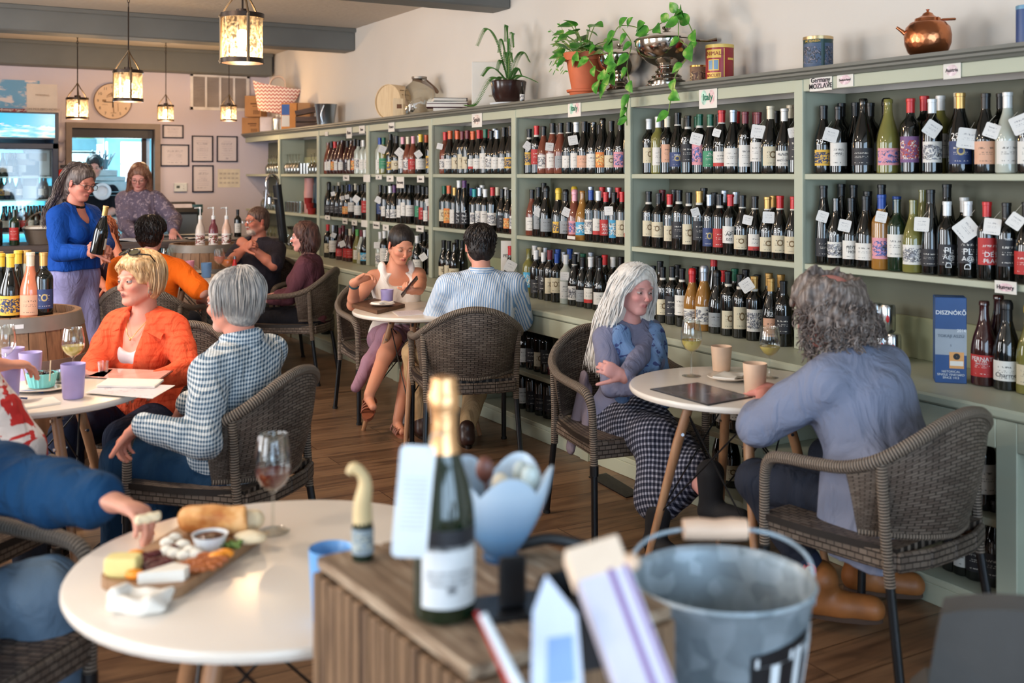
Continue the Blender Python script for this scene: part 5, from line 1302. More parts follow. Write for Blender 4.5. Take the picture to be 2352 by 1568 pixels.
# ---- grey haired man in gingham shirt
p = Person('grey haired man in a blue and white gingham shirt and jeans, turned away', -1.01, 3.99, (-.93, .36), hip=.465, S=.96, fem=False, lean=(.0, -.04), head=(-.02, .05, -.02), skin=(220, 152, 128), wide=1.05, shoulder=.215, h=.0055,
   hands={1: W(322, 975, 3.66), -1: W(425, 925, 4.15)}, elbows={1: (-.6, .5, -.9), -1: (-.3, -.6, -.9)}, feet={1: A_(.44, .16, .09), -1: A_(.50, -.12, .09)}, knees={1: (1, .25, .8), -1: (1, -.1, .8)}, belly=1.0, hcurl=(.55, .7), neck=1.1,
   hdir={1: ((.75, .0, -.66), (.66, 0, .75), .3), -1: ((.4, .2, -.8), (.8, .1, .4), .4)})
p.make(jaw=1.08, brows=(150, 130, 116), stubble=(206, 176, 162))
ging = fabric('gingham_cotton', (222, 228, 230), .8, 260, .2, .04, 'gingham', (44, 84, 112), (72, 72, 72), wr=.03, duty=.5, rot=(.12, .1, .25))
P = p.torso(.020)
for q in (1, -1): P += p.arm(q, .018, .97)
P += [cap(p.hip+A_(.05, .08, .06), .12, p.hip+A_(.05, -.08, .06), .12, .05)]
s_ = p.wear('shirt', P, ging, .006, noise=[(.005, (18, 15, 20)), (.0025, (40, 30, 30))], cuts=neckcut(p, .066))
pts = [(p.neck[0]+.068*math.cos(a), p.neck[1]+.07*math.sin(a), p.neck[2]+.02-.014*math.cos(a)) for a in np.linspace(.35, 2*PI-.35, 14)]
MB().tube([A_(*q) for q in pts], .015, 7, ell=1.9).build('collar', ging, s_)
P = [('+', 'cap', (p.hip+A_(0, .06, -.03), .13, p.hip+A_(0, -.06, -.03), .13), .03)]
for q in (1, -1): P += p.leg(q, .030, .95)
jn = fabric('blue_denim', (30, 62, 92), .9, 300, .5, .2); p.wear('jeans', P, jn, .007, noise=[(.004, (20, 22, 20))])
for q in (1, -1): shoe(p, q, M_blackmetal, M_dark, 'shoe', .28)
gy = hairmat('grey_hair', (120, 114, 112), (164, 158, 152), (212, 200, 188))
hairbase(p, gy, .008, .045, noise=[(.002, (60, 60, 26))], name='hair_base', cuts=[])
g = []; T = p.T
for a in np.linspace(.75, 2*PI-.75, 12):
 s_, c_ = math.sin(a), math.cos(a); g.append([T(-.045, 0, .136), T(-.04+.05*c_, .045*s_, .130), T(-.025+.102*c_, .086*s_, .085), T(-.025+.112*c_, .094*s_, .025), T(-.02+.100*c_, .086*s_, -.045)])
strands(g, 300, .006, .0026, 4, 5, wave=.0035, wfreq=1.5).build('hair_locks', gy, p.root)
# ---- person at left edge with patterned sleeve
p = Person('person at the left edge in a red and white tropical patterned shirt sleeve', -1.86, 3.28, (.15, .99), hip=.52, S=1.0, fem=False, lean=(.08, 0), head=(0, .1, 0), skin=SK2, hands={-1: W(60, 1085, 3.46), 1: W(-10, 838, 3.72)}, elbows={-1: (-.5, -.9, -.4), 1: (-.2, .8, -.6)}, h=.007, hcurl=(.35, .6),
   hdir={-1: ((.3, -.2, -.9), (.2, -.95, .1), .2), 1: ((.8, -.5, -.1), (.1, -.1, 1), .4)}, feet={1: A_(.45, .12, .09), -1: A_(.45, -.12, .09)})
p.make()
P = p.torso(.018)
for q in (1, -1): P += p.arm(q, .03, .62)
p.wear('patterned_shirt', P, fabric('red_white_tropical_print', (216, 206, 202), .8, 260, .2, .04, 'floral', (186, 48, 46), (13, 13, 13), duty=.53), .007, noise=(.004, (18, 16, 16)))
P = [('+', 'cap', (p.hip+A_(0, .06, -.02), .12, p.hip+A_(0, -.06, -.02), .12), .03)]
for q in (1, -1): P += p.leg(q, .014, .95)
p.wear('trousers', P, jk, .008); hairbase(p, dk, .004, .055)
for q in (1, -1): shoe(p, q, M_blackmetal, M_dark, 'shoe', .28)
# ---- person in navy sweater reaching over the charcuterie board
p = Person('person in a navy sweater and faded jeans holding bread over the front table', -1.60, 2.56, (.95, -.31), hip=.43, S=1.04, fem=False, lean=(.46, .0), head=(0, .2, 0), skin=(222, 168, 144), h=.0048, wide=1.1,
   hands={1: W(300, 1160, 2.34), -1: A_(.25, -.12, .66)}, elbows={1: (-.2, .1, -1), -1: (-.6, -.5, -.6)}, feet={1: A_(.42, .22, .09), -1: A_(.40, -.08, .09)}, knees={1: (1, .2, .7), -1: (1, -.15, .7)}, hcurl=((.62, .5, .42, .38), .5),
   hdir={1: ((.95, -.10, -.12), (.12, .30, .95), .9)})
p.make(jaw=1.05)
nv = fabric('navy_sweater', (22, 62, 100), .95, 240, .35, .1)
P = p.torso(.03)
for q in (1, -1): P += p.arm(q, .030, .94)
p.wear('sweater', P, nv, .006, noise=[(.006, (22, 20, 26)), (.003, (60, 40, 20))])
w_ = p.wr[1]; dv = (w_-p.el[1])/np.linalg.norm(w_-p.el[1]); blob('shirt_cuff', [cap(w_-dv*.06, .036, w_-dv*.006, .035)], fabric('beige_cuff', (170, 158, 142)), p.root, .005)
P = [('+', 'cap', (p.hip+A_(0, .06, -.02), .13, p.hip+A_(0, -.06, -.02), .13), .03)]
for q in (1, -1): P += p.leg(q, .028, .95)
p.wear('jeans', P, fabric('faded_denim', (104, 126, 148), .9, 300, .5, .25), .006, noise=[(.006, (18, 22, 20)), (.002, (60, 60, 40))]); hairbase(p, gy, .004, .055)
for q in (1, -1): shoe(p, q, M_blackmetal, M_dark, 'shoe', .28)
HB = W(340, 1190, 2.25)[:3]
# ---- standing woman in blue (left)
p = Person('standing woman in a royal blue top and lilac trousers showing a bottle of wine', -2.84, 6.92, (.90, -.42), hip=.90, S=.95, lean=(.02, 0), head=(-.05, .28, -.08), skin=(206, 140, 120), h=.0055, chest=1.0, wide=.9, standing=True,
   hands={-1: W(212, 580, 6.62), 1: W(236, 572, 6.72)}, elbows={-1: (-.7, -.5, -.7), 1: (-.3, .9, -.6)}, feet={1: A_(.04, .10, .09), -1: A_(-.04, -.10, .09)}, knees={1: (1, 0, 0), -1: (1, 0, 0)}, hcurl=(.7, .75), lips=(172, 84, 84), hdir={-1: ((.85, .45, .25), (.2, -.85, .5), .5), 1: ((.3, -.8, .3), (.85, .3, .3), .5)})
p.make(jaw=1.02, brows=(80, 56, 48), look=(.1, -.4), lid=.5)
P = p.torso(.014)
for q in (1, -1): P += p.arm(q, .018, .88)
P += [cap(p.hip+A_(0, .04, .12), .125, p.hip+A_(0, .04, .03), .135, .05), cap(p.hip+A_(0, -.04, .12), .125, p.hip+A_(0, -.04, .03), .135, .05), ('&', 'halfspace', (p.hip+A_(0, 0, .035), A_(0, 0, -1)), 0)]
p.wear('blue_top', P, fabric('royal_blue_jersey', (14, 70, 158), .8, 200, .15), .0065, noise=(.005, (15, 14, 14)), cuts=neckcut(p, .062, .02, .09))
P = [('+', 'cap', (p.hip+A_(0, .05, -.0), .118, p.hip+A_(0, -.05, -.0), .118), .03)]
for q in (1, -1): P += p.leg(q, .012, .95)
p.wear('lilac_trousers', P, fabric('lilac_trousers', (146, 144, 190), .85), .008)
for q in (1, -1): shoe(p, q, M_blackmetal, M_dark, 'shoe', .25)
p.glasses(); T = p.T
gb = hairmat('greying_brown_hair', (46, 38, 38), (86, 74, 70), (134, 122, 116))
hairbase(p, gb, .006, .055, noise=(.002, (60, 60, 24)), name='hair_base', prims=[('+', 'cap', (T(-.06, 0, 0), .06, T(-.11, 0, -.20), .05), .04)])
g = [[T(.03-.07*b_, -.02*q_, .128), T(-.03-.04*b_, -.07*q_, .10), T(-.07-.02*b_, -.085*q_, .0), T(-.10-.03*b_, -.075*q_, -.12), T(-.14-.03*b_, -.06*q_, -.24), T(-.16-.02*b_, -.05*q_, -.36)] for q_ in (1, -1) for b_ in (0, .5, 1)]
strands(g, 220, .014, .0035, 4, 5, wave=.010, wfreq=2.5).build('hair_locks', gb, p.root)
MB().tube([p.neck+A_(.062*math.cos(a), .062*math.sin(a), .012-.03*math.cos(a)) for a in np.linspace(0, 2*PI, 20)[:-1]], .008, 6, closed=True, ell=1.5).build('dark_choker', M_dark, p.root)
# ---- barista
p = Person('young barista with shoulder length auburn hair and glasses working behind the bar', -3.54, 10.20, (.10, -.99), hip=.90, S=1.02, lean=(.14, 0), head=(.10, .42, -.04), skin=(230, 170, 156), h=.0065, standing=True,
   hands={1: W(398, 530, 9.85), -1: W(318, 545, 9.85)}, elbows={1: (-.4, .9, -.6), -1: (-.4, -.9, -.6)}, feet={1: A_(0, .1, .09), -1: A_(0, -.1, .09)}, lips=(190, 90, 92))
p.make(brows=(110, 74, 56), lid=.7, look=(0, -.4))
P = p.torso(.025)
for q in (1, -1): P += p.arm(q, .028, .9)
p.wear('printed_blouse', P, fabric('grey_printed_blouse', (112, 100, 118), .8, 200, .2, .06, 'floral', (168, 150, 160), (34, 34, 34), duty=.58), .0075, noise=(.004, (40, 30, 8)), cuts=neckcut(p, .055))
P = [('+', 'cap', (p.hip+A_(0, .05, 0), .13, p.hip+A_(0, -.05, 0), .13), .03)]
for q in (1, -1): P += p.leg(q, .02, .95)
p.wear('trousers', P, jk, .009); p.glasses(mat('red_brown_spectacles', (96, 40, 40), .3)); T = p.T
au = hairmat('auburn_hair', (92, 58, 46), (138, 96, 76), (178, 134, 108))
hairbase(p, au, .008, .05, prims=[('+', 'cap', (T(-.035, q*.066, .0), .045, T(-.02, q*.085, -.15), .035), .03) for q in (1, -1)], noise=(.002, (60, 60, 20)))
g = [[T(.04, q*.01, .125), T(.05, q*.06, .085), T(.02, q*.092, 0), T(.01, q*.098, -.09), T(.02, q*.10, -.17)] for q in (-1, 1)]
strands(g[:1]*2, 40, .010, .004, 4, 5, wave=.005).build('hair_locks', au, p.root); strands(g[1:]*2, 40, .010, .004, 4, 5, wave=.005).build('hair_locks', au, p.root)
# ---- kitchen helper in the doorway
p = Person('dark haired kitchen worker in black, half hidden behind the woman in blue', -4.98, 12.75, (.35, -.93), hip=.98, S=1.06, fem=False, head=(-.1, .3, 0), skin=SK1, h=.009, standing=True, feet={1: A_(0, .1, .09), -1: A_(0, -.1, .09)}, hands={1: A_(.30, .1, 1.05), -1: A_(.30, -.12, 1.05)})
p.make(eyes=True); P = p.torso(.02)
for q in (1, -1): P += p.arm(q, .02, .5)
P += [('+', 'cap', (p.hj[1], .1, p.an[1], .08), .02), ('+', 'cap', (p.hj[-1], .1, p.an[-1], .08), .02)]
p.wear('black_uniform', P, fabric('black_cotton', (26, 28, 34)), .01); hairbase(p, dk, .01, .05, noise=(.005, (70, 70, 60)), h=.008)
# ---- red haired woman behind the bottle
p = Person('woman with curly red hair in a dark top, seated behind the wine bottle', -3.00, 7.95, (-.15, -.98), hip=.50, S=.97, lean=(.12, .04), head=(-.45, -.05, 0), skin=(204, 132, 104), h=.0075, hands={1: W(262, 560, 7.75), -1: W(250, 668, 7.5)}, elbows={1: (.2, .6, -1), -1: (-.3, -1, -.6)}, feet={1: A_(.45, .12, .09), -1: A_(.45, -.12, .09)})
p.make(brows=(120, 70, 50)); P = p.torso(.018)
for q in (1, -1): P += p.arm(q, .018, .45)
P += p.leg(1, .015, .95)+p.leg(-1, .015, .95)
p.wear('dark_clothes', P, fabric('black_purple_cotton', (40, 26, 38)), .009, cuts=neckcut(p, .06, 0, .07)); rd = hairmat('curly_red_hair', (96, 46, 30), (146, 78, 50), (186, 116, 80)); T = p.T
hairbase(p, rd, .018, .05, prims=[('+', 'cap', (T(-.03, q*.07, .0), .05, T(-.02, q*.09, -.18), .05), .03) for q in (1, -1)]+[('+', 'cap', (T(-.07, 0, 0), .06, T(-.08, 0, -.2), .07), .03)], noise=[(.008, (40, 40, 40))], name='hair_base')
g = [[T(.02-.08*b_, .02*q_, .135), T(.0-.05*b_, .09*q_, .08), T(-.01-.06*b_, .115*q_, -.03), T(.0-.08*b_, .12*q_, -.13), T(.01-.09*b_, .115*q_, -.24)] for q_ in (1, -1) for b_ in (0, .5, 1)]
strands(g[:3], 70, .014, .004, 4, 5, wave=.014, wfreq=4).build('hair_locks', rd, p.root); strands(g[3:], 70, .014, .004, 4, 5, wave=.014, wfreq=4).build('hair_locks', rd, p.root)
# ---- man in orange shirt, back to us
p = Person('man with short dark hair in a bright orange tee shirt, seen from behind', -2.47, 7.20, (.10, 1), hip=.51, S=1.0, fem=False, lean=(.05, .03), head=(.05, .05, 0), skin=SK4, h=.0075, wide=1.15, shoulder=.215, hands={1: A_(.4, .16, .80), -1: A_(.12, -.34, .70)}, elbows={1: (-.2, 1, -.6), -1: (-.3, -1, -.8)}, feet={1: A_(.45, .12, .09), -1: A_(.45, -.12, .09)})
p.make(); P = p.torso(.020)
for q in (1, -1): P += p.arm(q, .016, .44)
s_ = p.wear('orange_tee_shirt', P, fabric('bright_orange_cotton', (250, 112, 22), .8), .0075, noise=(.004, (16, 14, 14)), cuts=neckcut(p, .058))
P = [('+', 'cap', (p.hip+A_(0, .06, -.02), .13, p.hip+A_(0, -.06, -.02), .13), .03)]+p.leg(1, .016, .95)+p.leg(-1, .016, .95); p.wear('trousers', P, jk, .009)
for q in (1, -1): shoe(p, q, mat('white_trainer', (228, 228, 232), .5), M_white, 'shoe', .28)
hairbase(p, dk, .006, .05, noise=(.002, (90, 90, 50)), cuts=EAR(p)[4:]); crop_hair(p, dk, 500, .04, .0028, .010, lift=.004)
# ---- bearded man with clasped hands
p = Person('bearded man with glasses in a dark tee shirt, hands clasped before his chest', -2.115, 8.88, (-.42, -.90), hip=.52, S=1.0, fem=False, lean=(-.02, 0), head=(-.25, -.05, .04), skin=(206, 136, 112), h=.0065, wide=1.2, belly=1.05, hands={1: W(574, 566, 8.55), -1: W(560, 572, 8.55)}, elbows={1: (.1, .9, -.8), -1: (.1, -.9, -.8)},
   hdir={1: ((.2, -.9, .5), (.8, .3, .4), .4), -1: ((.2, .9, .5), (.8, -.3, .4), .4)}, hcurl=(.75, .75), feet={1: A_(.45, .12, .09), -1: A_(.45, -.12, .09)}, neck=1.1)
p.make(jaw=1.08, brows=(100, 70, 58), stubble=(196, 180, 172)); P = p.torso(.022)
for q in (1, -1): P += p.arm(q, .018, .44)
p.wear('dark_tee_shirt', P, fabric('dark_grey_cotton', (50, 46, 56), .85), .0075, noise=(.004, (16, 14, 14)), cuts=neckcut(p, .06, 0, .05))
P = [('+', 'cap', (p.hip+A_(0, .06, -.02), .13, p.hip+A_(0, -.06, -.02), .13), .03)]+p.leg(1, .016, .95)+p.leg(-1, .016, .95); p.wear('trousers', P, fabric('grey_green_trousers', (92, 92, 84)), .009)
for q in (1, -1): shoe(p, q, M_blackmetal, M_dark, 'shoe', .28)
p.glasses(M_steel); T = p.T
hairbase(p, hairmat('short_brown_hair', (56, 40, 36), (90, 66, 56), (122, 96, 84)), .0, .045, noise=(.0012, (90, 90, 50)), cuts=EAR(p))
blob('beard', [('+', 'ell', (T(.050, 0, -.088), A_(.045, .045, .032), p.Rh), .01), ('+', 'cap', (T(.092, -.02, -.048), .007, T(.092, .02, -.048), .007), .01), ('-', 'ell', (T(.10, 0, -.062), A_(.03, .018, .007), p.Rh), .003)], hairmat('grey_beard', (150, 130, 120), (190, 172, 160), (214, 200, 190)), p.root, .004, 1, (.0015, (120, 120, 90)))
# ---- young woman in maroon
p = Person('young woman in a maroon sweater with wavy chin length brown hair, smiling in profile', -1.51, 8.08, (-.99, .08), hip=.49, S=.92, lean=(.08, 0), head=(.10, .02, 0), skin=(232, 176, 162), h=.0062, hands={1: A_(.33, .06, .60), -1: A_(.33, -.06, .62)}, elbows={1: (-.4, .5, -.8), -1: (-.4, -.5, -.8)}, feet={1: A_(.5, .12, .09), -1: A_(.5, -.12, .09)}, lips=(196, 96, 96))
p.make(brows=(90, 60, 48)); P = p.torso(.018)
for q in (1, -1): P += p.arm(q, .018, .9)
p.wear('maroon_sweater', P, fabric('maroon_jersey', (104, 62, 72), .85), .007, noise=(.004, (16, 14, 16)), cuts=neckcut(p, .056))
P = [('+', 'cap', (p.hip+A_(0, .06, -.02), .12, p.hip+A_(0, -.06, -.02), .12), .03)]+p.leg(1, .014, .95)+p.leg(-1, .014, .95); p.wear('trousers', P, fabric('black_jeans', (28, 28, 34)), .008)
for q in (1, -1): shoe(p, q, M_blackmetal, M_dark, 'shoe', .25)
bn = hairmat('dark_brown_wavy_hair', (52, 32, 30), (84, 54, 48), (118, 82, 70)); T = p.T
hairbase(p, bn, .010, .052, prims=[('+', 'ell', (T(-.06, 0, -.05), A_(.07, .088, .085), p.Rh), .03)], noise=(.004, (50, 50, 30)), name='hair_base')
g = [[T(.03, .02*q_, .128), T(-.02, .085*q_, .08), T(-.05+.05*b_, .10*q_, 0), T(-.06+.06*b_, .10*q_, -.07), T(-.05+.06*b_, .095*q_, -.13)] for q_ in (1, -1) for b_ in (0, .6, 1)]
strands(g[:3], 80, .010, .004, 4, 5, wave=.008, wfreq=3).build('hair_locks', bn, p.root); strands(g[3:], 60, .010, .004, 4, 5, wave=.008, wfreq=3).build('hair_locks', bn, p.root)
# ==== back of the room
M_cglass = clearglass('clear_glass')
M_cream = mat('off_white_paper', (232, 226, 216), .7, var=.03); M_blk = mat('black_plastic', (24, 24, 27), .4)
def onB(u, v, y=YB): return ony(u, v, y)
# pendant lanterns
M_bronze = mat('dark_bronze', (58, 46, 38), .4, .7); M_brass = mat('aged_brass_strap', (110, 92, 70), .45, .6)
t = NT('seeded_glass'); nd = t.t.nodes; out = nd['Material Output']
tr = t.n('ShaderNodeBsdfTransparent'); tr.inputs[0].default_value = (.86, .76, .60, 1); gl = t.n('ShaderNodeBsdfGlossy'); gl.inputs['Roughness'].default_value = .08
tl = t.n('ShaderNodeBsdfTranslucent'); tl.inputs[0].default_value = (.95, .78, .52, 1); m1 = t.n('ShaderNodeMixShader'); m2_ = t.n('ShaderNodeMixShader')
vn_ = t.n('ShaderNodeTexNoise'); vn_.inputs['Scale'].default_value = 60; vn_.inputs['Detail'].default_value = 6; t.l(t.coord(), vn_.inputs['Vector'])
t.l(t.ramp(vn_.outputs['Fac'], [(.4, (30, 30, 30)), (.7, (110, 110, 110))]), m1.inputs[0]); t.l(tr.outputs[0], m1.inputs[1]); t.l(tl.outputs[0], m1.inputs[2])
m2_.inputs[0].default_value = .08; t.l(m1.outputs[0], m2_.inputs[1]); t.l(gl.outputs[0], m2_.inputs[2]); t.l(m2_.outputs[0], out.inputs[0]); M_seed = t.mat
M_bulb = emis('lit_bulb', (255, 214, 160), 26)
def lantern(u, v0, v1, d, hang_z, label, wpx=None, rod=True):
 """u centre, v0/v1 top and bottom of the glass drum"""
 c0 = at(u, v0, d); c1 = at(u, v1, d); R_ = (wpx/2)*px(d); x, y = c0.x, c0.y; z0, z1 = c1.z, c0.z; k = R_/.11
 t = thing('pendant_lantern', label, 'pendant lamp', (x, y, z0), 0, 'caged glass pendant lanterns'); H = z1-z0
 MB().lathe([(R_*.93, .01), (R_*.93, H-.01)], seg=40).build('glass_drum', M_seed, t)
 for z in (0, H): MB().lathe([(R_*.95, z-.012*k), (R_*1.0, z-.012*k), (R_*1.0, z+.012*k), (R_*.95, z+.012*k), (R_*.95, z-.012*k)], seg=40).build('rim', M_bronze, t)
 MB().lathe([(.001, H+.01), (R_*.28, H+.01), (R_*.28, H+.035*k), (.001, H+.04*k)], seg=20).build('collar', M_bronze, t)
 b = MB(); top = H+R_*1.5
 for a in (.5, .5+2*PI/3, .5+4*PI/3):
  ca, sa = math.cos(a)*R_*1.02, math.sin(a)*R_*1.02
  b.tube([(ca, sa, -.012*k), (ca, sa, H)], .0085*k, 6).tube(catmull([(ca, sa, H), (ca*.75, sa*.75, H+R_*.45), (ca*.25, sa*.25, H+R_*1.1), (0, 0, top)], 4), .006*k, 6).ell((ca*1.04, sa*1.04, H-.0), (.009*k,)*3, seg=6, rings=4).ell((ca*1.04, sa*1.04, 0), (.009*k,)*3, seg=6, rings=4)
 b.build('strap', M_brass, t)
 b = MB(); hz = hang_z-z0; rt = hz-.16
 b.tube([(0, 0, H+.02), (0, 0, rt)], .0055*k, 6)
 z = rt; i = 0
 while z < hz-.01:
  rr = .012; b.tube([(rr*.6*math.cos(q)*(1 if i % 2 else 0), rr*.6*math.cos(q)*(0 if i % 2 else 1), z+.015+.018*math.sin(q)) for q in np.linspace(0, 2*PI, 9)[:-1]], .0028, 4, closed=True); z += .028; i += 1
 b.lathe([(.001, hz-.02), (.05, hz-.02), (.06, hz), (.001, hz)], seg=16)
 b.build('hanging_rod', M_bronze, t)
 o = MB().ell((0, 0, H*.52), (.030*k, .030*k, .048*k), seg=16, rings=10).build('bulb', M_bulb, t); MB().lathe([(.014*k, H*.52+.04*k), (.016*k, H*.52+.06*k), (.016*k, H+.02), (.001, H+.02)], seg=10).build('socket', M_brass, o)
 l = bpy.data.lights.new('lantern_light', 'POINT'); l.energy = 22*k*k; l.color = (1, .70, .42); l.shadow_soft_size = .03
 lo = bpy.data.objects.new('lantern_light', l); link(lo, t); lo.location = (0, 0, H*.52-.07)
lantern(557, 37, 140, 5.3, ZC, 'largest and nearest caged glass pendant lantern, hanging top centre-left', 98)
lantern(295, 165, 230, 7.9, ZC, 'caged pendant lantern hanging in front of the wall clock', 66)
lantern(178, 227, 271, 10.4, ZC, 'caged pendant lantern above the left side of the doorway', 49)
lantern(381, 243, 276, 11.2, ZC, 'small caged pendant lantern left of the framed certificates', 36)
lantern(526, 243, 276, 11.2, ZC, 'small caged pendant lantern in front of the louvred vent', 36)
for i, (x, y) in enumerate(CEIL_LAMPS):       # unseen globes added for warm fill light
 t_ = thing('ceiling_lamp', 'unseen ceiling globe added for fill light, '+('at left near the shop window', 'at right near the shop window', 'above the left table', 'near the left wall', 'between two beams', 'nearest the wine shelves')[i], 'ceiling lamp', (x, y, ZC), 0, 'added fill globes')
 MB().lathe([(.001, -.02), (.09, -.02), (.09, 0), (.001, 0)], seg=20).build('base', M_frame, t_); MB().ell((0, 0, -.09), (.10, .10, .08)).build('globe', emis('globe_glow', (255, 225, 190), 3.0), t_)
 l = bpy.data.lights.new('ceiling_light', 'AREA'); l.shape = 'DISK'; l.size = .35; l.energy = 26; l.color = (1, .80, .62); lo = bpy.data.objects.new('ceiling_light', l); link(lo, t_); lo.location = (0, 0, -.19)
# clock
c = onB(258, 233); R_ = (299-217)/2*px(11.9); t_ = thing('wall_clock', 'round cream wall clock with a palm tree face above the doorway', 'clock', (c.x, YB-.02, c.z)); FB = face_to((0, -1, 0)); RB = FB[:3, :3]
MB().lathe([(.001, 0), (R_, 0), (R_, .016), (R_*.97, .02)], seg=48, R=RB).build('rim', mat('brown_clock_rim', (120, 88, 70), .5), t_)
MB().lathe([(R_*.97, .013), (.001, .013)], seg=48, R=RB).build('face', mat('clock_face', (226, 200, 178), .7, var=.06), t_)
b = MB()
for hnum in range(1, 13):
 a = PI/2-hnum*PI/6; text_mesh(b, str(hnum), R_*.22, face_to((0, -1, 0), (0, 0, 1), (R_*.78*math.cos(a), -.0155, R_*.78*math.sin(a))), ext=.0004)
b.build('numerals', mat('clock_numerals', (84, 64, 56), .6), t_)
b = MB(); b.tube([(R_*.05, -.0155, -R_*.62), (R_*.02, -.0155, -R_*.2), (R_*.0, -.0155, R_*.28)], R_*.022, 5); b.tube([(R_*.28, -.0155, -R_*.55), (R_*.26, -.0155, -.1*R_)], R_*.012, 5)
for a in np.linspace(-.2, PI+.2, 9): b.tube(catmull([(0, -.0155, R_*.28), (R_*.16*math.cos(a), -.0155, R_*.28+R_*.2*math.sin(a)+.02*R_), (R_*.34*math.cos(a), -.0155, R_*.28+R_*.15*math.sin(a)-.04*R_)], 3), R_*.014, 4)
b.box((-R_*.45, -.0155, R_*.02), (R_*.2, .001, R_*.12)).box((-R_*.42, -.0155, -R_*.2), (R_*.3, .001, R_*.02)); b.box((R_*.03, -.0155, -R_*.64), (R_*.3, .001, R_*.025))
b.build('palm_picture', mat('clock_palm_print', (150, 120, 96), .7), t_)
MB().box((-R_*.22, -.02, -.01), (R_*.5, .002, .008)).box((-.0, -.02, -R_*.17), (.012, .002, R_*.36)).build('hands', M_bronze, t_)
# vent grille
c0 = onB(436, 168); c1 = onB(572, 256); t_ = thing('wall_vent', 'white louvred return air grille high on the back wall', 'vent', ((c0.x+c1.x)/2, YB, (c0.z+c1.z)/2)); w_, h_ = c1.x-c0.x, c0.z-c1.z
b = MB(); fr = .035
for s_ in (-1, 1): b.box((s_*(w_/2-fr/2), -.012, 0), (fr, .024, h_), bev=.003).box((0, -.012, s_*(h_/2-fr/2)), (w_, .024, fr), bev=.003)
for k_ in (-.25, 0, .25): b.box((k_*(w_-fr), -.012, 0), (.022, .02, h_))
b.build('frame', mat('white_vent_paint', (232, 226, 224), .5), t_); b = MB(); n_ = 22
for i in range(n_): b.box((0, -.010, -h_/2+fr+(h_-2*fr)*(i+.5)/n_), (w_-2*fr, .012, .003), R=rotm(.6, 0, 0))
b.build('louvres', mat('grey_louvre', (214, 204, 198), .5), t_); MB().box((0, -.002, 0), (w_-fr, .003, h_-fr)).build('backing', mat('dark_duct', (120, 106, 100), .8), t_)
# framed certificates
M_nav = mat('dark_navy_frame', (36, 32, 52), .4); M_cert = labelmat('certificate_paper', (222, 212, 218), 'text', (176, 168, 180))
def wallrect(u0, v0, u1, v1, y=YB):
 a = ony(u0, v0, y); b_ = ony(u1, v1, y); return (a.x+b_.x)/2, (a.z+b_.z)/2, abs(b_.x-a.x), abs(a.z-b_.z)
CERT = [(373, 286, 421, 318, 'small landscape certificate in a dark frame, topmost beside the doorway'), (368, 331, 434, 382, 'wide landscape certificate in a dark frame below the small one'), (440, 311, 489, 372, 'upright framed certificate left of the one with a butterfly mark'),
  (497, 312, 545, 372, 'upright framed notice with a small black mark at its foot, rightmost frame'), (441, 379, 490, 441, 'upright framed certificate, lowest of the group on the back wall')]
for i, (u0, v0, u1, v1, lb) in enumerate(CERT):
 x, z, w_, h_ = wallrect(u0, v0, u1, v1); t_ = thing('certificate_frame', lb, 'picture frame', (x, YB, z), 0, 'framed certificates on the back wall')
 b = MB(); f_ = .014
 for s_ in (-1, 1): b.box((s_*(w_/2-f_/2), -.01, 0), (f_, .02, h_), bev=.002).box((0, -.01, s_*(h_/2-f_/2)), (w_, .02, f_), bev=.002)
 b.build('frame', M_nav, t_); pg = MB(); pg.grid(lambda u, v: ((u-.5)*(w_-.02), -.006, (v-.5)*(h_-.02)), 1, 1); pg.build('certificate', M_cert, t_)
 b = MB(); rr = random.Random(i)
 for k_ in range(9): ln = w_*rr.uniform(.3, .62); b.box((0, -.0068, h_*(.30-.068*k_)), (ln, .0006, h_*.012))
 if i == 3: b.prism([(-.014, 0), (0, .006), (.014, 0), (.010, -.014), (0, -.006), (-.010, -.014)], 0, .0006, R=RB, c=(0, -.0068, -h_*.36))
 b.build('print', mat('faint_print', (186, 176, 190), .7), t_)
x, z, w_, h_ = wallrect(500, 388, 551, 430); t_ = thing('paper_notice', 'loose pale paper notice with faint columns on the back wall', 'notice', (x, YB, z)); MB().box((0, -.002, 0), (w_, .002, h_)).build('sheet', mat('pale_paper', (226, 216, 200), .8), t_)
b = MB()
for i in range(3):
 for j in range(5): b.box((-w_*.36+w_*.18*j, -.0035, h_*.25-h_*.25*i), (w_*.13, .0008, h_*.10))
b.build('print', mat('faint_grey_print', (196, 184, 172), .8), t_)
x, z, w_, h_ = wallrect(399, 420, 429, 440); t_ = thing('thermostat', 'white wall thermostat with a small grey display', 'thermostat', (x, YB, z)); MB().box((0, -.014, 0), (w_, .028, h_), bev=.006).build('housing', M_frame, t_)
MB().box((-w_*.2, -.029, .005), (w_*.25, .002, h_*.3)).build('display', mat('lcd_grey', (84, 90, 86), .3), t_); MB().box((w_*.22, -.029, h_*.15), (.006, .002, .006)).box((w_*.22, -.029, -h_*.15), (.006, .002, .006)).build('button', M_blk, t_)
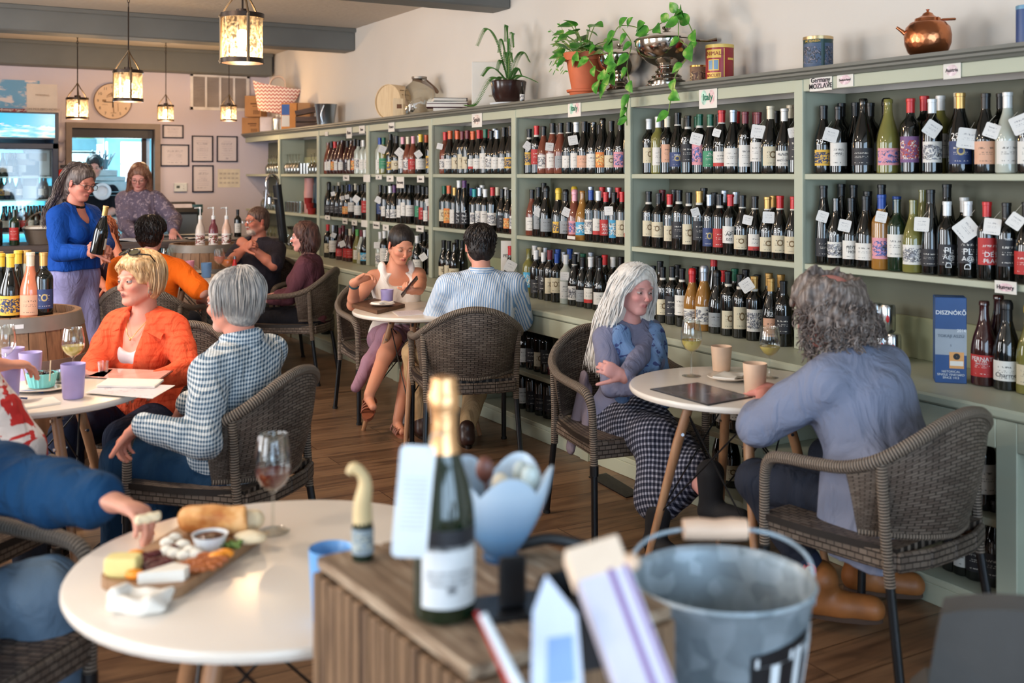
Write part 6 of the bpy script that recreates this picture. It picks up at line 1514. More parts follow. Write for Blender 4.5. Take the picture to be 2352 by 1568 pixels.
# drinks fridge
FY = 10.62; fx1 = ony(134, 300, FY).x; fx0 = fx1-1.25; fz = ony(100, 258, FY).z
t_ = thing('drinks_fridge', 'tall glass door drinks fridge with lit blue header at left', 'fridge', ((fx0+fx1)/2, FY, 0)); cx = 0; w_ = fx1-fx0; M_fb = mat('black_fridge_shell', (26, 28, 44), .35)
b = MB(); b.box((-w_/2+.02, .35, fz/2), (.04, .70, fz)).box((w_/2-.02, .35, fz/2), (.04, .70, fz)).box((0, .69, fz/2), (w_, .02, fz)).box((0, .35, fz-.01), (w_, .70, .02)).box((0, .35, .12), (w_, .70, .24)).box((0, .35, fz-.33), (w_, .70, .03)); b.build('cabinet', M_fb, t_)
hz0, hz1 = ony(60, 316, FY).z, fz-.012
t = NT('lit_header_picture'); uv = t.coord('UV'); sx = t.n('ShaderNodeSeparateXYZ'); t.l(uv, sx.inputs[0]); no = t.n('ShaderNodeTexNoise'); no.inputs['Scale'].default_value = 9; no.inputs['Detail'].default_value = 6; t.l(uv, no.inputs['Vector'])
f = t.math('LESS_THAN', t.math('ADD', sx.outputs[1], t.math('MULTIPLY', no.outputs['Fac'], -.55)), .20)
cc = t.mix(f, lin((20, 168, 214)), t.ramp(no.outputs['Fac'], [(.35, (60, 170, 200)), (.5, (120, 196, 210)), (.65, (216, 200, 188))])); t.base(cc); t.l(cc, t.b.inputs['Emission Color']); t.b.inputs['Emission Strength'].default_value = .55; M_hdr = t.set(.2)
MB().grid(lambda u, v: (-w_/2+.03+(w_-.06)*u, -.012, hz0+(hz1-hz0)*v), 1, 1).build('lit_header', M_hdr, t_)
b = MB(); b.box((0, -.006, hz1+.004), (w_, .02, .012)).box((0, -.006, hz0-.006), (w_, .02, .014)).box((w_/2-.012, -.006, (hz0+hz1)/2), (.026, .02, hz1-hz0)); b.build('header_trim', M_fb, t_)
dz0, dz1 = .26, hz0-.05
for s_ in (-1, 1):
 b = MB(); dw = w_/2-.005; cxx = s_*w_/4; ff = .055
 for q in (-1, 1): b.box((cxx+q*(dw/2-ff/2), -.03, (dz0+dz1)/2), (ff, .05, dz1-dz0), bev=.006).box((cxx, -.03, (dz0 if q < 0 else dz1)+(-q)*ff/2), (dw, .05, ff), bev=.006)
 dd = b.build('door', M_fb, t_); MB().box((cxx, -.03, (dz0+dz1)/2), (dw-ff*2, .006, dz1-dz0-ff*2)).build('door_glass', M_cglass, dd); MB().tube([(cxx-s_*(dw/2-.03), -.075, .9), (cxx-s_*(dw/2-.03), -.075, 1.5)], .012).build('handle', M_steel, dd)
MB().box((0, .672, fz/2), (w_-.08, .008, fz-.6)).build('inner_liner', mat('pale_blue_liner', (150, 200, 214), .5), t_)
FS = [ony(60, v, FY+.3).z for v in (404, 457, 532)]
FS = [ony(60, v, FY+.05).z for v in (405, 458, 533)]+[.45, .85]
for z in FS: MB().box((0, .33, z-.008), (w_-.09, .55, .014)).build('wire_shelf', mat('white_wire_shelf', (196, 226, 232), .4), t_)
area_ = area('fridge_light', ((fx0+fx1)/2, FY+.12, hz0-.07), (0, 0, 0), (w_*.8, .1), 45, (.25, .78, 1)); area_.parent = None
l2 = area('fridge_light', ((fx0+fx1)/2, FY+.60, (dz0+dz1)/2+.3), (PI/2, 0, PI), (w_*.8, .7), 22, (.25, .78, 1)); l2.rotation_euler = (PI/2, 0, 0)
# cold bottles: beer / soda, one kind, repeats
M_beer = mat('brown_bottle_glass', (36, 24, 20), .08, spec=.8); _bb = {}
def small_bottle(loc, h, m, lab, label, group, cap='w'):
 key = (m.name, lab)
 if key not in _bb:
  o1 = MB().lathe([(.001, 0), (.030, 0), (.031, .006), (.031, .115), (.026, .14), (.014, .175), (.0125, .22), (.014, .228), (.001, .23)], seg=14).build('x', m); o2 = MB().lathe([(.0315, .04), (.0315, .10)], seg=14).build('x', LMAT[lab]); _bb[key] = (o1.data, o2.data)
  bpy.data.objects.remove(o1); bpy.data.objects.remove(o2)
 o = bpy.data.objects.new('beer_bottle', _bb[key][0]); C.objects.link(o); o.location = loc; o.scale = (1, 1, h/.23); tag(o, label, 'bottle', group)
 link(bpy.data.objects.new('label', _bb[key][1]), o); return o
rr = random.Random(3)
for row, (z, us, yy) in enumerate(((FS[2], (8, 22, 39, 56, 71, 84, 98, 112), .16), (FS[2], (14, 30, 47, 64, 78, 91, 105), .30), (FS[1], (3, 17, 28, 44, 96, 104), .16), (FS[0], (6, 23, 34), .16))):
 for i, u in enumerate(us):
  p_ = ony(u, 500, FY+yy); lab = rr.choice('WWBKRS') if row != 2 else rr.choice('YWK')
  small_bottle((p_.x, FY+yy, z), .24 if row < 2 else .22, M_beer if rr.random() < .75 else GL['g'], lab, 'beer bottle with %s label, %s from left on the fridge %s' % (LM[lab][0], ORD[i], ('lower shelf, front row', 'lower shelf, back row', 'middle shelf', 'upper shelf')[row]), 'cold bottles in the drinks fridge')
for i, (u, v, ww, hh, cc_) in enumerate(((50, 404, .30, .22, (206, 222, 226)), (84, 404, .22, .30, (190, 206, 216)), (66, 457, .16, .26, (216, 226, 228)), (97, 457, .14, .12, (170, 190, 196)))):
 p_ = ony(u, 400, FY+.3); z = FS[0] if v == 404 else FS[1]
 tagb(MB().box((0, 0, hh/2), (ww, .2, hh), bev=.01).box((0, -.101, hh*.6), (ww*.7, .004, hh*.25), m=1), 'carton', [mat('fridge_carton_%d' % i, cc_, .6), LMAT['S']], ('wide pale carton on the upper fridge shelf', 'tall pale carton right on the upper fridge shelf', 'white tub on the middle fridge shelf', 'low grey carton at right of the middle fridge shelf')[i], 'carton', loc=(p_.x, FY+.3, z))
# pictures standing on the fridge
t_ = thing('landscape_picture', 'blue sky picture with red umbrellas standing on the fridge', 'picture', (ony(10, 258, FY+.3).x, FY+.3, fz)); ww = .62; hh = (258-172)*px(9.0)
t = NT('sky_and_cloud_picture'); uv = t.coord('UV'); no = t.n('ShaderNodeTexNoise'); no.inputs['Scale'].default_value = 4; no.inputs['Detail'].default_value = 4; t.l(uv, no.inputs['Vector']); sx = t.n('ShaderNodeSeparateXYZ'); t.l(uv, sx.inputs[0])
cc = t.ramp(no.outputs['Fac'], [(.5, (118, 164, 190)), (.58, (226, 206, 196))]); n5 = t.n('ShaderNodeTexNoise'); n5.inputs['Scale'].default_value = 18; t.l(uv, n5.inputs['Vector'])
t.base(t.mix(t.math('LESS_THAN', sx.outputs[1], .13), cc, t.ramp(n5.outputs['Fac'], [(.45, (160, 60, 60)), (.55, (220, 200, 190))], 'CONSTANT'))); M_pic = t.set(.6)
MB().slab(lambda u, v: ((u-.5)*ww, .10*v, hh*v), 1, 1, .02).build('canvas', M_pic, t_)
x0, x1 = ony(62, 220, FY+.25).x, ony(132, 220, FY+.25).x
t_ = thing('blank_canvas', 'cream poster board with small lettering standing on the fridge, lamp lit', 'board', ((x0+x1)/2, FY+.25, fz)); hh = (258-181)*px(8.9); ww = x1-x0
MB().slab(lambda u, v: ((u-.5)*ww, .04*v, hh*v), 1, 1, .02).build('board', mat('cream_canvas', (232, 204, 178), .7, var=.04), t_); b = MB()
text_mesh(b, 'TOM MULLET', .03, face_to((0, -1, .1), (0, 0, 1), (-ww*.25, -.013, .04))); text_mesh(b, 'DI D MORNI', .03, face_to((0, -1, .1), (0, 0, 1), (ww*.26, -.013, .04))); text_mesh(b, 'MORNING', .025, face_to((0, -1, .1), (0, 0, 1), (0, .010, hh*.62))); b.build('lettering', mat('faint_tan_print', (186, 156, 130), .7), t_)
# fire extinguisher, hanging bags on the strip of wall by the fridge
c = ony(144, 395, YB-.12); t_ = thing('fire_extinguisher', 'red fire extinguisher with black hose on the wall beside the fridge', 'fire extinguisher', (c.x, YB-.12, c.z))
MB().lathe([(.001, -.38), (.075, -.38), (.082, -.36), (.082, -.05), (.06, 0), (.03, .03), (.001, .03)], seg=20).build('cylinder', mat('extinguisher_red', (214, 44, 30), .3), t_); MB().box((0, -.02, .06), (.05, .12, .03), bev=.006).tube(catmull([(0, -.05, .06), (.10, -.06, .08), (.17, -.02, .04)], 5), .01, 7).build('valve', M_blk, t_)
c = ony(141, 310, YB-.03); t_ = thing('paper_streamer', 'pale decorative bags hanging from a hook beside the fridge', 'decoration', (c.x, YB-.03, c.z)); MB().ell((0, 0, 0), (.05, .015, .09)).ell((0, 0, -.2), (.045, .015, .09)).tube([(0, 0, .25), (0, 0, 0)], .002).build('bag', mat('pale_plastic', (212, 202, 214), .3), t_)
# door leaf edge inside doorway
tagb(MB().box((dr-.07, YB+.17, 1.0), (.05, .04, 2.0), m=0).box((dr-.02, YB+.2, 1.2), (.035, .03, 1.6), m=1), 'door', [mat('dark_brown_door', (54, 38, 38), .5), mat('plastic_strip', (186, 200, 206), .4)], 'dark open door with pale plastic strip at the right of the doorway', 'door')
# kitchen things
M_wire = mat('chrome_wire', (150, 180, 186), .3, .6)
t_ = thing('wire_rack', 'chrome wire kitchen rack with baskets in the doorway', 'rack', (ony(262, 500, 13.6).x, 13.6, 0)); b = MB(); rw = .42
zt = ony(262, 478, 13.6).z if 0 else ony(262, 440, 13.6).z
for s1 in (-1, 1):
 for s2 in (-1, 1): b.tube([(s1*rw, s2*.22, 0), (s1*rw, s2*.22, zt+.04)], .013)
for z in (zt, zt-.42, .5):
 for s1 in (-1, 1): b.tube([(-rw, s1*.22, z), (rw, s1*.22, z)], .006).tube([(-rw, s1*.22, z-.04), (rw, s1*.22, z-.04)], .004)
 for i in range(17): b.tube([(-rw+2*rw*i/16, -.22, z), (-rw+2*rw*i/16, .22, z)], .003, 4)
b.build('frame', M_wire, t_)
tagb(MB().box((0, 0, .07), (.36, .3, .14), bev=.01).box((0, -.152, .08), (.2, .004, .07), m=1), 'storage_bin', [mat('grey_green_bin', (90, 116, 118), .5), M_cream], 'grey storage bin with a white tag on the kitchen rack', 'bin', loc=(ony(262, 500, 13.6).x, 13.6, zt-.415))
tx = ony(246, 400, 13.6).x
tagb(MB().box((0, 0, .06), (.5, .34, .12), bev=.01).box((-.02, 0, .15), (.42, .3, .06), bev=.01).box((-.05, 0, .22), (.3, .26, .08), bev=.01), 'tray_stack', mat('pale_kitchen_tray', (176, 200, 204), .4), 'stack of pale trays on top of the kitchen rack', 'trays', loc=(tx, 13.6, zt+.005))
b = MB()
for i in range(14): a = rr.uniform(-.5, .5); b.tube([(rr.uniform(-.05, .05), rr.uniform(-.04, .04), .0), (a*.3, rr.uniform(-.1, .1), rr.uniform(.16, .24))], .007, 5)
b.lathe([(.06, 0), (.07, .12)], seg=16); tagb(b, 'utensil_pot', mat('steel_utensils', (110, 124, 130), .3, .6), 'pot full of upright kitchen utensils on the tray stack', 'utensils', loc=(tx-.05, 13.6, zt+.27))
tagb(MB().lathe([(.09, 0), (.10, .02), (.10, .05), (.07, .055), (.06, .02), (.001, .02)], seg=24, R=face_to((0, -1, .1))[:3, :3]), 'round_timer', M_frame, 'white round dial hanging on the kitchen rack post', 'dial', loc=(ony(233, 440, 13.35).x, 13.33, ony(233, 440, 13.35).z))
sx0 = ony(178, 400, 14.8).x
for i, (v, ww) in enumerate(((350, .5), (378, .5))):
 z = ony(180, v, 14.8).z; tagb(MB().box((0, 0, 0), (.62, .3, .02)), 'wall_shelf', M_frame, ('upper white kitchen wall shelf at left', 'lower white kitchen wall shelf at left')[i], 'shelf', loc=(sx0, 14.9, z))
 tagb(MB().box((0, 0, .09), (.34, .2, .17), bev=.015, taper=1.06), 'storage_tub', mat(('grey_tub', 'pale_tub')[i], ((92, 132, 142), (206, 220, 216))[i], .5), ('grey tub on the upper kitchen shelf', 'pale tub on the lower kitchen shelf')[i], 'tub', loc=(sx0+.06, 14.85, z+.01))
z = ony(180, 350, 14.8).z; tagb(MB().box((0, 0, .05), (.2, .14, .10), bev=.006), 'yellow_packet', mat('yellow_packet', (206, 214, 60), .5), 'yellow green packet on the grey kitchen tub', 'packet', loc=(sx0+.10, 14.85, z+.185)); tagb(MB().box((0, 0, .09), (.3, .1, .18), bev=.02), 'snack_bag', mat('brown_snack_bag', (120, 96, 40), .5), 'brown snack bag standing behind the yellow packet', 'bag', loc=(sx0-.02, 14.98, z+.185))
z = ony(180, 310, 15.2).z; tagb(MB().box((0, 0, 0), (.62, .2, .26), bev=.01).box((.1, -.105, 0), (.18, .01, .2), m=1).box((-.2, -.105, .03), (.06, .01, .08), m=2), 'wall_unit', [M_frame, mat('grey_grille', (150, 160, 166), .5), M_blk], 'white wall unit with a grey grille at the kitchen ceiling', 'appliance', loc=(ony(181, 310, 15.2).x, 15.25, z))
p_ = ony(262, 520, 14.3); tagb(MB().box((0, 0, .45), (1.0, .6, .9), bev=.01).box((0, 0, .92), (1.02, .64, .03), bev=.005, m=1), 'kitchen_cabinet', [mat('pale_aqua_cabinet', (164, 204, 206), .5), M_steel], 'pale aqua kitchen cabinet below the window', 'cabinet', loc=(p_.x+.15, 14.7, 0))
# ---- the bar
BARY, BARZ = 9.75, .955; bx0 = ony(-30, 560, BARY).x; bx1 = ony(690, 560, BARY).x
bx1 = min(bx1, XCN-.12); t_ = thing('bar_counter', 'dark weathered wooden bar running in front of the back wall', 'bar', ((bx0+bx1)/2, BARY, 0)); L = bx1-bx0
M_bart = wood('weathered_dark_bar_top', (58, 50, 50), (84, 74, 72), 2, 0, .5); M_barp = wood('dark_bar_panel', (40, 30, 28), (60, 46, 40), 2, 2, .6)
MB().box((0, .26, BARZ-.03), (L, .55, .06), bev=.006).build('bar_top', M_bart, t_)
b = MB(); n_ = int(L/.16)
for i in range(n_): b.box((-L/2+L*(i+.5)/n_, .05, (BARZ-.07)/2), (L/n_-.006, .03, BARZ-.08), bev=.003)
b.box((0, .1, (BARZ-.07)/2), (L-.02, .06, BARZ-.08)); b.build('front_panel', M_barp, t_)
# back counter with ice machine and tumbler
by = 11.75; cx0 = ony(360, 560, by).x; cx1 = XCN-.1
tagb(MB().box((0, 0, .44), (cx1-cx0, .55, .88), bev=.01).box((0, 0, .90), (cx1-cx0+.02, .6, .03), bev=.004, m=1), 'back_counter', [M_barp, M_steel], 'dark back counter along the wall behind the bar', 'counter', loc=((cx0+cx1)/2, by+.05, 0))
z0 = .916; q0 = ony(388, 500, by); q1 = ony(434, 500, by); ww = q1.x-q0.x+.1; zt_ = ony(410, 465, by-.2).z; t_ = thing('ice_machine', 'steel fronted ice machine with black hood and clear lid', 'machine', ((q0.x+q1.x)/2, by, z0)); H = zt_-z0
MB().box((0, 0, H*.33), (ww, .4, H*.66), bev=.01).build('body', M_steel, t_); R = rotm(.35, 0, 0); MB().prism([(-.2, H*.62), (-.2, H*.7), (-.05, H), (.2, H), (.2, H*.62)], -ww/2, ww/2, R=np.array([[0, 0, 1], [1, 0, 0], [0, 1, 0]], float)).build('hood', M_blk, t_)
MB().box((0, -.13, H*.83), (ww*.72, .01, H*.26), R=rotm(-.47, 0, 0), bev=.01).build('clear_lid', mat('frosted_lid', (190, 184, 196), .25), t_)
p_ = ony(443, 500, by-.05); zt_ = ony(443, 469, by).z; tagb(MB().lathe([(.001, 0), (.075, 0), (.075, (zt_-z0)*.7), (.085, (zt_-z0)*.72), (.085, zt_-z0), (.001, zt_-z0)], seg=24), 'water_dispenser', mat('teal_plastic', (64, 104, 112), .35), 'tall teal drinks dispenser to the right of the ice machine', 'dispenser', loc=(p_.x+.02, by-.05, z0))
# things on the bar
bq = cf((470-CU)/F*9.22, 9.22)
def onbar(u, v): return onz(u, v, BARZ)
M_labelpump = labelmat('syrup_label', (232, 226, 224), 'art', (60, 110, 60), (150, 60, 60))
for i, (u, wpx_, vb, vt, vl, cc_) in enumerate(((480, 20, 563, 528, 476, (226, 214, 204)), (509, 19, 563, 526, 478, (120, 60, 70)), (530, 15, 561, 526, 475, (226, 190, 170)))):
 d_ = 8.15; p_ = at(u, vb, 7.62); t_ = thing('syrup_bottle', ('clear syrup bottle with white pump, left of three on the bar', 'dark red syrup bottle with white pump, middle of three', 'pale syrup bottle with white pump nearest the bearded man')[i], 'syrup bottle', (bq[0]+(i-.4)*.10, bq[1]-.06-(i-1)*.05, BARZ-.038), 0, 'syrup bottles with pumps on the bar')
 MB().lathe([(.001, 0), (.038, 0), (.040, .01), (.040, .15), (.034, .18), (.018, .215), (.016, .25), (.001, .25)], seg=18).build('bottle', mat('syrup_%d' % i, cc_, .1), t_); MB().lathe([(.0405, .02), (.0405, .125)], seg=18).build('label', M_labelpump, t_)
 MB().lathe([(.017, .245), (.017, .275), (.006, .28), (.006, .33), (.012, .335), (.012, .35), (.001, .352)], seg=12).tube([(0, 0, .345), (-.05, -.01, .342)], .006, 6).build('pump', M_frame, t_)
p_ = ony(33, 563, BARY+.06); bottle((p_.x, p_.y, BARZ), 'B', 'g', 'n', 'R', 'green wine bottle with a large red label standing on the bar by the fridge', 'bottles standing on the bar', s=1.0, lh=.105)
p_ = ony(-6, 563, BARY+.06); bottle((p_.x, p_.y, BARZ), 'B', 'k', 'k', 'n', 'dark bottle cut by the left edge on the bar', 'bottles standing on the bar')
p_ = ony(546, 545, BARY+.40); bottle((p_.x, p_.y, BARZ), 'B', 'k', 'k', 'W', 'dark bottle with white label on the bar behind the bearded man', 'bottles standing on the bar', s=.85)
p_ = ony(98, 562, BARY+.2); t_ = thing('woven_basket', 'dark woven basket with cloth lining on the bar', 'basket', (p_.x, p_.y, BARZ)); MB().lathe([(.001, 0), (.12, 0), (.155, .12), (.16, .13), (.15, .13), (.115, .01), (.001, .01)], seg=28).build('basket', M_wtube, t_); MB().lathe([(.145, .12), (.165, .135), (.15, .15), (.08, .14), (.001, .13)], seg=28).build('cloth_lining', M_cream, t_); MB().tube([(.14*math.cos(a), 0, .12+.15*math.sin(a)) for a in np.linspace(0, PI, 14)], .006).build('handle', M_wtube, t_)
for i, (u, v, cc_) in enumerate(((292, 553, (200, 204, 214)), (456, 545, (236, 226, 214)))):
 p_ = onbar(u, v); tagb(MB().slab(lambda a, b_: ((a-.5)*.34, (b_-.5)*.22, .006+.008*math.sin(a*7+b_*4)), 10, 8, .004), 'menu_sheet' if i == 0 else 'bar_cloth', mat('bar_paper_%d' % i, cc_, .3 if i == 0 else .8), ('glossy clipboard lying on the bar by the barista', 'folded white cloth lying on the bar near the syrup bottles')[i], 'menu' if i == 0 else 'cloth', loc=(p_.x, BARY+.2, BARZ+.004))
p_ = onbar(440, 552); tagb(MB().box((0, 0, .02), (.5, .3, .04), bev=.01), 'bar_mat', M_blk, 'black rubber tray on the bar under the cloth', 'tray', loc=(p_.x-.02, BARY+.28, BARZ)) if 0 else None
# beer tap tower
p_ = onbar(664, 560); t_ = thing('tap_tower', 'black beer tap tower with a chrome swan neck faucet', 'beer tap', (p_.x, p_.y+.15, BARZ)); hz = at(655, 425, 8.9).z-BARZ
MB().tube([(0, 0, 0), (-.06, 0, hz)], .038, 16).build('column', M_blk, t_); MB().tube(catmull([(-.07, -.03, hz-.12), (-.14, -.05, hz-.10), (-.17, -.05, hz+.02), (-.12, -.04, hz+.09), (-.06, -.02, hz+.05), (-.055, 0, hz)], 5), .011, 9).lathe([(.02, 0), (.02, .05)], (-.14, -.05, hz-.16), 10).tube([(-.165, -.05, hz+.0), (-.19, -.05, hz-.35)], .010, 8).build('faucet', M_chrome, t_)
# barrel under the bar end, and the barrel with bottles at left
M_stave = wood('oak_barrel_stave', (104, 76, 54), (138, 104, 76), 2.2, 2, .55, 14); M_hoop = mat('grey_steel_hoop', (128, 122, 116), .45, .35, var=.2, vs=6)
def barrel(loc, label, H=.92, R0=.29, R1=.35):
 t_ = thing('wine_barrel', label, 'barrel', loc, 0); N_ = 26; rad = lambda z: R0+(R1-R0)*(1-((z-H/2)/(H/2))**2); b = MB()
 for k_ in range(N_):
  a0, a1 = 2*PI*k_/N_, 2*PI*(k_+1)/N_-.012
  V_ = []; F_ = []
  for i in range(13):
   z = H*i/12; r = rad(z)
   for a in (a0, (a0+a1)/2, a1): V_.append((r*math.cos(a), r*math.sin(a), z))
   for a in (a1, a0): V_.append(((r-.025)*math.cos(a), (r-.025)*math.sin(a), z))
  for i in range(12):
   for j in range(5): F_.append((i*5+j, i*5+(j+1) % 5, (i+1)*5+(j+1) % 5, (i+1)*5+j))
  F_.append((0, 4, 3, 2, 1)); F_.append((60, 61, 62, 63, 64)); b.add(V_, F_)
 b.build('staves', M_stave, t_); MB().lathe([(.001, H-.04), (R0-.022, H-.04)], seg=40).build('barrel_head', M_stave, t_)
 for z0_, z1_ in ((H-.065, H-.002), (H*.74, H*.79), (H*.62, H*.66), (H*.34, H*.38), (H*.21, H*.26), (.002, .065)):
  MB().lathe([(rad(z0_)-.001, z0_), (rad(z0_)+.003, z0_), (rad(z1_)+.003, z1_), (rad(z1_)-.001, z1_)], seg=44).build('hoop', M_hoop, t_)
 return t_
bp = cf((30-1176)/F*4.92, 4.92); bt_ = barrel((bp[0], bp[1], 0), 'old oak wine barrel with bottles on its head at the left edge')
F4 = face_to((-bp[0]+.35, -bp[1], 0), (0, 0, 1)); nn = F4[:3, 2]; MB().box((0, 0, 0), (.045, .018, .002), R=F4[:3, :3] ).build('price_sticker', M_frame, bt_, loc=tuple(nn*.303+A_(0, 0, .885)))
p_ = onz(470, 600, .9); barrel((bq[0], bq[1], 0), 'oak wine barrel standing before the bar behind the cups', H=.955)
for i, (r_, d_, kd, gl, cp, lb, s_, txt) in enumerate(((2, 0, 'U', 'k', 'y', 'Y', 1.0, 'dark bottle with yellow cap and lemon print label, leftmost on the barrel'), (24, -.03, 'U', 'k', 'y', 'Y', 1.0, 'dark bottle with yellow cap, second on the barrel, lemon print'), (42, .10, 'U', 'k', 'y', 'Y', 1.02, 'yellow capped bottle behind on the barrel, half hidden'),
  (70, -.02, 'U', 'q', 'c', 'H', 1.02, 'rose wine bottle with ribbed cream cap on the barrel'), (62, .12, 'U', 'c', 'd', 'n', 1.02, 'pale bottle hidden behind the rose wine on the barrel'), (100, .0, 'B', 'k', 'd', 'B', 1.0, 'dark bottle with gold cap at the right of the barrel'), (-2, .12, 'U', 'k', 'd', 'n', 1.0, 'gold capped dark bottle at the left edge behind on the barrel'))):
 dd = 4.84+d_; x, y = cf((r_-CU)/F*dd, dd); bottle((x, y, .882), kd, gl, cp, lb, txt, 'bottles standing on the barrel', s=s_*1.03, lh=.085)
# ---- neck tags on bottles
M_tag = labelmat('tag_paper', (230, 226, 220), 'text', (120, 118, 124)); M_string = mat('twine', (206, 196, 176), .9)
def neck_tag(u, v, size, rot, X, label, grp='white hanging tags on the wine bottles', d=None, neck=None):
 p_ = onx(u, v, X) if d is None else at(u, v, d); s_ = size; t_ = thing('neck_tag', label, 'tag', p_, math.atan2(-p_[1], -p_[0])+RNG.uniform(-.2, .2), grp)
 poly = []
 for cx_, cy_, a0 in ((1, 1, 0), (-1, 1, PI/2), (-1, -1, PI), (1, -1, 1.5*PI)):
  for k_ in range(4): a = a0+k_*PI/6; poly.append((cx_*.40*s_+.10*s_*math.cos(a), cy_*.40*s_+.10*s_*math.sin(a)))
 R = face_to((1, 0, .05), (0, math.sin(rot), math.cos(rot)))[:3, :3]; MB().prism(poly, -.0006, .0006, R=R).build('card', M_tag, t_)
 top = R @ A_(-.38*s_ if abs(rot) > .2 else 0, .42*s_, 0)
 MB().tube([top, top+A_(-.012, .012, .018), top+A_(-.03, .02, .03)], .001, 4).build('string', M_string, t_)
TAGS = [(2141, 296, .040, .6, 'beside the red capsules, top shelf of Austria bay'), (2224, 318, .052, .15, 'long and narrow in shadow, top shelf of Austria bay'), (2278, 300, .036, .35, 'narrow, on the black capsule bottle of Austria bay'), (2345, 285, .045, -.4, 'cut by the right edge, top shelf'), (1908, 310, .04, .3, 'half hidden left in the top shelf of Austria bay'),
  (1889, 497, .032, .3, 'small, leftmost on the middle shelf of Austria bay'), (1940, 518, .034, .2, 'narrow, on the second bottle of the Austria bay middle shelf'), (2024, 498, .030, .2, 'beside the blue capsules on the middle shelf'), (2117, 515, .038, .05, 'upright, before the black label bottle of the middle shelf'), (2220, 527, .052, .9, 'largest, tilted on the middle shelf of Austria bay'), (2279, 520, .040, .1, 'upright, on the red capsule bottle of the middle shelf'), (2333, 508, .036, .6, 'rightmost on the middle shelf'),
  (1599, 319, .040, .25, 'on the green capsule bottle, top shelf right Italy bay'), (1646, 305, .026, .3, 'narrow, blueish, top shelf right Italy bay'), (1741, 302, .042, .15, 'by the maroon capsules, top shelf right Italy bay'), (1822, 304, .03, -.2, 'narrow, rightmost on the top shelf of right Italy bay'),
  (1717, 505, .030, .2, 'narrow, on the middle shelf of right Italy bay'), (1765, 499, .036, .05, 'upright, on the gold capsule bottle'), (1597, 487, .028, -.3, 'strip-like, centre of the middle shelf of right Italy bay'), (1212, 335, .034, .6, 'at the left post, top shelf left Italy bay'), (1262, 337, .034, .1, 'upright, on the peach bottle of left Italy bay'), (1316, 322, .038, -.15, 'on the grey label bottle of left Italy bay'),
  (1236, 487, .034, .6, 'leftmost on the middle shelf of left Italy bay'), (1301, 487, .034, .45, 'by the gold foil bottle of left Italy bay'), (1398, 484, .034, -.05, 'on the pale blue label bottle of left Italy bay'), (1297, 634, .034, .02, 'low, on the counter of left Italy bay'),
  (1010, 336, .030, .2, 'at the post beside the Spain bay'), (878, 343, .042, .4, 'on the bright green capsule bottle'), (918, 350, .044, .7, 'by the pink capsule bottle'), (961, 354, .036, -.6, 'by the silver capsule bottle'),
  (765, 445, .026, -.2, 'leftmost in the rose bay middle shelf'), (786, 455, .026, -.15, 'second in the rose bay middle shelf'), (797, 452, .026, -.2, 'third in the rose bay middle shelf'), (818, 457, .04, .6, 'largest in the rose bay middle shelf'), (869, 459, .036, .5, 'left on the middle shelf by the dark bottles'), (985, 464, .036, -.2, 'right on the middle shelf beside the green label'), (786, 560, .036, -.4, 'large, in the rose bay at counter level'), (766, 540, .03, .4, 'left in the rose bay at counter level'),
  (972, 590, .036, -.6, 'right of the woman with the phone'), (866, 563, .036, 0, 'left of the woman with the phone'), (1172, 612, .05, .5, 'on the red capsule bottle beside the striped shirt'), (1715, 655, .04, -.6, 'strip, on the gold capsule bottle above the wine glass')]
for u, v, s_, rot, lb in TAGS: neck_tag(u, v, s_*1.5, rot, XF+.006 if v < 540 else XF-.050, 'white hanging bottle tag, '+lb)
# shelf signs
def shelf_sign(u0, v0, u1, v1, txt, label, X, col=None, tc=None, size=None):
 a = onx(u0, v0, X); b_ = onx(u1, v1, X); w_ = abs(a.y-b_.y); h_ = abs(a.z-b_.z); t_ = thing('shelf_sign', label, 'sign', (X, (a.y+b_.y)/2, (a.z+b_.z)/2), 0, 'country signs on the shelving')
 MB().box((0, 0, 0), (.002, w_, h_)).build('card', M_cream, t_)
 if col:
  for q, cc_ in enumerate(col): MB().ell((-.0016, (-.22+.44*q)*-w_ if len(col) > 1 else 0, .0), (.0005, w_*(.16 if len(col) > 1 else .34), h_*.34), seg=12, rings=6).build('colour_wash', mat('wash_%d_%d_%d' % cc_, cc_, .8, var=.3, vs=40), t_)
 if txt:
  b = MB(); ln = txt.split('\n')
  for i, q in enumerate(ln): text_mesh(b, q, size or min(h_*.45, w_*1.7/max(len(q), 3)), face_to((-1, 0, 0), (0, 0, 1), (-.003, 0, ((len(ln)-1)/2-i)*h_*.4)), ext=.0003, fontbold=True)
  b.build('lettering', mat('sign_ink_%s' % (tc or 'black'), {'green': (40, 120, 90)}.get(tc, (50, 44, 48)), .7), t_)
XS = XF-.017
shelf_sign(2167, 144, 2207, 179, 'Austria', 'small white card reading Austria at the upper right', XS, [(244, 212, 214)])
shelf_sign(1923, 169, 1960, 198, 'Switzerland', 'small white card reading Switzerland beside a plastic sleeve', XS, [(244, 204, 208)])
shelf_sign(1860, 176, 1911, 206, 'Germany\nMOZLAVE', 'curling plastic sleeved card left of the Switzerland card', XS, [(240, 214, 216)])
shelf_sign(1606, 200, 1647, 247, 'Italy', 'larger white card reading Italy in green and red, over the fifth bay', XS, [(184, 218, 200), (244, 200, 198)], 'green')
shelf_sign(1305, 231, 1334, 267, 'Italy', 'smaller white card reading Italy in green and red', XS, [(184, 218, 200), (244, 200, 198)], 'green')
shelf_sign(1084, 259, 1107, 291, 'Spain', 'white card reading Spain', XS, [(242, 214, 202)])
shelf_sign(2285, 643, 2335, 677, 'Hungary', 'white card reading Hungary hanging from the middle shelf', XF-.022, [(244, 200, 204)])
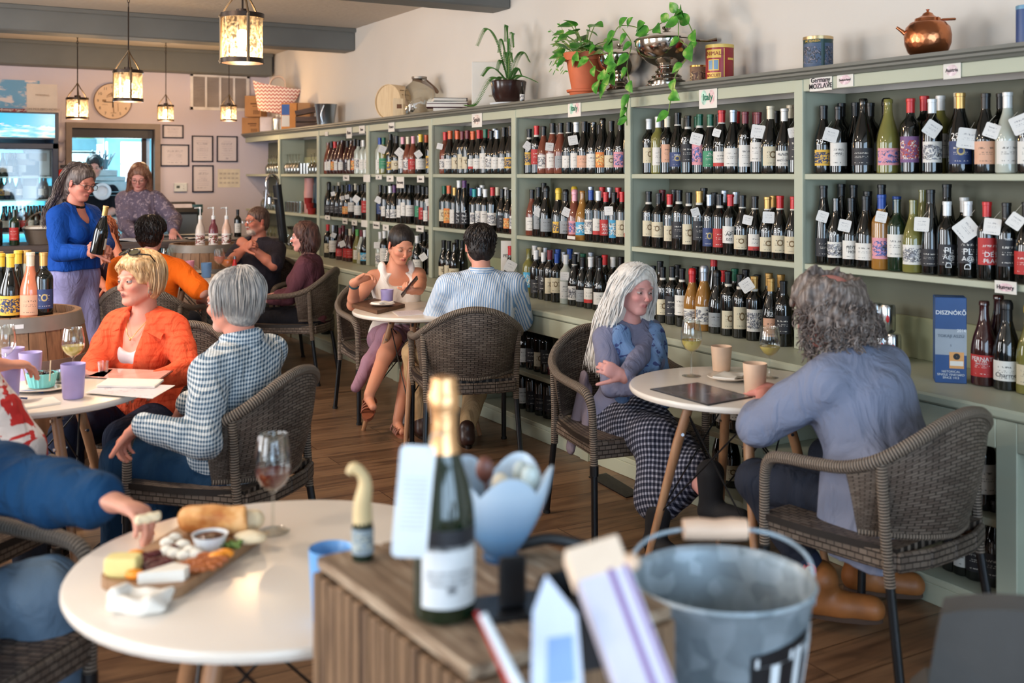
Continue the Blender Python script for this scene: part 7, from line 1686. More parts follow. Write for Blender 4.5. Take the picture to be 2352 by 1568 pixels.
for i, (u0, v0, u1, v1, tx_, lb) in enumerate(((892, 281, 906, 302, 'France', 'white card near the jug ledge reading France'), (825, 289, 838, 306, 'Rose', 'small white card on the valance left of centre'), (796, 293, 808, 317, 'Rose', 'upright small white card on the valance'), (747, 303, 753, 312, '', 'tiny white card on the first bottle bay valance'),
  (788, 402, 802, 415, 'Rhone', 'white card reading Rhone on the top shelf edge'), (835, 401, 850, 418, '', 'blank white card on the top shelf edge'), (863, 402, 877, 412, 'JN', 'small white card, left on the phone woman bay shelf'), (888, 403, 904, 417, 'Loire', 'white card, second on the phone woman bay shelf'), (911, 406, 928, 432, 'Burgundy', 'tall white card hanging on the phone woman bay shelf'), (958, 403, 974, 419, 'Alsace', 'white card, right on the phone woman bay shelf'),
  (747, 494, 758, 505, 'Julia', 'tiny white card on the rose bay middle shelf'), (787, 501, 798, 515, 'Lanjaron', 'white card on the rose bay middle shelf'), (808, 505, 820, 518, 'Rose', 'pinkish card on the rose bay middle shelf'), (830, 505, 844, 522, '', 'bent white card on the rose bay middle shelf'), (857, 508, 872, 526, 'Bordeaux', 'white card left of the woman with the phone'), (879, 515, 893, 530, 'Cab', 'pale card left above the woman with the phone'), (956, 517, 973, 533, 'Cahors', 'white card right above the woman with the phone'), (1303, 541, 1321, 550, '', 'tiny cream card at the edge of the left Italy middle shelf'))):
 shelf_sign(u0, v0, u1, v1, tx_, lb, XF-.018)
# ==== things on the ledge
def led(u, X=3.64): p_ = onx(u, 200, X); d_ = p_.x*VX+p_.y*VY; return p_.x, p_.y, px(d_)
TOW = lambda x, y: math.atan2(-y, -x)            # rotation that turns +x to the camera
def box_obj(name, m, label, cat, u, wd, hh, dp, X=3.62, z=TOPL, rz=None, bev=.003, group=None):
 x, y, s_ = led(u, X); t_ = thing(name, label, cat, (x, y, z), TOW(x, y)+(rz or 0), group)
 MB().box((0, 0, hh*s_/2), (dp, wd*s_, hh*s_), bev=bev).build('body', m, t_); return t_, s_
M_card = mat('cardboard', (198, 146, 98), .8, var=.08); M_cardd = mat('cardboard_print', (120, 82, 56), .8)
for i, (u, w_, h_, zz, dp, lb) in enumerate(((583, 40, 37, 0, .26, 'brown printed cardboard box at the far end of the ledge, lower of two'), (588, 38, 48, .195, .24, 'taller brown cardboard box stacked on the lower one beneath the tote'))):
 t_, s_ = box_obj('cardboard_box', M_card, lb, 'box', u, w_, h_, dp, 3.62, TOPL+zz+.001, -.3, group='cardboard boxes on the ledge'); b = MB()
 b.box((dp/2+.001, w_*s_*.1, h_*s_*.62), (.001, w_*s_*.5, .016)).box((dp/2+.001, w_*s_*.15, h_*s_*.5), (.001, w_*s_*.35, .008))
 for k_ in range(5): b.box((dp/2+.001, w_*s_*(.05+.08*k_), h_*s_*.22), (.001, .008, h_*s_*.2))
 b.build('print', M_cardd, t_)
t = NT('pink_white_zigzag_weave'); uv = t.coord('Object', (1, 1, 1)); sx = t.n('ShaderNodeSeparateXYZ'); t.l(uv, sx.inputs[0])
zz = t.math('PINGPONG', t.math('MULTIPLY', sx.outputs[1], 1.0), .02); f = t.math('GREATER_THAN', t.math('SINE', t.math('MULTIPLY', t.math('ADD', sx.outputs[2], zz), 6.2832*26)), 0.0)
t.base(t.mix(f, lin((240, 226, 216)), lin((190, 120, 112)))); M_tote = t.set(.7)
x, y, s_ = led(627, 3.53); t_ = thing('woven_tote', 'white and pink zigzag woven tote basket tilted on clear containers', 'bag', (x, y, TOPL+.20), TOW(x, y)); t_.rotation_euler = (.0, 0, TOW(x, y)); b = MB(); R = rotm(-.16, 0, 0)
def tote(u, v):
 a = u*2*PI; wt = .155+.11*v; dt = .05+.035*v; ca, sa = math.cos(a), math.sin(a); return R @ A_(math.copysign(abs(sa)**.8, sa)*dt, math.copysign(abs(ca)**.6, ca)*wt, .29*v+.02*(abs(ca)**3)*v)
b.slab(tote, 40, 6, .006).prism([(math.sin(a)*.05, math.cos(a)*.155) for a in np.linspace(0, 2*PI, 24)[:-1]], 0, .006, R=R); b.build('body', M_tote, t_)
for s1 in (-1, 1): MB().tube(catmull([R @ A_(s1*.07, .09, .22), R @ A_(s1*.09, .07, .36), R @ A_(s1*.09, .0, .40), R @ A_(s1*.09, -.07, .35), R @ A_(s1*.07, -.09, .22)], 5), .006).build('handle', mat('tote_handle', (216, 190, 172), .7), t_)
x, y, s_ = led(618, 3.60); tagb(MB().box((0, 0, .085), (.2, .20, .17), bev=.01, taper=1.05), 'plastic_tub', mat('milky_plastic', (206, 196, 200), .3), 'milky plastic tub on the ledge under the woven tote', 'tub', loc=(x, y, TOPL), rot=(0, 0, TOW(x, y)))
x, y, s_ = led(640, 3.57); tagb(MB().lathe([(.001, 0), (.075, 0), (.08, .01), (.08, .13), (.05, .155), (.05, .17), (.046, .17), (.046, .15), (.07, .13), (.07, .01), (.001, .01)], seg=24), 'glass_jar', M_cglass, 'clear glass jar on the ledge beside the milky tub', 'jar', loc=(x, y, TOPL))
x, y, s_ = led(671, 3.60); t_ = thing('carton', 'orange cardboard carton with a blue and white label on the ledge', 'box', (x, y, TOPL), TOW(x, y)-.35); hh = 60*s_; MB().box((0, 0, hh/2), (.20, .17, hh), bev=.003).build('body', mat('orange_carton', (216, 144, 74), .7), t_); MB().box((.101, -.035, hh*.75), (.001, .085, hh*.4)).build('blue_label', mat('carton_blue', (36, 92, 170), .5), t_); MB().box((.101, -.035, hh*.32), (.001, .085, hh*.42)).build('white_label', M_cream, t_)
x, y, s_ = led(698, 3.70); tagb(MB().box((0, 0, .14), (.12, .13, .28), bev=.003), 'small_carton', M_card, 'open small brown carton behind the orange one', 'box', loc=(x, y, TOPL), rot=(0, 0, TOW(x, y)))
M_dw = wood('dark_wood_tray', (66, 42, 28), (104, 70, 46), 4, 1, .5)
x, y, s_ = led(708, 3.60)
for i, (zz, tl) in enumerate(((.0, 0), (.06, .02), (.125, .22))):
 t_ = thing('wooden_tray', ('lowest dark wooden tray of the leaning stack', 'middle dark wooden tray of the leaning stack', 'topmost tilted dark wooden tray of the stack')[i], 'tray', (x, y, TOPL+zz+(.02 if i == 2 else 0)), TOW(x, y), 'dark wooden trays on the ledge'); R = rotm(tl, 0, 0); b = MB(); b.box(R @ A_(0, 0, .006), (.2, .25, .01), R=R)
 for q in (-1, 1): b.box(R @ A_(q*.095, 0, .028), (.012, .25, .045), R=R).box(R @ A_(0, q*.12, .028), (.2, .012, .045), R=R)
 b.build('body', M_dw, t_)
t = NT('galvanised_steel'); vo = t.n('ShaderNodeTexVoronoi'); vo.inputs['Scale'].default_value = 34; t.l(t.coord(), vo.inputs['Vector']); no = t.n('ShaderNodeTexNoise'); no.inputs['Scale'].default_value = 7; no.inputs['Detail'].default_value = 5; t.l(t.coord(), no.inputs['Vector'])
t.base(t.mix(.5, t.ramp(vo.outputs['Color'], [(.2, (126, 136, 140)), (.8, (190, 200, 206))]), t.ramp(no.outputs['Fac'], [(.35, (120, 136, 146)), (.65, (196, 212, 224))]))); M_galv = t.set(.5, .35)
x, y, s_ = led(748, 3.61); t_ = thing('metal_bucket', 'galvanised ice bucket with drop handle on the ledge, casting a shadow', 'bucket', (x, y, TOPL)); hh = 50*s_; r1 = 26*s_
MB().lathe([(.001, 0), (r1*.72, 0), (r1*.98, hh*.97), (r1*1.03, hh), (r1*.98, hh), (r1*.70, .01), (.001, .01)], seg=40).build('body', mat('bright_zinc', (170, 182, 192), .25, 1), t_); MB().tube(catmull([(-r1*.5, -r1*.95, hh*.93), (-r1*.75, -r1*.85, hh*.5), (-r1*.6, -r1*.85, hh*.15)], 5), .008).build('handle', M_steel, t_)
x, y, s_ = led(903, 3.68); t_ = thing('round_wooden_box', 'pale round wooden cheese box standing on edge, printed lettering on its side', 'box', (x, y, TOPL), TOW(x, y)-.75); R = face_to((1, 0, 0))[:3, :3]; rr_ = 40*s_
M_pale = wood('pale_poplar', (214, 184, 142), (232, 208, 170), 4, 2, .6); MB().lathe([(.001, -.07), (rr_, -.07), (rr_, .07), (rr_*.96, .07), (rr_*.96, .055), (.001, .055)], (0, 0, rr_), 40, R=R).build('body', M_pale, t_)
b = MB(); [b.box((0, rr_*math.sin(a)+.0, rr_+rr_*math.cos(a)), (.09, .001, .012), R=rotm(-a, 0, 0)) for a in (.9, 1.2, 1.5)]; b.build('print', M_cardd, t_)
x, y, s_ = led(917, 3.56); t_ = thing('small_wooden_box', 'small pale wooden box with a dark crest before the glass jug', 'box', (x, y, TOPL), TOW(x, y)); MB().box((0, 0, .075), (.10, .105, .15), bev=.003).build('body', M_pale, t_); MB().box((.051, 0, .085), (.001, .04, .035)).build('crest', M_cardd, t_)
x, y, s_ = led(963, 3.62); t_ = thing('glass_jug', 'large square ribbed glass drinks jug with metal lid, tap and rope handle', 'jug', (x, y, TOPL), TOW(x, y)+.2); hh = 90*s_; w_ = 34*s_
def jugp(r, z, k=.45): return [(math.copysign(abs(math.cos(a))**k, math.cos(a))*r, math.copysign(abs(math.sin(a))**k, math.sin(a))*r, z) for a in np.linspace(0, 2*PI, 33)[:-1]]
prof = [(w_*.95, 0), (w_, .02), (w_, hh*.62), (w_*.9, hh*.74), (w_*.52, hh*.86), (w_*.45, hh*.90), (w_*.45, hh*.95)]; V_ = []; F_ = []
for r_, z_ in prof: V_ += jugp(r_, z_, .45 if z_ < hh*.7 else .8)
for i in range(len(prof)-1):
 for k_ in range(32): F_.append((i*32+k_, i*32+(k_+1) % 32, (i+1)*32+(k_+1) % 32, (i+1)*32+k_))
F_.append(tuple(range(31, -1, -1)))
t = NT('ribbed_glass'); nd = t.t.nodes; gl = clearglass('ribbed_glass_', (232, 230, 222)); MB().add(V_, F_).build('jar', gl, t_)
MB().lathe([(w_*.48, hh*.93), (w_*.52, hh*.94), (w_*.52, hh*.99), (w_*.4, hh*1.0), (.001, hh*1.0)], seg=28).build('lid', mat('dull_zinc', (150, 142, 132), .4, .8), t_)
MB().tube(catmull([(0, -w_*.45, hh*.93), (.02, w_*.2, hh*.86), (.04, w_*.9, hh*.70), (.04, w_*1.15, hh*.60), (.0, w_*1.15, hh*.68), (-.03, w_*.45, hh*.93)], 6), .012).build('rope_handle', mat('brown_rope', (132, 104, 84), .9), t_)
MB().tube(catmull([(w_, -w_*.6, hh*.14), (w_+.05, -w_*.75, hh*.15), (w_+.07, -w_*.8, hh*.08)], 4), .013).tube([(w_+.04, -w_*.7, hh*.15), (w_+.04, -w_*.7, hh*.22)], .007).build('tap', M_steel, t_)
x, y, s_ = led(1028, 3.60); z = TOPL; rr = random.Random(9)
for i, (w_, th, cc_, dx, lb) in enumerate(((.17, .030, (56, 34, 44), .0, 'lowest dark book of the pile on the ledge'), (.25, .030, (96, 40, 52), .0, 'maroon book, second in the pile on the ledge'), (.24, .012, (226, 222, 214), -.01, 'thin white book in the pile on the ledge'), (.20, .026, (46, 38, 36), -.03, 'topmost dark book with cream pages on the pile'))):
 t_ = thing('book', lb, 'book', (x, y+dx, z), TOW(x, y)+rr.uniform(-.15, .15), 'books piled flat on the ledge'); MB().box((0, 0, .002), (.19, w_*1.25, .003)).box((0, 0, th-.002), (.19, w_*1.25, .003)).box((0, w_*.62, th/2), (.19, .004, th)).build('cover', mat('book_cover_%d' % i, cc_, .5), t_); MB().box((-.002, -.003, th/2), (.18, w_*1.22, th-.006)).build('pages', M_cream, t_); z += th+.001
t_, s_ = box_obj('white_carton', M_cream, 'tall white cardboard box with a faint green vine logo behind the fern', 'box', 1126, 84, 106, .16, 3.70); b = MB(); b.ell((.082, 12*s_, 44*s_), (.001, 3*s_, 7*s_), seg=10, rings=6); b.build('emblem', mat('vine_green', (60, 96, 76), .7), t_)
b = MB(); text_mesh(b, 'vinaldum', 9*s_, face_to((1, 0, 0), (0, 0, 1), (.082, 12*s_, 29*s_))); b.build('lettering', mat('faint_gold_ink', (190, 176, 140), .7), t_)
# leaves
def leaf(b, base, dirv, nrm, L, Wd, fold=.25, droop=.25, heart=True, m=0):
 d_ = A_(*dirv); d_ /= np.linalg.norm(d_); n_ = A_(*nrm); n_ -= d_*(n_ @ d_); n_ /= max(np.linalg.norm(n_), 1e-6); s1 = np.cross(d_, n_)
 def fn(u, v):
  x_ = u; w_ = Wd*(math.sin(PI*min(1, x_**.62))**.9 if heart else math.sin(PI*x_)**.7)*(v*2-1); back_ = -L*.10*abs(v*2-1)*(1-x_)**3 if heart else 0
  return A_(*base)+d_*(L*x_+back_)+s1*w_+n_*(abs(w_)*fold-droop*L*x_*x_)
 b.slab(fn, 9, 6, .0012, m)
t = NT('pothos_leaf'); no = t.n('ShaderNodeTexNoise'); no.inputs['Scale'].default_value = 16; no.inputs['Detail'].default_value = 3; t.l(t.coord(), no.inputs['Vector']); t.base(t.ramp(no.outputs['Fac'], [(.35, (44, 116, 36)), (.55, (86, 160, 54)), (.72, (190, 206, 120))])); M_leaf = t.set(.35, Transmission_Weight=0.0)
M_stem = mat('green_stem', (120, 146, 70), .5); M_soil = mat('soil', (50, 38, 30), .9, bump=.6, bs=30)
# fern in a brown glazed pot
x, y, s_ = led(1168, 3.58); t_ = thing('potted_fern', 'small fern in a glossy dark brown pot on the ledge', 'plant', (x, y, TOPL)); r1 = 40*s_; hh = 55*s_
MB().lathe([(.001, 0), (r1*1.05, 0), (r1*1.1, .012), (r1*.9, .015), (.001, .015)], seg=36).build('saucer', M_frame, t_); MB().lathe([(.001, .016), (r1*.72, .016), (r1*.95, hh*.4), (r1*1.0, hh*.8), (r1*1.04, hh*.95), (r1*.98, hh), (r1*.9, hh*.92), (.001, hh*.9)], seg=36).build('pot', mat('brown_glaze', (52, 34, 30), .15), t_)
b = MB(); rr = random.Random(4); fr = [((-.5, .9), .30, .12), ((-.2, 1.0), .42, .40), ((.1, .3), .25, .40), ((.2, -.2), .20, .34), ((-.3, .2), .3, .3), ((.3, .6), .24, .22), ((-.4, -.6), .26, .2), ((.1, 1.1), .22, .05), ((-.6, 1.4), .36, -.12), ((.3, -1.0), .24, .20), ((.2, -1.2), .30, .02), ((0, .0), .16, .30), ((-.3, .5), .22, .16), ((.5, -.5), .2, .1)]
for (dx, dy), L, up_ in fr:
 P_ = catmull([(0, 0, hh*.9), (dx*L*.25, dy*L*.3, hh*.9+max(up_, .06)*.75), (dx*L*.4, dy*L*.62, hh*.9+up_), (dx*L*.5, dy*L*.9, hh*.9+up_*.8-.03)], 7); b.tube(P_, .0022, 4, m=1)
 for i in range(2, len(P_)-1):
  tt = P_[i+1]-P_[i]; tt = tt/np.linalg.norm(tt); sd_ = np.cross(tt, A_(0.3, 0, 1)); sd_ /= max(np.linalg.norm(sd_), .01); l_ = .028*(1-.5*i/len(P_))
  for q in (-1, 1):
   for sh_ in (0, .33, .66): leaf(b, P_[i]+(P_[i+1]-P_[i])*sh_, sd_*q+tt*.3, (0, 0, 1), l_*.95, l_*.26, 0, .2, False)
b.build('fronds', [mat('fern_green', (78, 138, 58), .5), M_stem], t_)
x, y, s_ = led(1199, 3.51); t_ = bottle((x, y, TOPL), 'U', 'k', 'k', 'A', 'tiny dark bottle with a pale octagonal label before the fern pot', 'small bottles on the ledge', s=.42, name='small_bottle', cat='bottle')
# terracotta pot with pothos
x, y, s_ = led(1345, 3.58); t_ = thing('potted_pothos', 'terracotta pot of trailing variegated pothos on the ledge', 'plant', (x, y, TOPL)); r1 = 44*s_; hh = 98*s_; M_terra = mat('terracotta', (204, 104, 62), .6)
MB().lathe([(.001, 0), (r1*.80, 0), (r1*.86, hh*.08), (r1*.98, hh*.09), (r1*1.0, hh*.14), (r1*.8, hh*.15), (.001, .12*hh)], seg=40).build('saucer', M_terra, t_)
MB().lathe([(.001, hh*.12), (r1*.72, hh*.12), (r1*1.0, hh*.82), (r1*1.12, hh*.82), (r1*1.16, hh), (r1*1.06, hh), (r1*1.0, hh*.9), (.001, hh*.9)], seg=40).build('pot', M_terra, t_)
px0 = np.array((x, y, TOPL)); b = MB(); bs = MB(); rr = random.Random(12)
def Lp(u, v, X): p_ = onx(u, v, X); return np.array(p_)-px0
for i in range(34):
 a = rr.uniform(0, 2*PI); r_ = rr.uniform(.02, .16); h_ = hh+rr.uniform(.0, .20)-r_*.3; tip = A_(r_*math.cos(a)*.8-.03, r_*math.sin(a)*1.2, h_); bs.tube(catmull([(0, 0, hh*.9), tip*.5+A_(0, 0, hh*.55), tip], 4), .0028, 5); o_ = A_(math.cos(a), math.sin(a), rr.uniform(-.4, .5)); leaf(b, tip, o_, (-.5, -.3, .9), rr.uniform(.07, .12), rr.uniform(.030, .045))
for i in range(14):      # wispy grass blades at left
 a = rr.uniform(.9, 2.0); L = rr.uniform(.2, .36); e_ = A_(-.05, L*math.sin(a), hh+rr.uniform(-.14, .22)); bs.tube(catmull([(0, .04, hh*.9), (e_[0], e_[1]*.6, hh+.06+e_[2]*.2-hh*.2), e_], 5), [.002, .0016, .0006], 4)
 for k_ in range(3): leaf(b, e_*(.75+.1*k_)+A_(0, 0, (.25-.1*k_)*.1), (0, 1, rr.uniform(-.8, .6)), (-1, 0, .3), .05, .005, 0, .1, False)
V1 = [(1345, 112), (1398, 96), (1420, 62), (1450, 60), (1490, 70), (1520, 52)]
V2 = [(1430, 66), (1450, 100), (1440, 150), (1447, 200), (1440, 250), (1440, 288)]
V3 = [(1520, 52), (1555, 42), (1560, 90), (1585, 115), (1553, 170), (1545, 205), (1535, 260)]
V4 = [(1345, 115), (1300, 135), (1345, 132), (1370, 160), (1400, 175), (1385, 205)]
V5 = [(1548, 45), (1556, 25), (1566, 30), (1585, 60), (1600, 100)]; V6 = [(1380, 118), (1415, 150), (1395, 175), (1370, 190)]
for vi, vv in enumerate((V1, V2, V3, V4, V5, V6)):
 Xs = 3.46 if vi in (1, 2, 3, 5) else 3.52; pts = [Lp(u, v, Xs-(.035 if v > 170 else 0)) for u, v in vv]; P_ = catmull(pts, 5); bs.tube(P_, .0030, 5)
 for i in range(2, len(P_), 3 if vi != 2 else 4):
  q = rr.choice((-1, 1)); L = rr.uniform(.062, .095); leaf(b, P_[i]+A_(-.004, 0, 0), (rr.uniform(-.5, -.1), q*rr.uniform(.2, .9), rr.uniform(-.9, -.2) if P_[i][2] < .3 else rr.uniform(-.4, .6)), (-1, 0, .35), L, L*.42)
b.build('leaves', M_leaf, t_); bs.build('stems', M_stem, t_)
# silver tureens
M_silver = mat('polished_silver', (196, 190, 182), .12, 1, var=.12, vs=6)
for i, (u, w_, zb, zt, lb, X) in enumerate(((1424, 104, 200, 82, 'smaller silver pedestal tureen half hidden by pothos', 3.66), (1531, 146, 190, 48, 'large lidded silver pedestal tureen with ladle', 3.58))):
 x, y, s_ = led(u, X); r1 = w_/2*s_; H = (zb-zt)*s_; t_ = thing('silver_tureen', lb, 'tureen', (x, y, TOPL), TOW(x, y), 'silver tureens on the ledge')
 MB().lathe([(.001, 0), (r1*.66, 0), (r1*.66, H*.02), (r1*.56, H*.06), (r1*.60, H*.09), (r1*.46, H*.14), (r1*.48, H*.17), (r1*.34, H*.22), (r1*.36, H*.25), (r1*.28, H*.30), (r1*.30, H*.33), (r1*.6, H*.40), (r1*.88, H*.52), (r1*.98, H*.64), (r1*1.0, H*.73), (r1*1.03, H*.74), (r1*.96, H*.75), (r1*.9, H*.6), (.001, H*.45)], seg=44).build('bowl', M_silver, t_)
 MB().lathe([(r1*1.0, H*.745), (r1*.99, H*.765), (r1*.8, H*.82), (r1*.4, H*.87), (r1*.1, H*.885), (r1*.07, H*.91), (r1*.14, H*.94), (r1*.14, H*.97), (r1*.05, H), (.001, H)], seg=44).build('lid', M_silver, t_)
 if i: MB().tube([(0, r1*.9, H*.74), (.02, r1*1.25, H*.72), (.02, r1*1.55, H*.74)], [.008, .007, .013], 8).build('ladle', M_silver, t_)
# tins
def tin(u, w_, zb, zt, body, lid, label, X=3.6, pat=None, extra=None):
 x, y, s_ = led(u, X); r1 = w_/2*s_; H = (zb-zt)*s_; t_ = thing('printed_tin', label, 'tin', (x, y, TOPL), TOW(x, y)+.1, 'tins on the ledge')
 MB().lathe([(.001, 0), (r1, 0), (r1, H*.93)], seg=36).build('body', body, t_); MB().lathe([(r1*1.02, H*.90), (r1*1.02, H*.99), (r1*.97, H), (r1*.95, H*.975), (.001, H*.975)], seg=36).build('lid', lid, t_); return t_, r1, H
tin(1604, 38, 180, 138, labelmat('brown_tin_print', (150, 112, 84), 'art', (206, 180, 130), (90, 60, 50)), M_metalgold, 'small brown and cream tin left of the red one')
t_, r1, H = tin(1653, 64, 178, 95, mat('crimson_tin', (158, 34, 44), .3), mat('yellow_tin_lid', (230, 196, 100), .3), 'red and gold biscuit tin with pictures on the ledge'); b = MB(); M_tg = mat('tin_gold_print', (232, 190, 84), .4); M_tb = mat('tin_blue_print', (112, 150, 180), .4)
def wr(b, a0, a1, z0, z1, m, r_, off=.0008): b.grid(lambda u, v: ((r_+off)*math.cos(a0+(a1-a0)*u), (r_+off)*math.sin(a0+(a1-a0)*u), z0+(z1-z0)*v), 8, 1, m)
wr(b, -1.2, .0, H*.62, H*.85, 0, r1); wr(b, -1.15, .0, H*.05, H*.22, 0, r1); wr(b, -1.0, -.15, H*.27, H*.58, 0, r1); wr(b, -.95, -.62, H*.30, H*.55, 1, r1, .0015); wr(b, -.52, -.2, H*.30, H*.55, 1, r1, .0015); wr(b, .18, .25, H*.05, H*.88, 0, r1); wr(b, .5, 1.1, H*.56, H*.62, 0, r1); wr(b, 1.13, 1.2, H*.05, H*.88, 0, r1)
b.build('print', [M_tg, M_tb], t_); b = MB()
def wrapt(p_, zc, a0=-.6, r_=r1): q = a0+p_[0]/r_; return ((r_+.0016+p_[2])*math.cos(q), (r_+.0016+p_[2])*math.sin(q), zc+p_[1])
text_mesh(b, 'ANIMALS', H*.15, lambda p_: wrapt(p_, H*.735)); text_mesh(b, 'BISCUIT', H*.12, lambda p_: wrapt(p_, H*.135)); b.build('lettering', mat('tin_red_ink', (150, 40, 44), .5), t_)
t_, r1, H = tin(1879, 67, 152, 76, mat('deep_green_tin', (26, 62, 60), .3), mat('pale_gold_lid', (210, 184, 140), .25, .8), 'dark green tin with a landscape picture standing alone'); b = MB(); wr(b, -1.3, .1, H*.08, H*.78, 0, r1); wr(b, .35, 1.2, H*.08, H*.78, 0, r1); b.build('picture', labelmat('tin_landscape', (74, 92, 120), 'art', (150, 140, 150), (40, 50, 60)), t_)
b = MB(); text_mesh(b, 'MC EDREEN', H*.09, lambda p_: wrapt(p_, H*.84, -.5, r1)); b.build('lettering', M_tg, t_)
t_, r1, H = tin(2357, 44, 96, 2, mat('blue_tin', (40, 74, 128), .3), mat('blue_tin_lid', (110, 160, 190), .3), 'blue and tan printed tin cut by the right edge'); b = MB(); wr(b, -.2, 1.6, H*.06, H*.85, 0, r1); b.build('picture', labelmat('tan_tin_print', (196, 140, 104), 'art', (60, 60, 70), (70, 140, 130)), t_)
# copper kettle
x, y, s_ = led(2131, 3.58); t_ = thing('copper_kettle', 'hammered copper kettle with long spout on the ledge', 'kettle', (x, y, TOPL), TOW(x, y)); r1 = 52*s_
t = NT('hammered_copper'); vo = t.n('ShaderNodeTexVoronoi'); vo.inputs['Scale'].default_value = 60; t.l(t.coord(), vo.inputs['Vector']); t.base(lin((196, 124, 84))); t.bump(vo.outputs['Distance'], .25, .003); M_cop = t.set(.25, 1.0)
MB().lathe([(.001, 0), (r1*.62, 0), (r1*.84, r1*.22), (r1*.98, r1*.6), (r1*1.0, r1*.95), (r1*.93, r1*1.3), (r1*.74, r1*1.52), (r1*.56, r1*1.58), (r1*.54, r1*1.7), (.001, r1*1.7)], seg=44).build('body', M_cop, t_)
MB().lathe([(r1*.50, r1*1.7), (r1*.42, r1*1.74), (r1*.25, r1*1.84), (r1*.2, r1*1.93), (r1*.06, r1*2.0), (r1*.05, r1*2.05), (r1*.09, r1*2.1), (.001, r1*2.12)], seg=30).build('lid', M_cop, t_)
MB().tube(catmull([(0, -r1*.8, r1*.95), (0, -r1*1.02, r1*1.15), (0, -r1*1.3, r1*1.38)], 5), [r1*.13, r1*.09, r1*.06], 10).build('spout', M_cop, t_)
MB().box((0, r1*.85, r1*1.62), (r1*.22, r1*.62, r1*.10), bev=.006).box((0, r1*.42, r1*1.62), (r1*.9, r1*.1, r1*.2), bev=.006).build('handle', M_cop, t_)
# ==== glassware in the two far bays
M_sglass = clearglass('stored_glass', (226, 230, 226), .17)
def gobj(prof, seg=16):
 o = MB().lathe(prof, seg=seg).build('x', M_sglass); d_ = o.data; bpy.data.objects.remove(o); return d_
G_wine = gobj([(.036, 0), (.001, .003), (.0035, .006), (.0035, .085), (.02, .10), (.038, .13), (.040, .15), (.033, .205), (.0325, .205)]); G_tumb = gobj([(.001, .001), (.030, 0), (.034, .11), (.033, .11), (.029, .006)]); G_car = gobj([(.001, 0), (.07, 0), (.085, .03), (.08, .08), (.03, .14), (.022, .18), (.04, .21)])
# the same glass turned on its rim shows its stem upward
gi = 0
def glass_row(us, z, data, bay, nm, flip=False, X=None, lbl=''):
 global gi
 for i, u in enumerate(us):
  for k_, xx in enumerate((3.58, 3.69)):
   p_ = onx(u, 400, xx); o = bpy.data.objects.new(nm, data); C.objects.link(o); H = .205 if data is G_wine else .11
   o.location = (xx, p_.y, z+(H if flip else 0)); o.rotation_euler = (PI if flip else 0, 0, 0)
   tag(o, '%s, %s from left in the %s, %s' % (('upturned clear wine glass' if flip else 'clear wine glass') if data is G_wine else 'clear tumbler', ORD[i], ('front row', 'back row')[k_], lbl), 'glass', 'glasses stored in the far shelf bays')
glass_row((617, 623, 629, 635, 641), T1, G_wine, 0, 'wine_glass', True, lbl='top shelf by the wall'); glass_row((606, 612, 618, 624, 630), T2, G_wine, 0, 'wine_glass', True, lbl='middle shelf by the wall'); glass_row((598, 606, 614, 622, 630, 637), TC, G_wine, 0, 'wine_glass', True, lbl='counter level by the wall')
glass_row((660, 666, 673, 680, 687, 715, 722, 729), T1, G_wine, 1, 'wine_glass', True, lbl='top shelf beside the bottles'); glass_row((694, 701, 708), T1, G_tumb, 1, 'tumbler', lbl='top shelf beside the bottles'); glass_row((661, 667, 674, 681, 688), T2, G_tumb, 1, 'tumbler', lbl='middle shelf beside the bottles'); glass_row((700, 707, 714, 721, 728), TC, G_wine, 1, 'wine_glass', True, lbl='counter level beside the bottles')
for i, u in enumerate((678, 692, 668)):
 p_ = onx(u, 400, 3.60); o = bpy.data.objects.new('carafe', G_car); C.objects.link(o); o.location = (3.60, p_.y, TC); tag(o, 'clear glass carafe with dark stopper, %s of three at counter level' % ('middle', 'right', 'left')[i], 'carafe', 'carafes in the far shelf bay'); MB().lathe([(.001, .20), (.03, .20), (.045, .235), (.001, .235)], seg=14).build('stopper', M_blk, o)
p_ = onx(703, 400, 3.64); tagb(MB().lathe([(.001, 0), (.06, 0), (.06, .22), (.055, .24), (.055, .36), (.001, .36)], seg=20), 'pink_canister', mat('pink_canister', (206, 150, 146), .5), 'tall pink canister on the middle shelf of the cup bay', 'canister', loc=(3.68, p_.y, T2))
p_ = onx(724, 400, 3.64); tagb(MB().lathe([(.001, 0), (.06, 0), (.06, .28), (.05, .30), (.05, .37), (.001, .37)], seg=20), 'teal_canister', mat('dark_teal_canister', (28, 62, 82), .4), 'dark teal canister on the middle shelf of the cup bay', 'canister', loc=(3.68, p_.y, T2))
p_ = onx(712, 400, 3.57); b = MB()
for k_ in range(3): b.lathe([(.001, .0+.05*k_), (.035, .0+.05*k_), (.042, .06+.05*k_), (.04, .062+.05*k_), (.001, .01+.05*k_)], (0, -.05+.05*k_, 0), 16)
tagb(b, 'red_cups', mat('red_glazed_cups', (150, 34, 34), .25), 'cluster of glossy red cups on the middle shelf of the cup bay', 'cups', loc=(3.57, p_.y, T2))
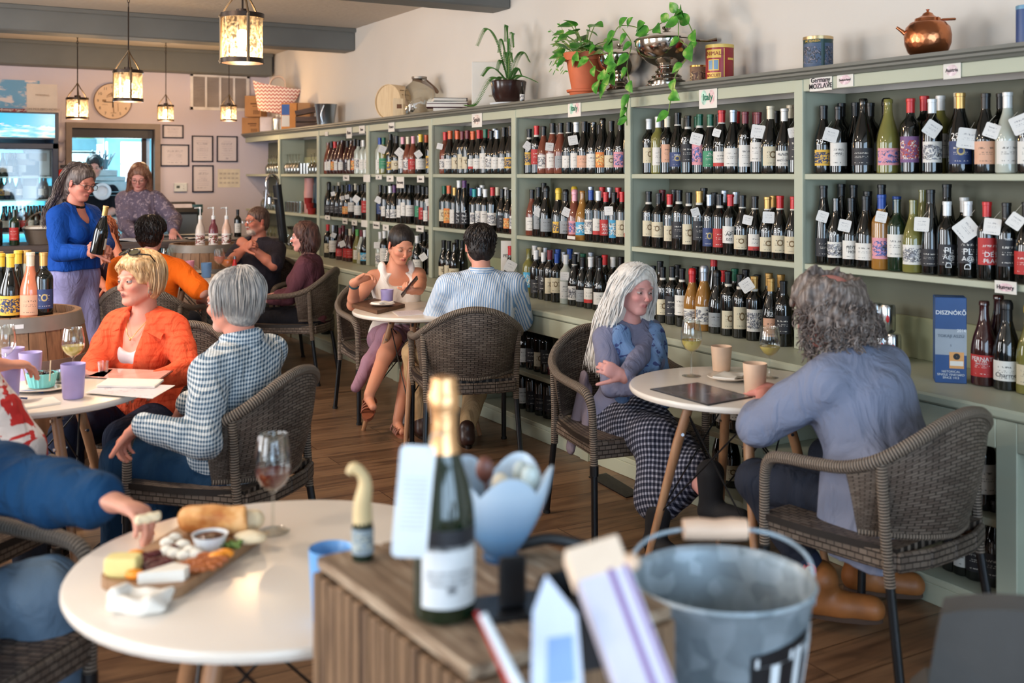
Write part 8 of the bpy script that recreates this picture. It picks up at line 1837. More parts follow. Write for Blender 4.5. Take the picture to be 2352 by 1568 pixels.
# boxes and cans at counter level
x, y = onx(2190, 400, 3.50).x, onx(2193, 400, 3.50).y; t_ = thing('wine_gift_box', 'tall blue and grey wine gift box on the counter at right', 'box', (3.47, y, TC), TOW(3.47, y)+.10); w_ = 66*px(4.13); hh = 192*px(4.13)
MB().box((0, 0, hh/2), (.09, w_, hh), bev=.002).build('body', mat('deep_blue_card', (26, 70, 128), .4), t_); MB().box((.0455, 0, hh*.48), (.001, w_*.995, hh*.30)).build('grey_panel', mat('silver_grey_card', (158, 166, 176), .4), t_)
MB().box((.0465, w_*.18, hh*.27), (.001, w_*.46, hh*.19)).build('orange_seal', mat('seal_orange', (222, 160, 92), .5), t_); MB().box((.0475, w_*.18, hh*.235), (.001, w_*.42, hh*.055)).build('white_strip', M_cream, t_); MB().lathe([(.012, 0), (.012, .001), (.001, .001)], (.047, w_*.18, hh*.315), 16, R=face_to((1, 0, 0))[:3, :3]).build('round_mark', M_dark, t_)
b = MB(); ft = lambda yy, zz_: face_to((1, 0, 0), (0, 0, 1), (.046, yy, zz_))
text_mesh(b, 'DISZNÓKŐ', w_*.19, ft(0, hh*.82), fontbold=True); text_mesh(b, '2014', w_*.14, ft(w_*.33, hh*.615), fontbold=True); text_mesh(b, 'HISTORICAL\nSINGLE VINEYARD\nSINCE 1413', w_*.105, ft(0, hh*.10)); b.build('lettering', M_frame, t_)
b = MB(); text_mesh(b, 'TOKAJI ASZÚ', w_*.14, face_to((1, 0, 0), (0, 0, 1), (.047, 0, hh*.55))); text_mesh(b, '5', w_*.1, face_to((1, 0, 0), (0, 0, 1), (.047, 0, hh*.44))); b.build('grey_lettering', mat('grey_ink', (96, 104, 116), .5), t_)
for i, (u, z_, lb) in enumerate(((2039, .12, 'silver drinks can with a red bird, right of the curly hair'), (2012, .12, 'silver drinks can behind, mostly hidden by the curly hair'), (2052, 0, 'silver can standing on the counter under the bird can'), (2026, 0, 'silver can at the bottom of the pile behind the man'))):
 p_ = onx(u, 400, 3.62); t_ = thing('drinks_can', lb, 'can', (3.62-.07*(1-i % 2)*0, p_.y, TC+z_+.001), TOW(3.6, p_.y), 'silver drinks cans on the counter'); MB().lathe([(.001, 0), (.026, 0), (.032, .008), (.032, .106), (.027, .117), (.001, .117)], seg=20).build('can_body', M_steel, t_); MB().ell((.0322, 0, .06), (.001, .007, .016), seg=8, rings=6).build('red_bird', CM['r'], t_)
p_ = onx(1167, 600, 3.56); t_ = thing('gift_carton', 'white printed bottle carton behind the striped shirt man', 'box', (3.58, p_.y, TC), TOW(3.58, p_.y)); MB().box((0, 0, .17), (.09, .13, .34), bev=.002).build('body', M_cream, t_); b = MB(); text_mesh(b, 'PESOCA', .028, face_to((1, 0, 0), (0, 0, 1), (.0465, 0, .24))); b.ell((.046, 0, .09), (.001, .03, .035)); b.build('lettering', M_bronze, t_)
# bottles in the open base cabinets
us = [(7, .358, (2222, 2241, 2262, 2347)), (7, .098, (2190, 2215, 2245, 2285, 2349)), (6, .358, (1640, 1665, 1690, 1720, 1745)), (6, .098, (1655, 1680, 1725)), (5, .358, (1206, 1222, 1240, 1256)), (5, .098, (1200, 1222, 1243, 1262)), (4, .358, (1130, 1150, 1170)), (2, .358, (752, 762, 775)), (2, .098, (735, 748)), (4, .098, (1140, 1160))]
for bay, z, ll in us:
 for i, u in enumerate(ll):
  X = XCN+.15; p_ = onx(u, 900, X); yy = min(max(p_.y, BY[bay+1]+.10), BY[bay]-.05); L_ = RNG.choice('KWWCK'); let = LETTER['PLAD'] if (bay == 7 and u == 2241) else None
  bottle((X, yy, z+.0005), RNG.choice('BUB') if not let else 'B', 'k', RNG.choice('kknm'), 'K' if let else L_, 'dark %s label bottle, %s in %s of open cabinet below %s' % (LM['K' if let else L_][0], ORD[i], 'upper level' if z > .2 else 'floor level', BAYS[bay]), 'bottles in the open base cabinets', lettering=let)
t_ = thing('red_netted_crate', 'red netted crate in the open cabinet behind the maroon sweater woman', 'crate', (XCN+.2, onx(768, 770, XCN+.2).y, .358)); MB().box((0, 0, .13), (.2, .3, .26), bev=.02).build('body', weave('red_net', (150, 40, 34), (120, 30, 28), (60, 16, 16), 14, 14), t_)
# ==== things on the tables
M_wineW = mat('white_wine', (206, 184, 96), .05, spec=.6); M_wineR = mat('red_wine', (92, 12, 16), .05, spec=.6)
def wine_glass(p_, H, label, wine=None, fill=.3, rb=.042, z0=TZ):
 t_ = thing('wine_glass', label, 'wine glass', (p_[0], p_[1], z0), 0, 'stemmed wine glasses on the tables'); k = H/.22; r = rb
 MB().lathe([(.001, .0015), (.036*k, .0015), (.037*k, .003), (.01*k, .006), (.0045, .012), (.0036, .05*k), (.0042, .088*k), (.012, .096*k), (.028, .108*k), (r*.93, .128*k), (r, .145*k), (r*.97, .17*k), (r*.80, .218*k), (r*.80-.001, .22*k), (r*.80-.002, .218*k), (r*.95, .17*k)], seg=36).build('bowl', M_cglass, t_)
 if wine:
  zt = (.10+.12*fill)*k; rf = np.interp(zt, [.098*k, .108*k, .128*k, .145*k, .17*k], [.01, .027, r*.91, r*.97, r*.95])
  pr = [(.001, .097*k), (.012, .0985*k), (.026, .109*k)]+([(r*.90, .128*k)] if zt > .128*k else [])+([(r*.965, .145*k)] if zt > .145*k else [])+[(rf, zt), (.001, zt)]
  MB().lathe(pr, seg=32).build('wine', wine, t_)
 return t_
def cup(p_, m, label, h=.112, r=.040, z0=TZ, name='cup'):
 t_ = thing(name, label, 'cup', (p_[0], p_[1], z0), 0, 'matte tumblers on the tables')
 MB().lathe([(.001, .001), (r*.78, .001), (r*.84, .006), (r, h*.97), (r*.985, h), (r*.95, h*.985), (r*.76, .01), (.001, .009)], seg=32).build('cup_body', m, t_); return t_
M_pur = mat('lilac_matte_cup', (170, 156, 206), .45); M_bei = mat('beige_matte_cup', (226, 190, 160), .5); M_plate = mat('cream_plate', (230, 216, 200), .25)
def plate(p_, r, label, z0=TZ):
 t_ = thing('plate', label, 'plate', (p_[0], p_[1], z0), 0); MB().lathe([(.001, .002), (r*.6, .002), (r, .014), (r, .017), (r*.98, .0175), (r*.6, .006), (.001, .006)], seg=40).build('dish', M_plate, t_); return t_
def napkin(p_, w_, d_, rz, label, z0, th=.006, m=None, wob=.004):
 t_ = thing('napkin', label, 'napkin', (p_[0], p_[1], z0+th/2+wob), rz); MB().slab(lambda u, v: ((u-.5)*w_, (v-.5)*d_, wob*math.sin(u*7)*math.cos(v*5)), 14, 10, th).build('cloth', m or M_cream, t_); return t_
tz = TZ
# right table
wine_glass(onz(1588, 864, tz), .228, 'stemmed glass of white wine in front of the white haired woman', M_wineW, .34); wine_glass(onz(1768, 868, tz), .205, 'glass of white wine by the curly haired man, right of the beige cups', M_wineW, .30)
cup(onz(1657, 851, tz), M_bei, 'beige tumbler behind the napkin plate on the right table', .102, .043); cup(onz(1734, 905, tz), M_bei, 'beige tumbler nearest the curly haired man', .115, .044)
q = onz(1675, 872, tz); plate(q, .085, 'cream side plate with folded napkin on the right table'); napkin(q, .13, .09, .5, 'folded white napkin on the cream side plate', tz+.008, .008)
cs = [onz(u, v, tz) for u, v in ((1493, 895), (1602, 880), (1729, 913), (1626, 932))]
def menu(corners, label, m_in, m_edge, th=.004, z0=tz, name='menu', cat='menu', edge=.006):
 c = np.mean([np.array(q_[:2]) for q_ in corners], axis=0); t_ = thing(name, label, cat, (c[0], c[1], z0)); P_ = [tuple(np.array(q_[:2])-c) for q_ in corners]
 a = sum(P_[i][0]*P_[(i+1) % 4][1]-P_[(i+1) % 4][0]*P_[i][1] for i in range(4)); P_ = P_ if a > 0 else P_[::-1]
 MB().prism(P_, .0005, th).build('cover', m_edge, t_); Q = [(x_*.95, y_*.95) for x_, y_ in P_]; MB().prism(Q, th-.0005, th+.0006).build('page', m_in, t_); return t_
menu(cs, 'black bordered menu in clear sleeve on the right table', mat('marbled_grey_page', (112, 104, 108), .12, var=.25, vs=14), M_blk)
# middle table
cup(onz(889, 704, tz+.0), M_pur, 'lilac tumbler on the middle table before the phone woman', .105, .040)
tb = [onz(u, v, tz) for u, v in ((808, 706), (868, 690), (930, 706), (866, 722))]; menu(tb, 'small dark wooden serving board on the middle table', M_dw, M_dw, .022, name='serving_board', cat='board')
q = onz(878, 702, tz+.024); plate(q, .075, 'white saucer with crumpled napkin on the wooden board', tz+.0235); napkin(q, .11, .08, .3, 'crumpled white napkin on the saucer', tz+.031, .010, wob=.006)
menu([onz(u, v, tz) for u, v in ((900, 716), (960, 712), (985, 722), (915, 727))], 'pair of printed papers on the middle table', M_cert, M_cream, .002, name='papers', cat='paper')
tagb(MB().tube(catmull([(0, 0, .006), (.06, .03, .008), (.14, .05, .006)], 4), .004).box((.16, .055, .007), (.05, .018, .004)), 'folded_sunglasses', M_blk, 'dark folded sunglasses at the back of the wooden board', 'sunglasses', loc=(onz(822, 694, tz).x, onz(822, 694, tz).y, tz), rot=(0, 0, .2))
tagb(MB().box((0, 0, 0), (.072, .148, .008), R=rotm(.9, -.35, .0), bev=.004), 'smartphone', mat('dark_phone', (52, 40, 44), .2), 'smartphone held by the woman in the white top', 'phone', loc=tuple(PH_WORLD), rot=(0, 0, PH_RZ-.35))
q = onz(955, 975, 0.0); t_ = thing('handbag', 'small white handbag with a chain standing on the floor under the middle table', 'handbag', (q.x, q.y, 0), TOW(q.x, q.y)); MB().box((0, 0, .085), (.07, .20, .17), bev=.015).build('body', mat('white_leather', (214, 208, 208), .35), t_); MB().box((.038, 0, .115), (.006, .19, .10), bev=.003).build('flap', mat('white_leather2', (224, 218, 216), .35), t_)
b = MB(); [b.tube([(.05, .02+.006*math.sin(i), .15-.011*i+.008*math.sin(a)) if i % 2 else (.05+.006*math.cos(a), .02, .15-.011*i+.008*math.sin(a)) for a in np.linspace(0, 2*PI, 9)[:-1]], .0016, 4, closed=True) for i in range(12)]; b.build('chain', M_metalgold, t_)
# left table
for i, (u, v, lb, h) in enumerate(((168, 914, 'lilac tumbler at the front of the left table, rightmost of the cups', .125), (18, 920, 'lilac tumbler at the left edge, nearest of the cups', .125), (70, 876, 'lilac tumbler behind the turquoise bowl with a spoon in it', .115), (30, 862, 'lilac tumbler farthest back on the left table', .112))): cup(onz(u, v, tz), M_pur, lb, h, .043)
q = onz(96, 893, tz); plate(q, .125, 'wide cream plate under the turquoise bowl'); t_ = thing('ramekin', 'turquoise fluted ramekin of dark olives on the wide cream plate', 'bowl', (q.x, q.y, tz+.0065)); V_ = []
def flute(u, v): a = u*2*PI; r = .042+.012*v+.0015*math.cos(a*20); return (r*math.cos(a), r*math.sin(a), .005+.05*v)
MB().slab(flute, 80, 3, .004).lathe([(.001, .003), (.043, .003), (.043, .008), (.001, .008)], seg=30).build('dish', mat('turquoise_glaze', (120, 206, 206), .2), t_); b = MB(); rr = random.Random(2)
for i in range(22): a, r = rr.uniform(0, 6.28), rr.uniform(0, .036); b.ell((r*math.cos(a), r*math.sin(a), .044+rr.uniform(0, .012)), (.010, .009, .009), seg=8, rings=6)
o = b.build('olives', mat('black_olives', (44, 32, 34), .25), t_); o['kind'] = 'stuff'
for i, (u, v) in enumerate(((62, 880), (114, 872))):
 p_ = onz(u, v, tz+.05); tagb(MB().tube([(0, 0, 0), (-.015+.02*i, .01, .075)], .0022, 6), 'cocktail_pick', M_pale, ('wooden pick standing in the lilac cup and olives', 'short wooden pick behind the turquoise bowl')[i], 'pick', 'wooden picks on the left table', loc=(p_.x, p_.y, tz+.045))
p_ = onz(140, 882, tz); tagb(MB().lathe([(.001, 0), (.026, 0), (.032, .04), (.031, .04), (.025, .004), (.001, .003)], seg=24), 'metal_ramekin', M_steel, 'small steel sauce ramekin right of the turquoise bowl', 'bowl', loc=(p_.x, p_.y, tz+.012))
wine_glass(onz(168, 868, tz), .200, 'glass of white wine with a red print, before the coral cardigan', M_wineW, .36, .044); wine_glass(onz(12, 868, tz), .21, 'empty stemmed glass cut by the left edge', None, 0, .042); 
t_ = thing('shot_glass', 'small clear glass by the white top on the left table', 'glass', (onz(237, 858, tz).x, onz(237, 858, tz).y, tz)); MB().lathe([(.001, .004), (.018, .003), (.023, .05), (.022, .05), (.017, .006)], seg=20).build('glass_body', M_cglass, t_)
M_pinkpg = mat('marbled_pink_page', (206, 170, 160), .1, var=.15, vs=16)
menu([onz(u, v, tz) for u, v in ((192, 868), (245, 847), (398, 853), (362, 878))], 'glossy pinkish menu lying flat on the left table', M_pinkpg, mat('dark_menu_edge', (70, 52, 52), .4)); menu([onz(u, v, tz+.004) for u, v in ((150, 862), (175, 846), (262, 848), (240, 866))], 'second glossy menu behind the first on the left table', M_pinkpg, M_dark)
menu([onz(u, v, tz+.005) for u, v in ((195, 903), (250, 880), (402, 886), (350, 916))], 'printed paper menu overhanging the front of the left table', M_cert, M_cream, .002, z0=tz+.0055, name='paper_menu'); menu([onz(u, v, tz+.008) for u, v in ((222, 890), (248, 873), (376, 876), (355, 892))], 'folded white napkin on the printed paper menu', M_cream, M_cream, .008, z0=tz+.009, name='napkin', cat='napkin')
menu([onz(u, v, tz) for u, v in ((0, 950), (20, 928), (122, 915), (140, 928))], 'folded white napkin at the front left of the left table', M_cream, M_cream, .008, name='napkin', cat='napkin')
M_blu = mat('blue_plastic', (24, 68, 130), .3); a_, b_ = onz(0, 930, tz), onz(62, 917, tz); c_, d2_ = onz(20, 905, tz), onz(100, 903, tz)
b = MB(); b.tube(catmull([np.array(a_)+A_(0, 0, .006), np.array(a_*.4+b_*.6)+A_(0, 0, .012), np.array(b_)+A_(0, 0, .004)], 5), .0035, 6).tube(catmull([np.array(c_)+A_(0, 0, .006), np.array(c_*.4+d2_*.6)+A_(0, 0, .01), np.array(d2_)+A_(0, 0, .004)], 5), .0035, 6); tagb(b, 'folded_eyeglasses', M_blu, 'blue arms of eyeglasses lying by the cups on the left table', 'eyeglasses')
# far table
for u, v, m, lb, h in ((434, 632, mat('pink_cup', (226, 150, 176), .45), 'pink tumbler on the far table by the orange shirt', .115), (474, 637, mat('blue_cup', (104, 150, 206), .45), 'blue tumbler on the far table', .115)): cup(onz(u, v, tz), m, lb, h, .042)
M_pinkd = mat('pink_drink', (232, 150, 130), .08)
wine_glass(onz(504, 633, tz), .215, 'tall stemmed glass of pale pink drink on the far table', M_pinkd, .5, .044); wine_glass(onz(522, 632, tz), .15, 'shorter glass of orange drink on the far table', mat('orange_drink', (240, 140, 80), .08), .75, .05)
for i, (u, v) in enumerate(((381, 622), (395, 620))): wine_glass(onz(u, v, tz), .19, ('empty wine glass, left of the pair behind the orange shoulder', 'empty wine glass, right of the pair behind the orange shoulder')[i], None, 0, .043)
p_ = onz(539, 635, tz); t_ = thing('sauce_bottle', 'small red sauce bottle on the far table', 'bottle', (p_.x, p_.y, tz)); MB().lathe([(.001, 0), (.026, 0), (.027, .01), (.022, .08), (.012, .12), (.012, .14), (.001, .14)], seg=18).build('body', mat('red_sauce', (206, 50, 48), .15), t_); MB().lathe([(.013, .138), (.013, .16), (.001, .165)], seg=12).build('cap', M_steel, t_)
q = onz(455, 628, tz); plate(q, .11, 'white plate behind the blue cup on the far table'); q = onz(556, 630, tz); napkin(q, .16, .12, .2, 'white napkin at the right of the far table', tz, .004)
p_ = onz(462, 626, tz); tagb(MB().tube([(0, 0, 0.01), (-.10, .02, .09)], .002, 5), 'fork', M_steel, 'fork resting on the plate of the far table', 'fork', loc=(p_.x, p_.y, tz+.01))
# bottle held by the woman in blue
o = bottle(tuple(W(222, 583, 6.58)[:3]), 'U', 'k', 'd', 'W', 'dark wine bottle with gold neck held tilted by the woman in blue', 'bottles held or shown', rz=0, lh=.07); R_ = Matrix.Rotation(TOW(o.location.x, o.location.y), 3, 'Z'); tl = Vector((RX*.20, RY*.20, 1)).normalized(); o.rotation_euler = (tl.to_track_quat('Z', 'Y').to_matrix() @ Matrix.Rotation(-.9, 3, 'Z')).to_euler()
pp_, bb_, ll_ = SUNG; sg = bb_.build('sunglasses', M_dark, None); sg.matrix_world = pp_.root.matrix_basis; tag(sg, 'dark sunglasses pushed up into the blonde hair', 'sunglasses'); ll_.build('lens', mat('mirror_lens', (96, 92, 72), .1, .4), sg)
# charcuterie board on the front table
t4 = [onz(u, v, tz) for u, v in ((214, 1352), (438, 1214), (612, 1238), (402, 1384))]; c = np.mean([np.array(q[:2]) for q in t4], axis=0); t_ = thing('charcuterie_board', 'walnut serving board with rounded corners carrying cheese and bread', 'board', (c[0], c[1], tz)); P_ = [np.array(q[:2])-c for q in t4]; poly = []
for i in range(4):
 a, p_, b_ = P_[i-1], P_[i], P_[(i+1) % 4]; ra = p_+(a-p_)/np.linalg.norm(a-p_)*.045; rb_ = p_+(b_-p_)/np.linalg.norm(b_-p_)*.045
 for k_ in range(6): s1 = k_/5; poly.append(tuple(ra*(1-s1)**2+2*p_*s1*(1-s1)+rb_*s1*s1))
ar = sum(poly[i][0]*poly[(i+1) % len(poly)][1]-poly[(i+1) % len(poly)][0]*poly[i][1] for i in range(len(poly))); poly = poly if ar > 0 else poly[::-1]
MB().prism(poly, .001, .022).build('board_body', wood('walnut_board', (132, 98, 70), (164, 126, 92), 5, 0, .5), t_); hd = np.array(onz(566, 1196, tz)[:2])-c; e1 = (P_[1]+P_[2])/2; MB().tube([(*e1*.95, .012), (*(hd*.5+e1*.5), .012), (*hd, .012)], [.05, .026, .032], 14, ell=.33).build('handle', wood('walnut_handle', (128, 98, 74), (150, 116, 88), 5, 0, .5), t_)
BZ = tz+.022
def food(name, label, cat, u, v, m, prims, h=.004, noise=None, z=BZ, group=None):
 p_ = onz(u, v, z); o = blob(name, prims, m, None, h, 1, noise); o.location = (p_.x, p_.y, z); o.rotation_euler = (0, 0, -YAW); tag(o, label, cat, group); return o
crust = NT('bread_crust'); no = crust.n('ShaderNodeTexNoise'); no.inputs['Scale'].default_value = 18; no.inputs['Detail'].default_value = 5; crust.l(crust.coord(), no.inputs['Vector']); crust.base(crust.ramp(no.outputs['Fac'], [(.35, (176, 98, 40)), (.5, (214, 150, 84)), (.7, (236, 196, 140))])); crust.bump(no.outputs['Fac'], .4, .004); M_crust = crust.set(.6); M_crumb = mat('bread_crumb', (236, 216, 180), .8, bump=.5, bs=90)
food('bread_loaf', 'golden chunk of baguette at the back of the board', 'bread', 506, 1228, M_crust, [cap((-.065, .01, .030), .030, (.055, 0, .032), .031, .01), ell((-.03, 0, .045), (.05, .03, .018), .01), ('&', 'halfspace', (A_(.062, 0, 0), A_(1, .25, .1)), 0)], .004, (.0015, (60, 60, 60)))
q = food('bread_slice', 'cut slice of baguette leaning at the right end of the board', 'bread', 574, 1246, M_crumb, [ell((0, 0, .012), (.036, .022, .014), .001)], .003, (.001, (90, 90, 90)))
food('bread_heel', 'second piece of bread standing behind the slice', 'bread', 572, 1222, M_crumb, [cap((0, 0, .026), .024, (.012, .0, .028), .022, .01)], .004)
p_ = onz(482, 1258, BZ); t_ = thing('jam_ramekin', 'white ramekin of dark fig jam on the board', 'bowl', (p_.x, p_.y, BZ)); MB().lathe([(.001, .001), (.028, .001), (.036, .026), (.038, .030), (.034, .029), (.026, .006), (.001, .006)], seg=32).build('dish', M_frame, t_); o = MB().lathe([(.033, .024), (.02, .029), (.001, .030)], seg=24).build('jam', mat('fig_jam', (58, 30, 30), .2, bump=.8, bs=60), t_)
food('yellow_cheese', 'pale yellow block of cheese at the left end of the board', 'cheese', 283, 1318, mat('yellow_cheese', (232, 216, 142), .5), [('+', 'cap', (A_(-.018, 0, .02), .021, A_(.018, 0, .02), .021), .001), ell((0, 0, .02), (.036, .026, .022), .02), ('&', 'halfspace', (A_(0, 0, .036), A_(0, 0, 1)), 0), ('&', 'halfspace', (A_(0, -.02, 0), A_(0, -1, 0)), 0), ('&', 'halfspace', (A_(.032, 0, 0), A_(1, 0, 0)), 0), ('&', 'halfspace', (A_(-.032, 0, 0), A_(-1, 0, 0)), 0)], .003)
bri = MB().prism([(-.05, -.012), (.035, -.022), (.046, .0), (.018, .026)], 0, .022); p_ = onz(378, 1330, BZ); tagb(bri, 'brie_wedge', mat('soft_white_cheese', (240, 234, 222), .5), 'wedge of soft white cheese at the front of the board', 'cheese', loc=(p_.x, p_.y, BZ), rot=(0, 0, -YAW+.35))
for i, (u, v) in enumerate(((385, 1256), (402, 1246), (420, 1262), (384, 1276), (402, 1282), (436, 1276), (450, 1284), (424, 1286))): food('feta_cube', 'crumbled white cheese cube, %s of the heap on the board' % ORD[i], 'cheese', u, v, mat('feta', (238, 230, 214), .6), [cap((-.006, 0, .009), .009, (.006, .003, .010), .008, .01), ell((0, 0, .01), (.012, .010, .010), .01)], .0028, (.0012, (150, 150, 150)), group='crumbled cheese on the board')
mn = mat('candied_pecan', (176, 96, 46), .35); mc_ = mat('dried_cranberries', (92, 30, 30), .4)
for i, (u, v) in enumerate(((432, 1306), (446, 1300), (460, 1306), (474, 1298), (456, 1316), (478, 1312), (494, 1304), (440, 1318), (506, 1294), (470, 1286))): food('candied_nut', 'glazed brown nut, %s of the heap at the right of the board' % ORD[i], 'nut', u, v, mn, [cap((-.010, 0, .009), .008, (.010, .004, .009), .007, .01)], .0028, (.0018, (180, 160, 150)), group='glazed nuts on the board')
for i, (u, v) in enumerate(((330, 1296), (345, 1284), (352, 1300), (338, 1310), (362, 1310), (372, 1296), (358, 1280), (382, 1302), (324, 1286), (346, 1318), (392, 1268))): food('dried_fruit', 'dark red dried fruit, %s of the heap at the left of the board' % ORD[i], 'dried fruit', u, v, mc_, [cap((-.008, 0, .008), .008, (.010, .005, .009), .007, .01)], .003, (.002, (160, 160, 150)), group='dark dried fruit on the board')
for i, (u, v, lb) in enumerate(((516, 1282, 'dried apricot at the right beside the nuts'), (310, 1330, 'orange slice at the front left of the board'), (312, 1284, 'orange wedge behind the yellow cheese'), (500, 1288, 'second dried apricot under the first'))): food('dried_apricot', lb, 'dried fruit', u, v, mat('apricot', (240, 148, 40), .4), [ell((0, 0, .010), (.020, .013, .010), .01)], .003, group='orange dried fruit on the board')
food('herb_sprig', 'small green herb garnish beside the jam', 'garnish', 530, 1258, mat('herb_green', (104, 128, 60), .6), [ell((0, 0, .008), (.022, .014, .008), .01)], .003, (.004, (200, 200, 160)))
q = onz(322, 1400, tz); o = blob('crumpled_napkin', [cap((-.06, -.02, .02), .018, (.03, -.035, .02), .018, .01), cap((-.065, 0, .03), .022, (-.05, .04, .035), .016, .01), cap((-.04, .045, .02), .02, (.05, .03, .02), .015, .01), cap((.03, -.02, .02), .018, (.065, .045, .03), .008, .01), ell((0, 0, .012), (.07, .045, .016), .02), cut((0, 0, .05), (.03, .022, .03))], M_cream, None, .004, 1, [(.004, (50, 45, 40))]); o.location = (q.x, q.y, tz+.001); o.rotation_euler = (0, 0, -YAW); o.scale = (.72, .72, .8); tag(o, 'crumpled white napkin lying in front of the serving board', 'napkin')
wine_glass(onz(627, 1222, tz), .222, 'stemmed glass of red wine on the front table', M_wineR, .32, .0415)
tb_ = at(760, 1400, 1.93); cup((tb_.x, tb_.y), mat('sky_blue_cup', (110, 168, 226), .3), 'blue tumbler on the front table half hidden by the wooden stand', .135, .040)
o = blob('bread_piece', [cap((-.02, 0, 0), .010, (.02, .006, 0), .010, .01)], M_crumb, None, .003, 1, (.002, (150, 150, 150))); o.location = tuple(HB); tag(o, 'torn piece of bread held in the fingers over the front table', 'bread')
# floor register and small floor items
c0 = [onz(u, v, 0.0) for u, v in ((1352, 1096), (1392, 1088), (1472, 1136), (1438, 1144))]; menu(c0, 'black metal floor register in the wooden planks', mat('register_slots', (40, 38, 36), .6, var=.4, vs=60), M_blackmetal, .006, z0=0.0, name='floor_register', cat='floor vent')
# ==== foreground stand
t = NT('weathered_crate_wood'); co = t.coord('Object', (1, 1, 1)); n1 = t.n('ShaderNodeTexNoise'); n1.inputs['Scale'].default_value = 9; n1.inputs['Detail'].default_value = 7; n1.inputs['Distortion'].default_value = .5; t.l(t.coord('Object', (1, 7, 7)), n1.inputs['Vector'])
n2 = t.n('ShaderNodeTexNoise'); n2.inputs['Scale'].default_value = 5; t.l(co, n2.inputs['Vector']); t.base(t.mix(t.ramp(n2.outputs['Fac'], [(.4, (0, 0, 0)), (.62, (190, 190, 190))]), t.ramp(n1.outputs['Fac'], [(.3, (96, 74, 56)), (.5, (148, 124, 100)), (.7, (190, 170, 146))]), lin((120, 94, 70)))); t.bump(n1.outputs['Fac'], .5, .005); M_crate = t.set(.75)
CZ = .93; P0 = A_(-.318, 1.73); e1 = A_(.56, -.83); e1 /= np.linalg.norm(e1); e2 = A_(.83, .56); e2 /= np.linalg.norm(e2)
def cw(a, b_, z=0): r_, d_ = P0+e1*a+e2*b_; x_, y_ = cf(r_, d_); return np.array((x_, y_, z))
ang = math.atan2(*(cw(1, 0)-cw(0, 0))[:2][::-1]); LA, LB = .47, .345; org = cw(0, 0)
t_ = thing('wooden_crate_stand', 'tall stand of weathered wooden crates in the foreground', 'crate', tuple(cw(LA/2, LB/2)), ang)
hx, hy = LA/2, LB/2; b = MB(); rr = random.Random(8)
for i in range(3): b.box((0, -hy+LB*(i+.5)/3, CZ-.009), (LA, LB/3-.004, .018), bev=.002)
b.build('top_boards', M_crate, t_)
M_crate2 = wood('vertical_slat_wood', (74, 52, 36), (132, 102, 74), 4, 2, .8, 16, bump=.5)
for nm, y_ in (('front_side', -hy), ('back_side', hy)):
 b = MB(); n_ = 16
 for i in range(n_): ww = LA/n_; b.box((-hx+ww*(i+.5), y_, CZ-.02-.22+rr.uniform(-.004, .004)), (ww-rr.uniform(.003, .010), .016, .44), bev=.002)
 for z in (CZ-.05, CZ-.42): b.box((0, y_*1.03, z), (LA, .014, .05), bev=.002) if z < CZ-.1 else None
 b.box((0, y_, .23), (LA, .018, .44), bev=.002); b.build(nm, M_crate2, t_)
b = MB()
for x_ in (-hx, hx): b.box((x_, 0, CZ-.02-.22), (.018, LB-.02, .44), bev=.002).box((x_, 0, .23), (.018, LB-.02, .44), bev=.002)
b.box((0, 0, .46), (LA, LB, .02)); b.build('end_panel', M_crate2, t_)
# champagne bottle
q = at(1018, 1405, 1.49); CB = onz(1020, 1412, CZ); t_ = thing('champagne_bottle', 'half bottle style green sparkling wine bottle with gold foil, large in the foreground', 'wine bottle', (CB.x, CB.y, CZ), TOW(CB.x, CB.y)); H = .325
MB().lathe([(.001, .004), (.036, .0), (.0425, .005), (.0435, .015), (.0435, .135), (.0415, .16), (.035, .19), (.026, .215), (.019, .24), (.0165, .26), (.0165, .30)], seg=48).build('glass_body', mat('deep_green_glass', (16, 34, 18), .06, spec=.8), t_)
M_foil = mat('gold_pink_foil', (232, 176, 122), .28, .75, bump=.3, bs=80); MB().lathe([(.0285, .203), (.0225, .225), (.0190, .25), (.0180, .275), (.0178, .287), (.0215, .289), (.0222, .300), (.0215, .312), (.0185, .318), (.019, .326), (.0175, .334), (.001, .338)], seg=40).build('foil', M_foil, t_)
b = MB(); b.grid(lambda u, v: (.0441*math.cos((u-.5)*2.1+.28), .0441*math.sin((u-.5)*2.1+.28), .025+.085*v), 20, 1); b.grid(lambda u, v: (.0441*math.cos((u-.5)*2.1+.28), .0441*math.sin((u-.5)*2.1+.28), .104+.028*v), 20, 1, m=1); lb = b.build('back_label', [M_frame, mat('dark_label', (44, 44, 48), .4)], t_)
b = MB(); wl = lambda p_, zc: (.0450*math.cos(.2+p_[0]/.044), .0450*math.sin(.2+p_[0]/.044), zc+p_[1])
for i in range(6): text_mesh(b, ('BRUT NATURE RESERVA', 'METODO TRADICIONAL', 'PRODUCT OF SPAIN')[i % 3], .0062, lambda p_, i=i: wl(p_, .098-.008*i) if i > 2 else wl(p_, .126-.008*i))
for i in range(14): z0_ = .045; b.grid(lambda u, v, i=i: (.0449*math.cos(.1+.022*i+.01*u), .0449*math.sin(.1+.022*i+.01*u), z0_+.012*v), 1, 1)
b.build('print', mat('label_ink', (60, 60, 68), .5), lb)
neckp = (CB.x, CB.y, CZ+.245)
tg = thing('bottle_tag', 'large white rounded tag hanging on the foreground sparkling bottle', 'tag', at(950, 1150, 1.44), TOW(CB.x, CB.y)+.35); Rt_ = face_to((1, -.15, .15), (0, .12, 1))[:3, :3]; poly = []; w_, h_ = .024, .073
for cx_, cy_, a0 in ((1, 1, 0), (-1, 1, PI/2), (-1, -1, PI), (1, -1, 1.5*PI)):
 for k_ in range(5): a = a0+k_*PI/8; poly.append((cx_*(w_-.008)+.008*math.cos(a), cy_*(h_-.008)+.008*math.sin(a)))
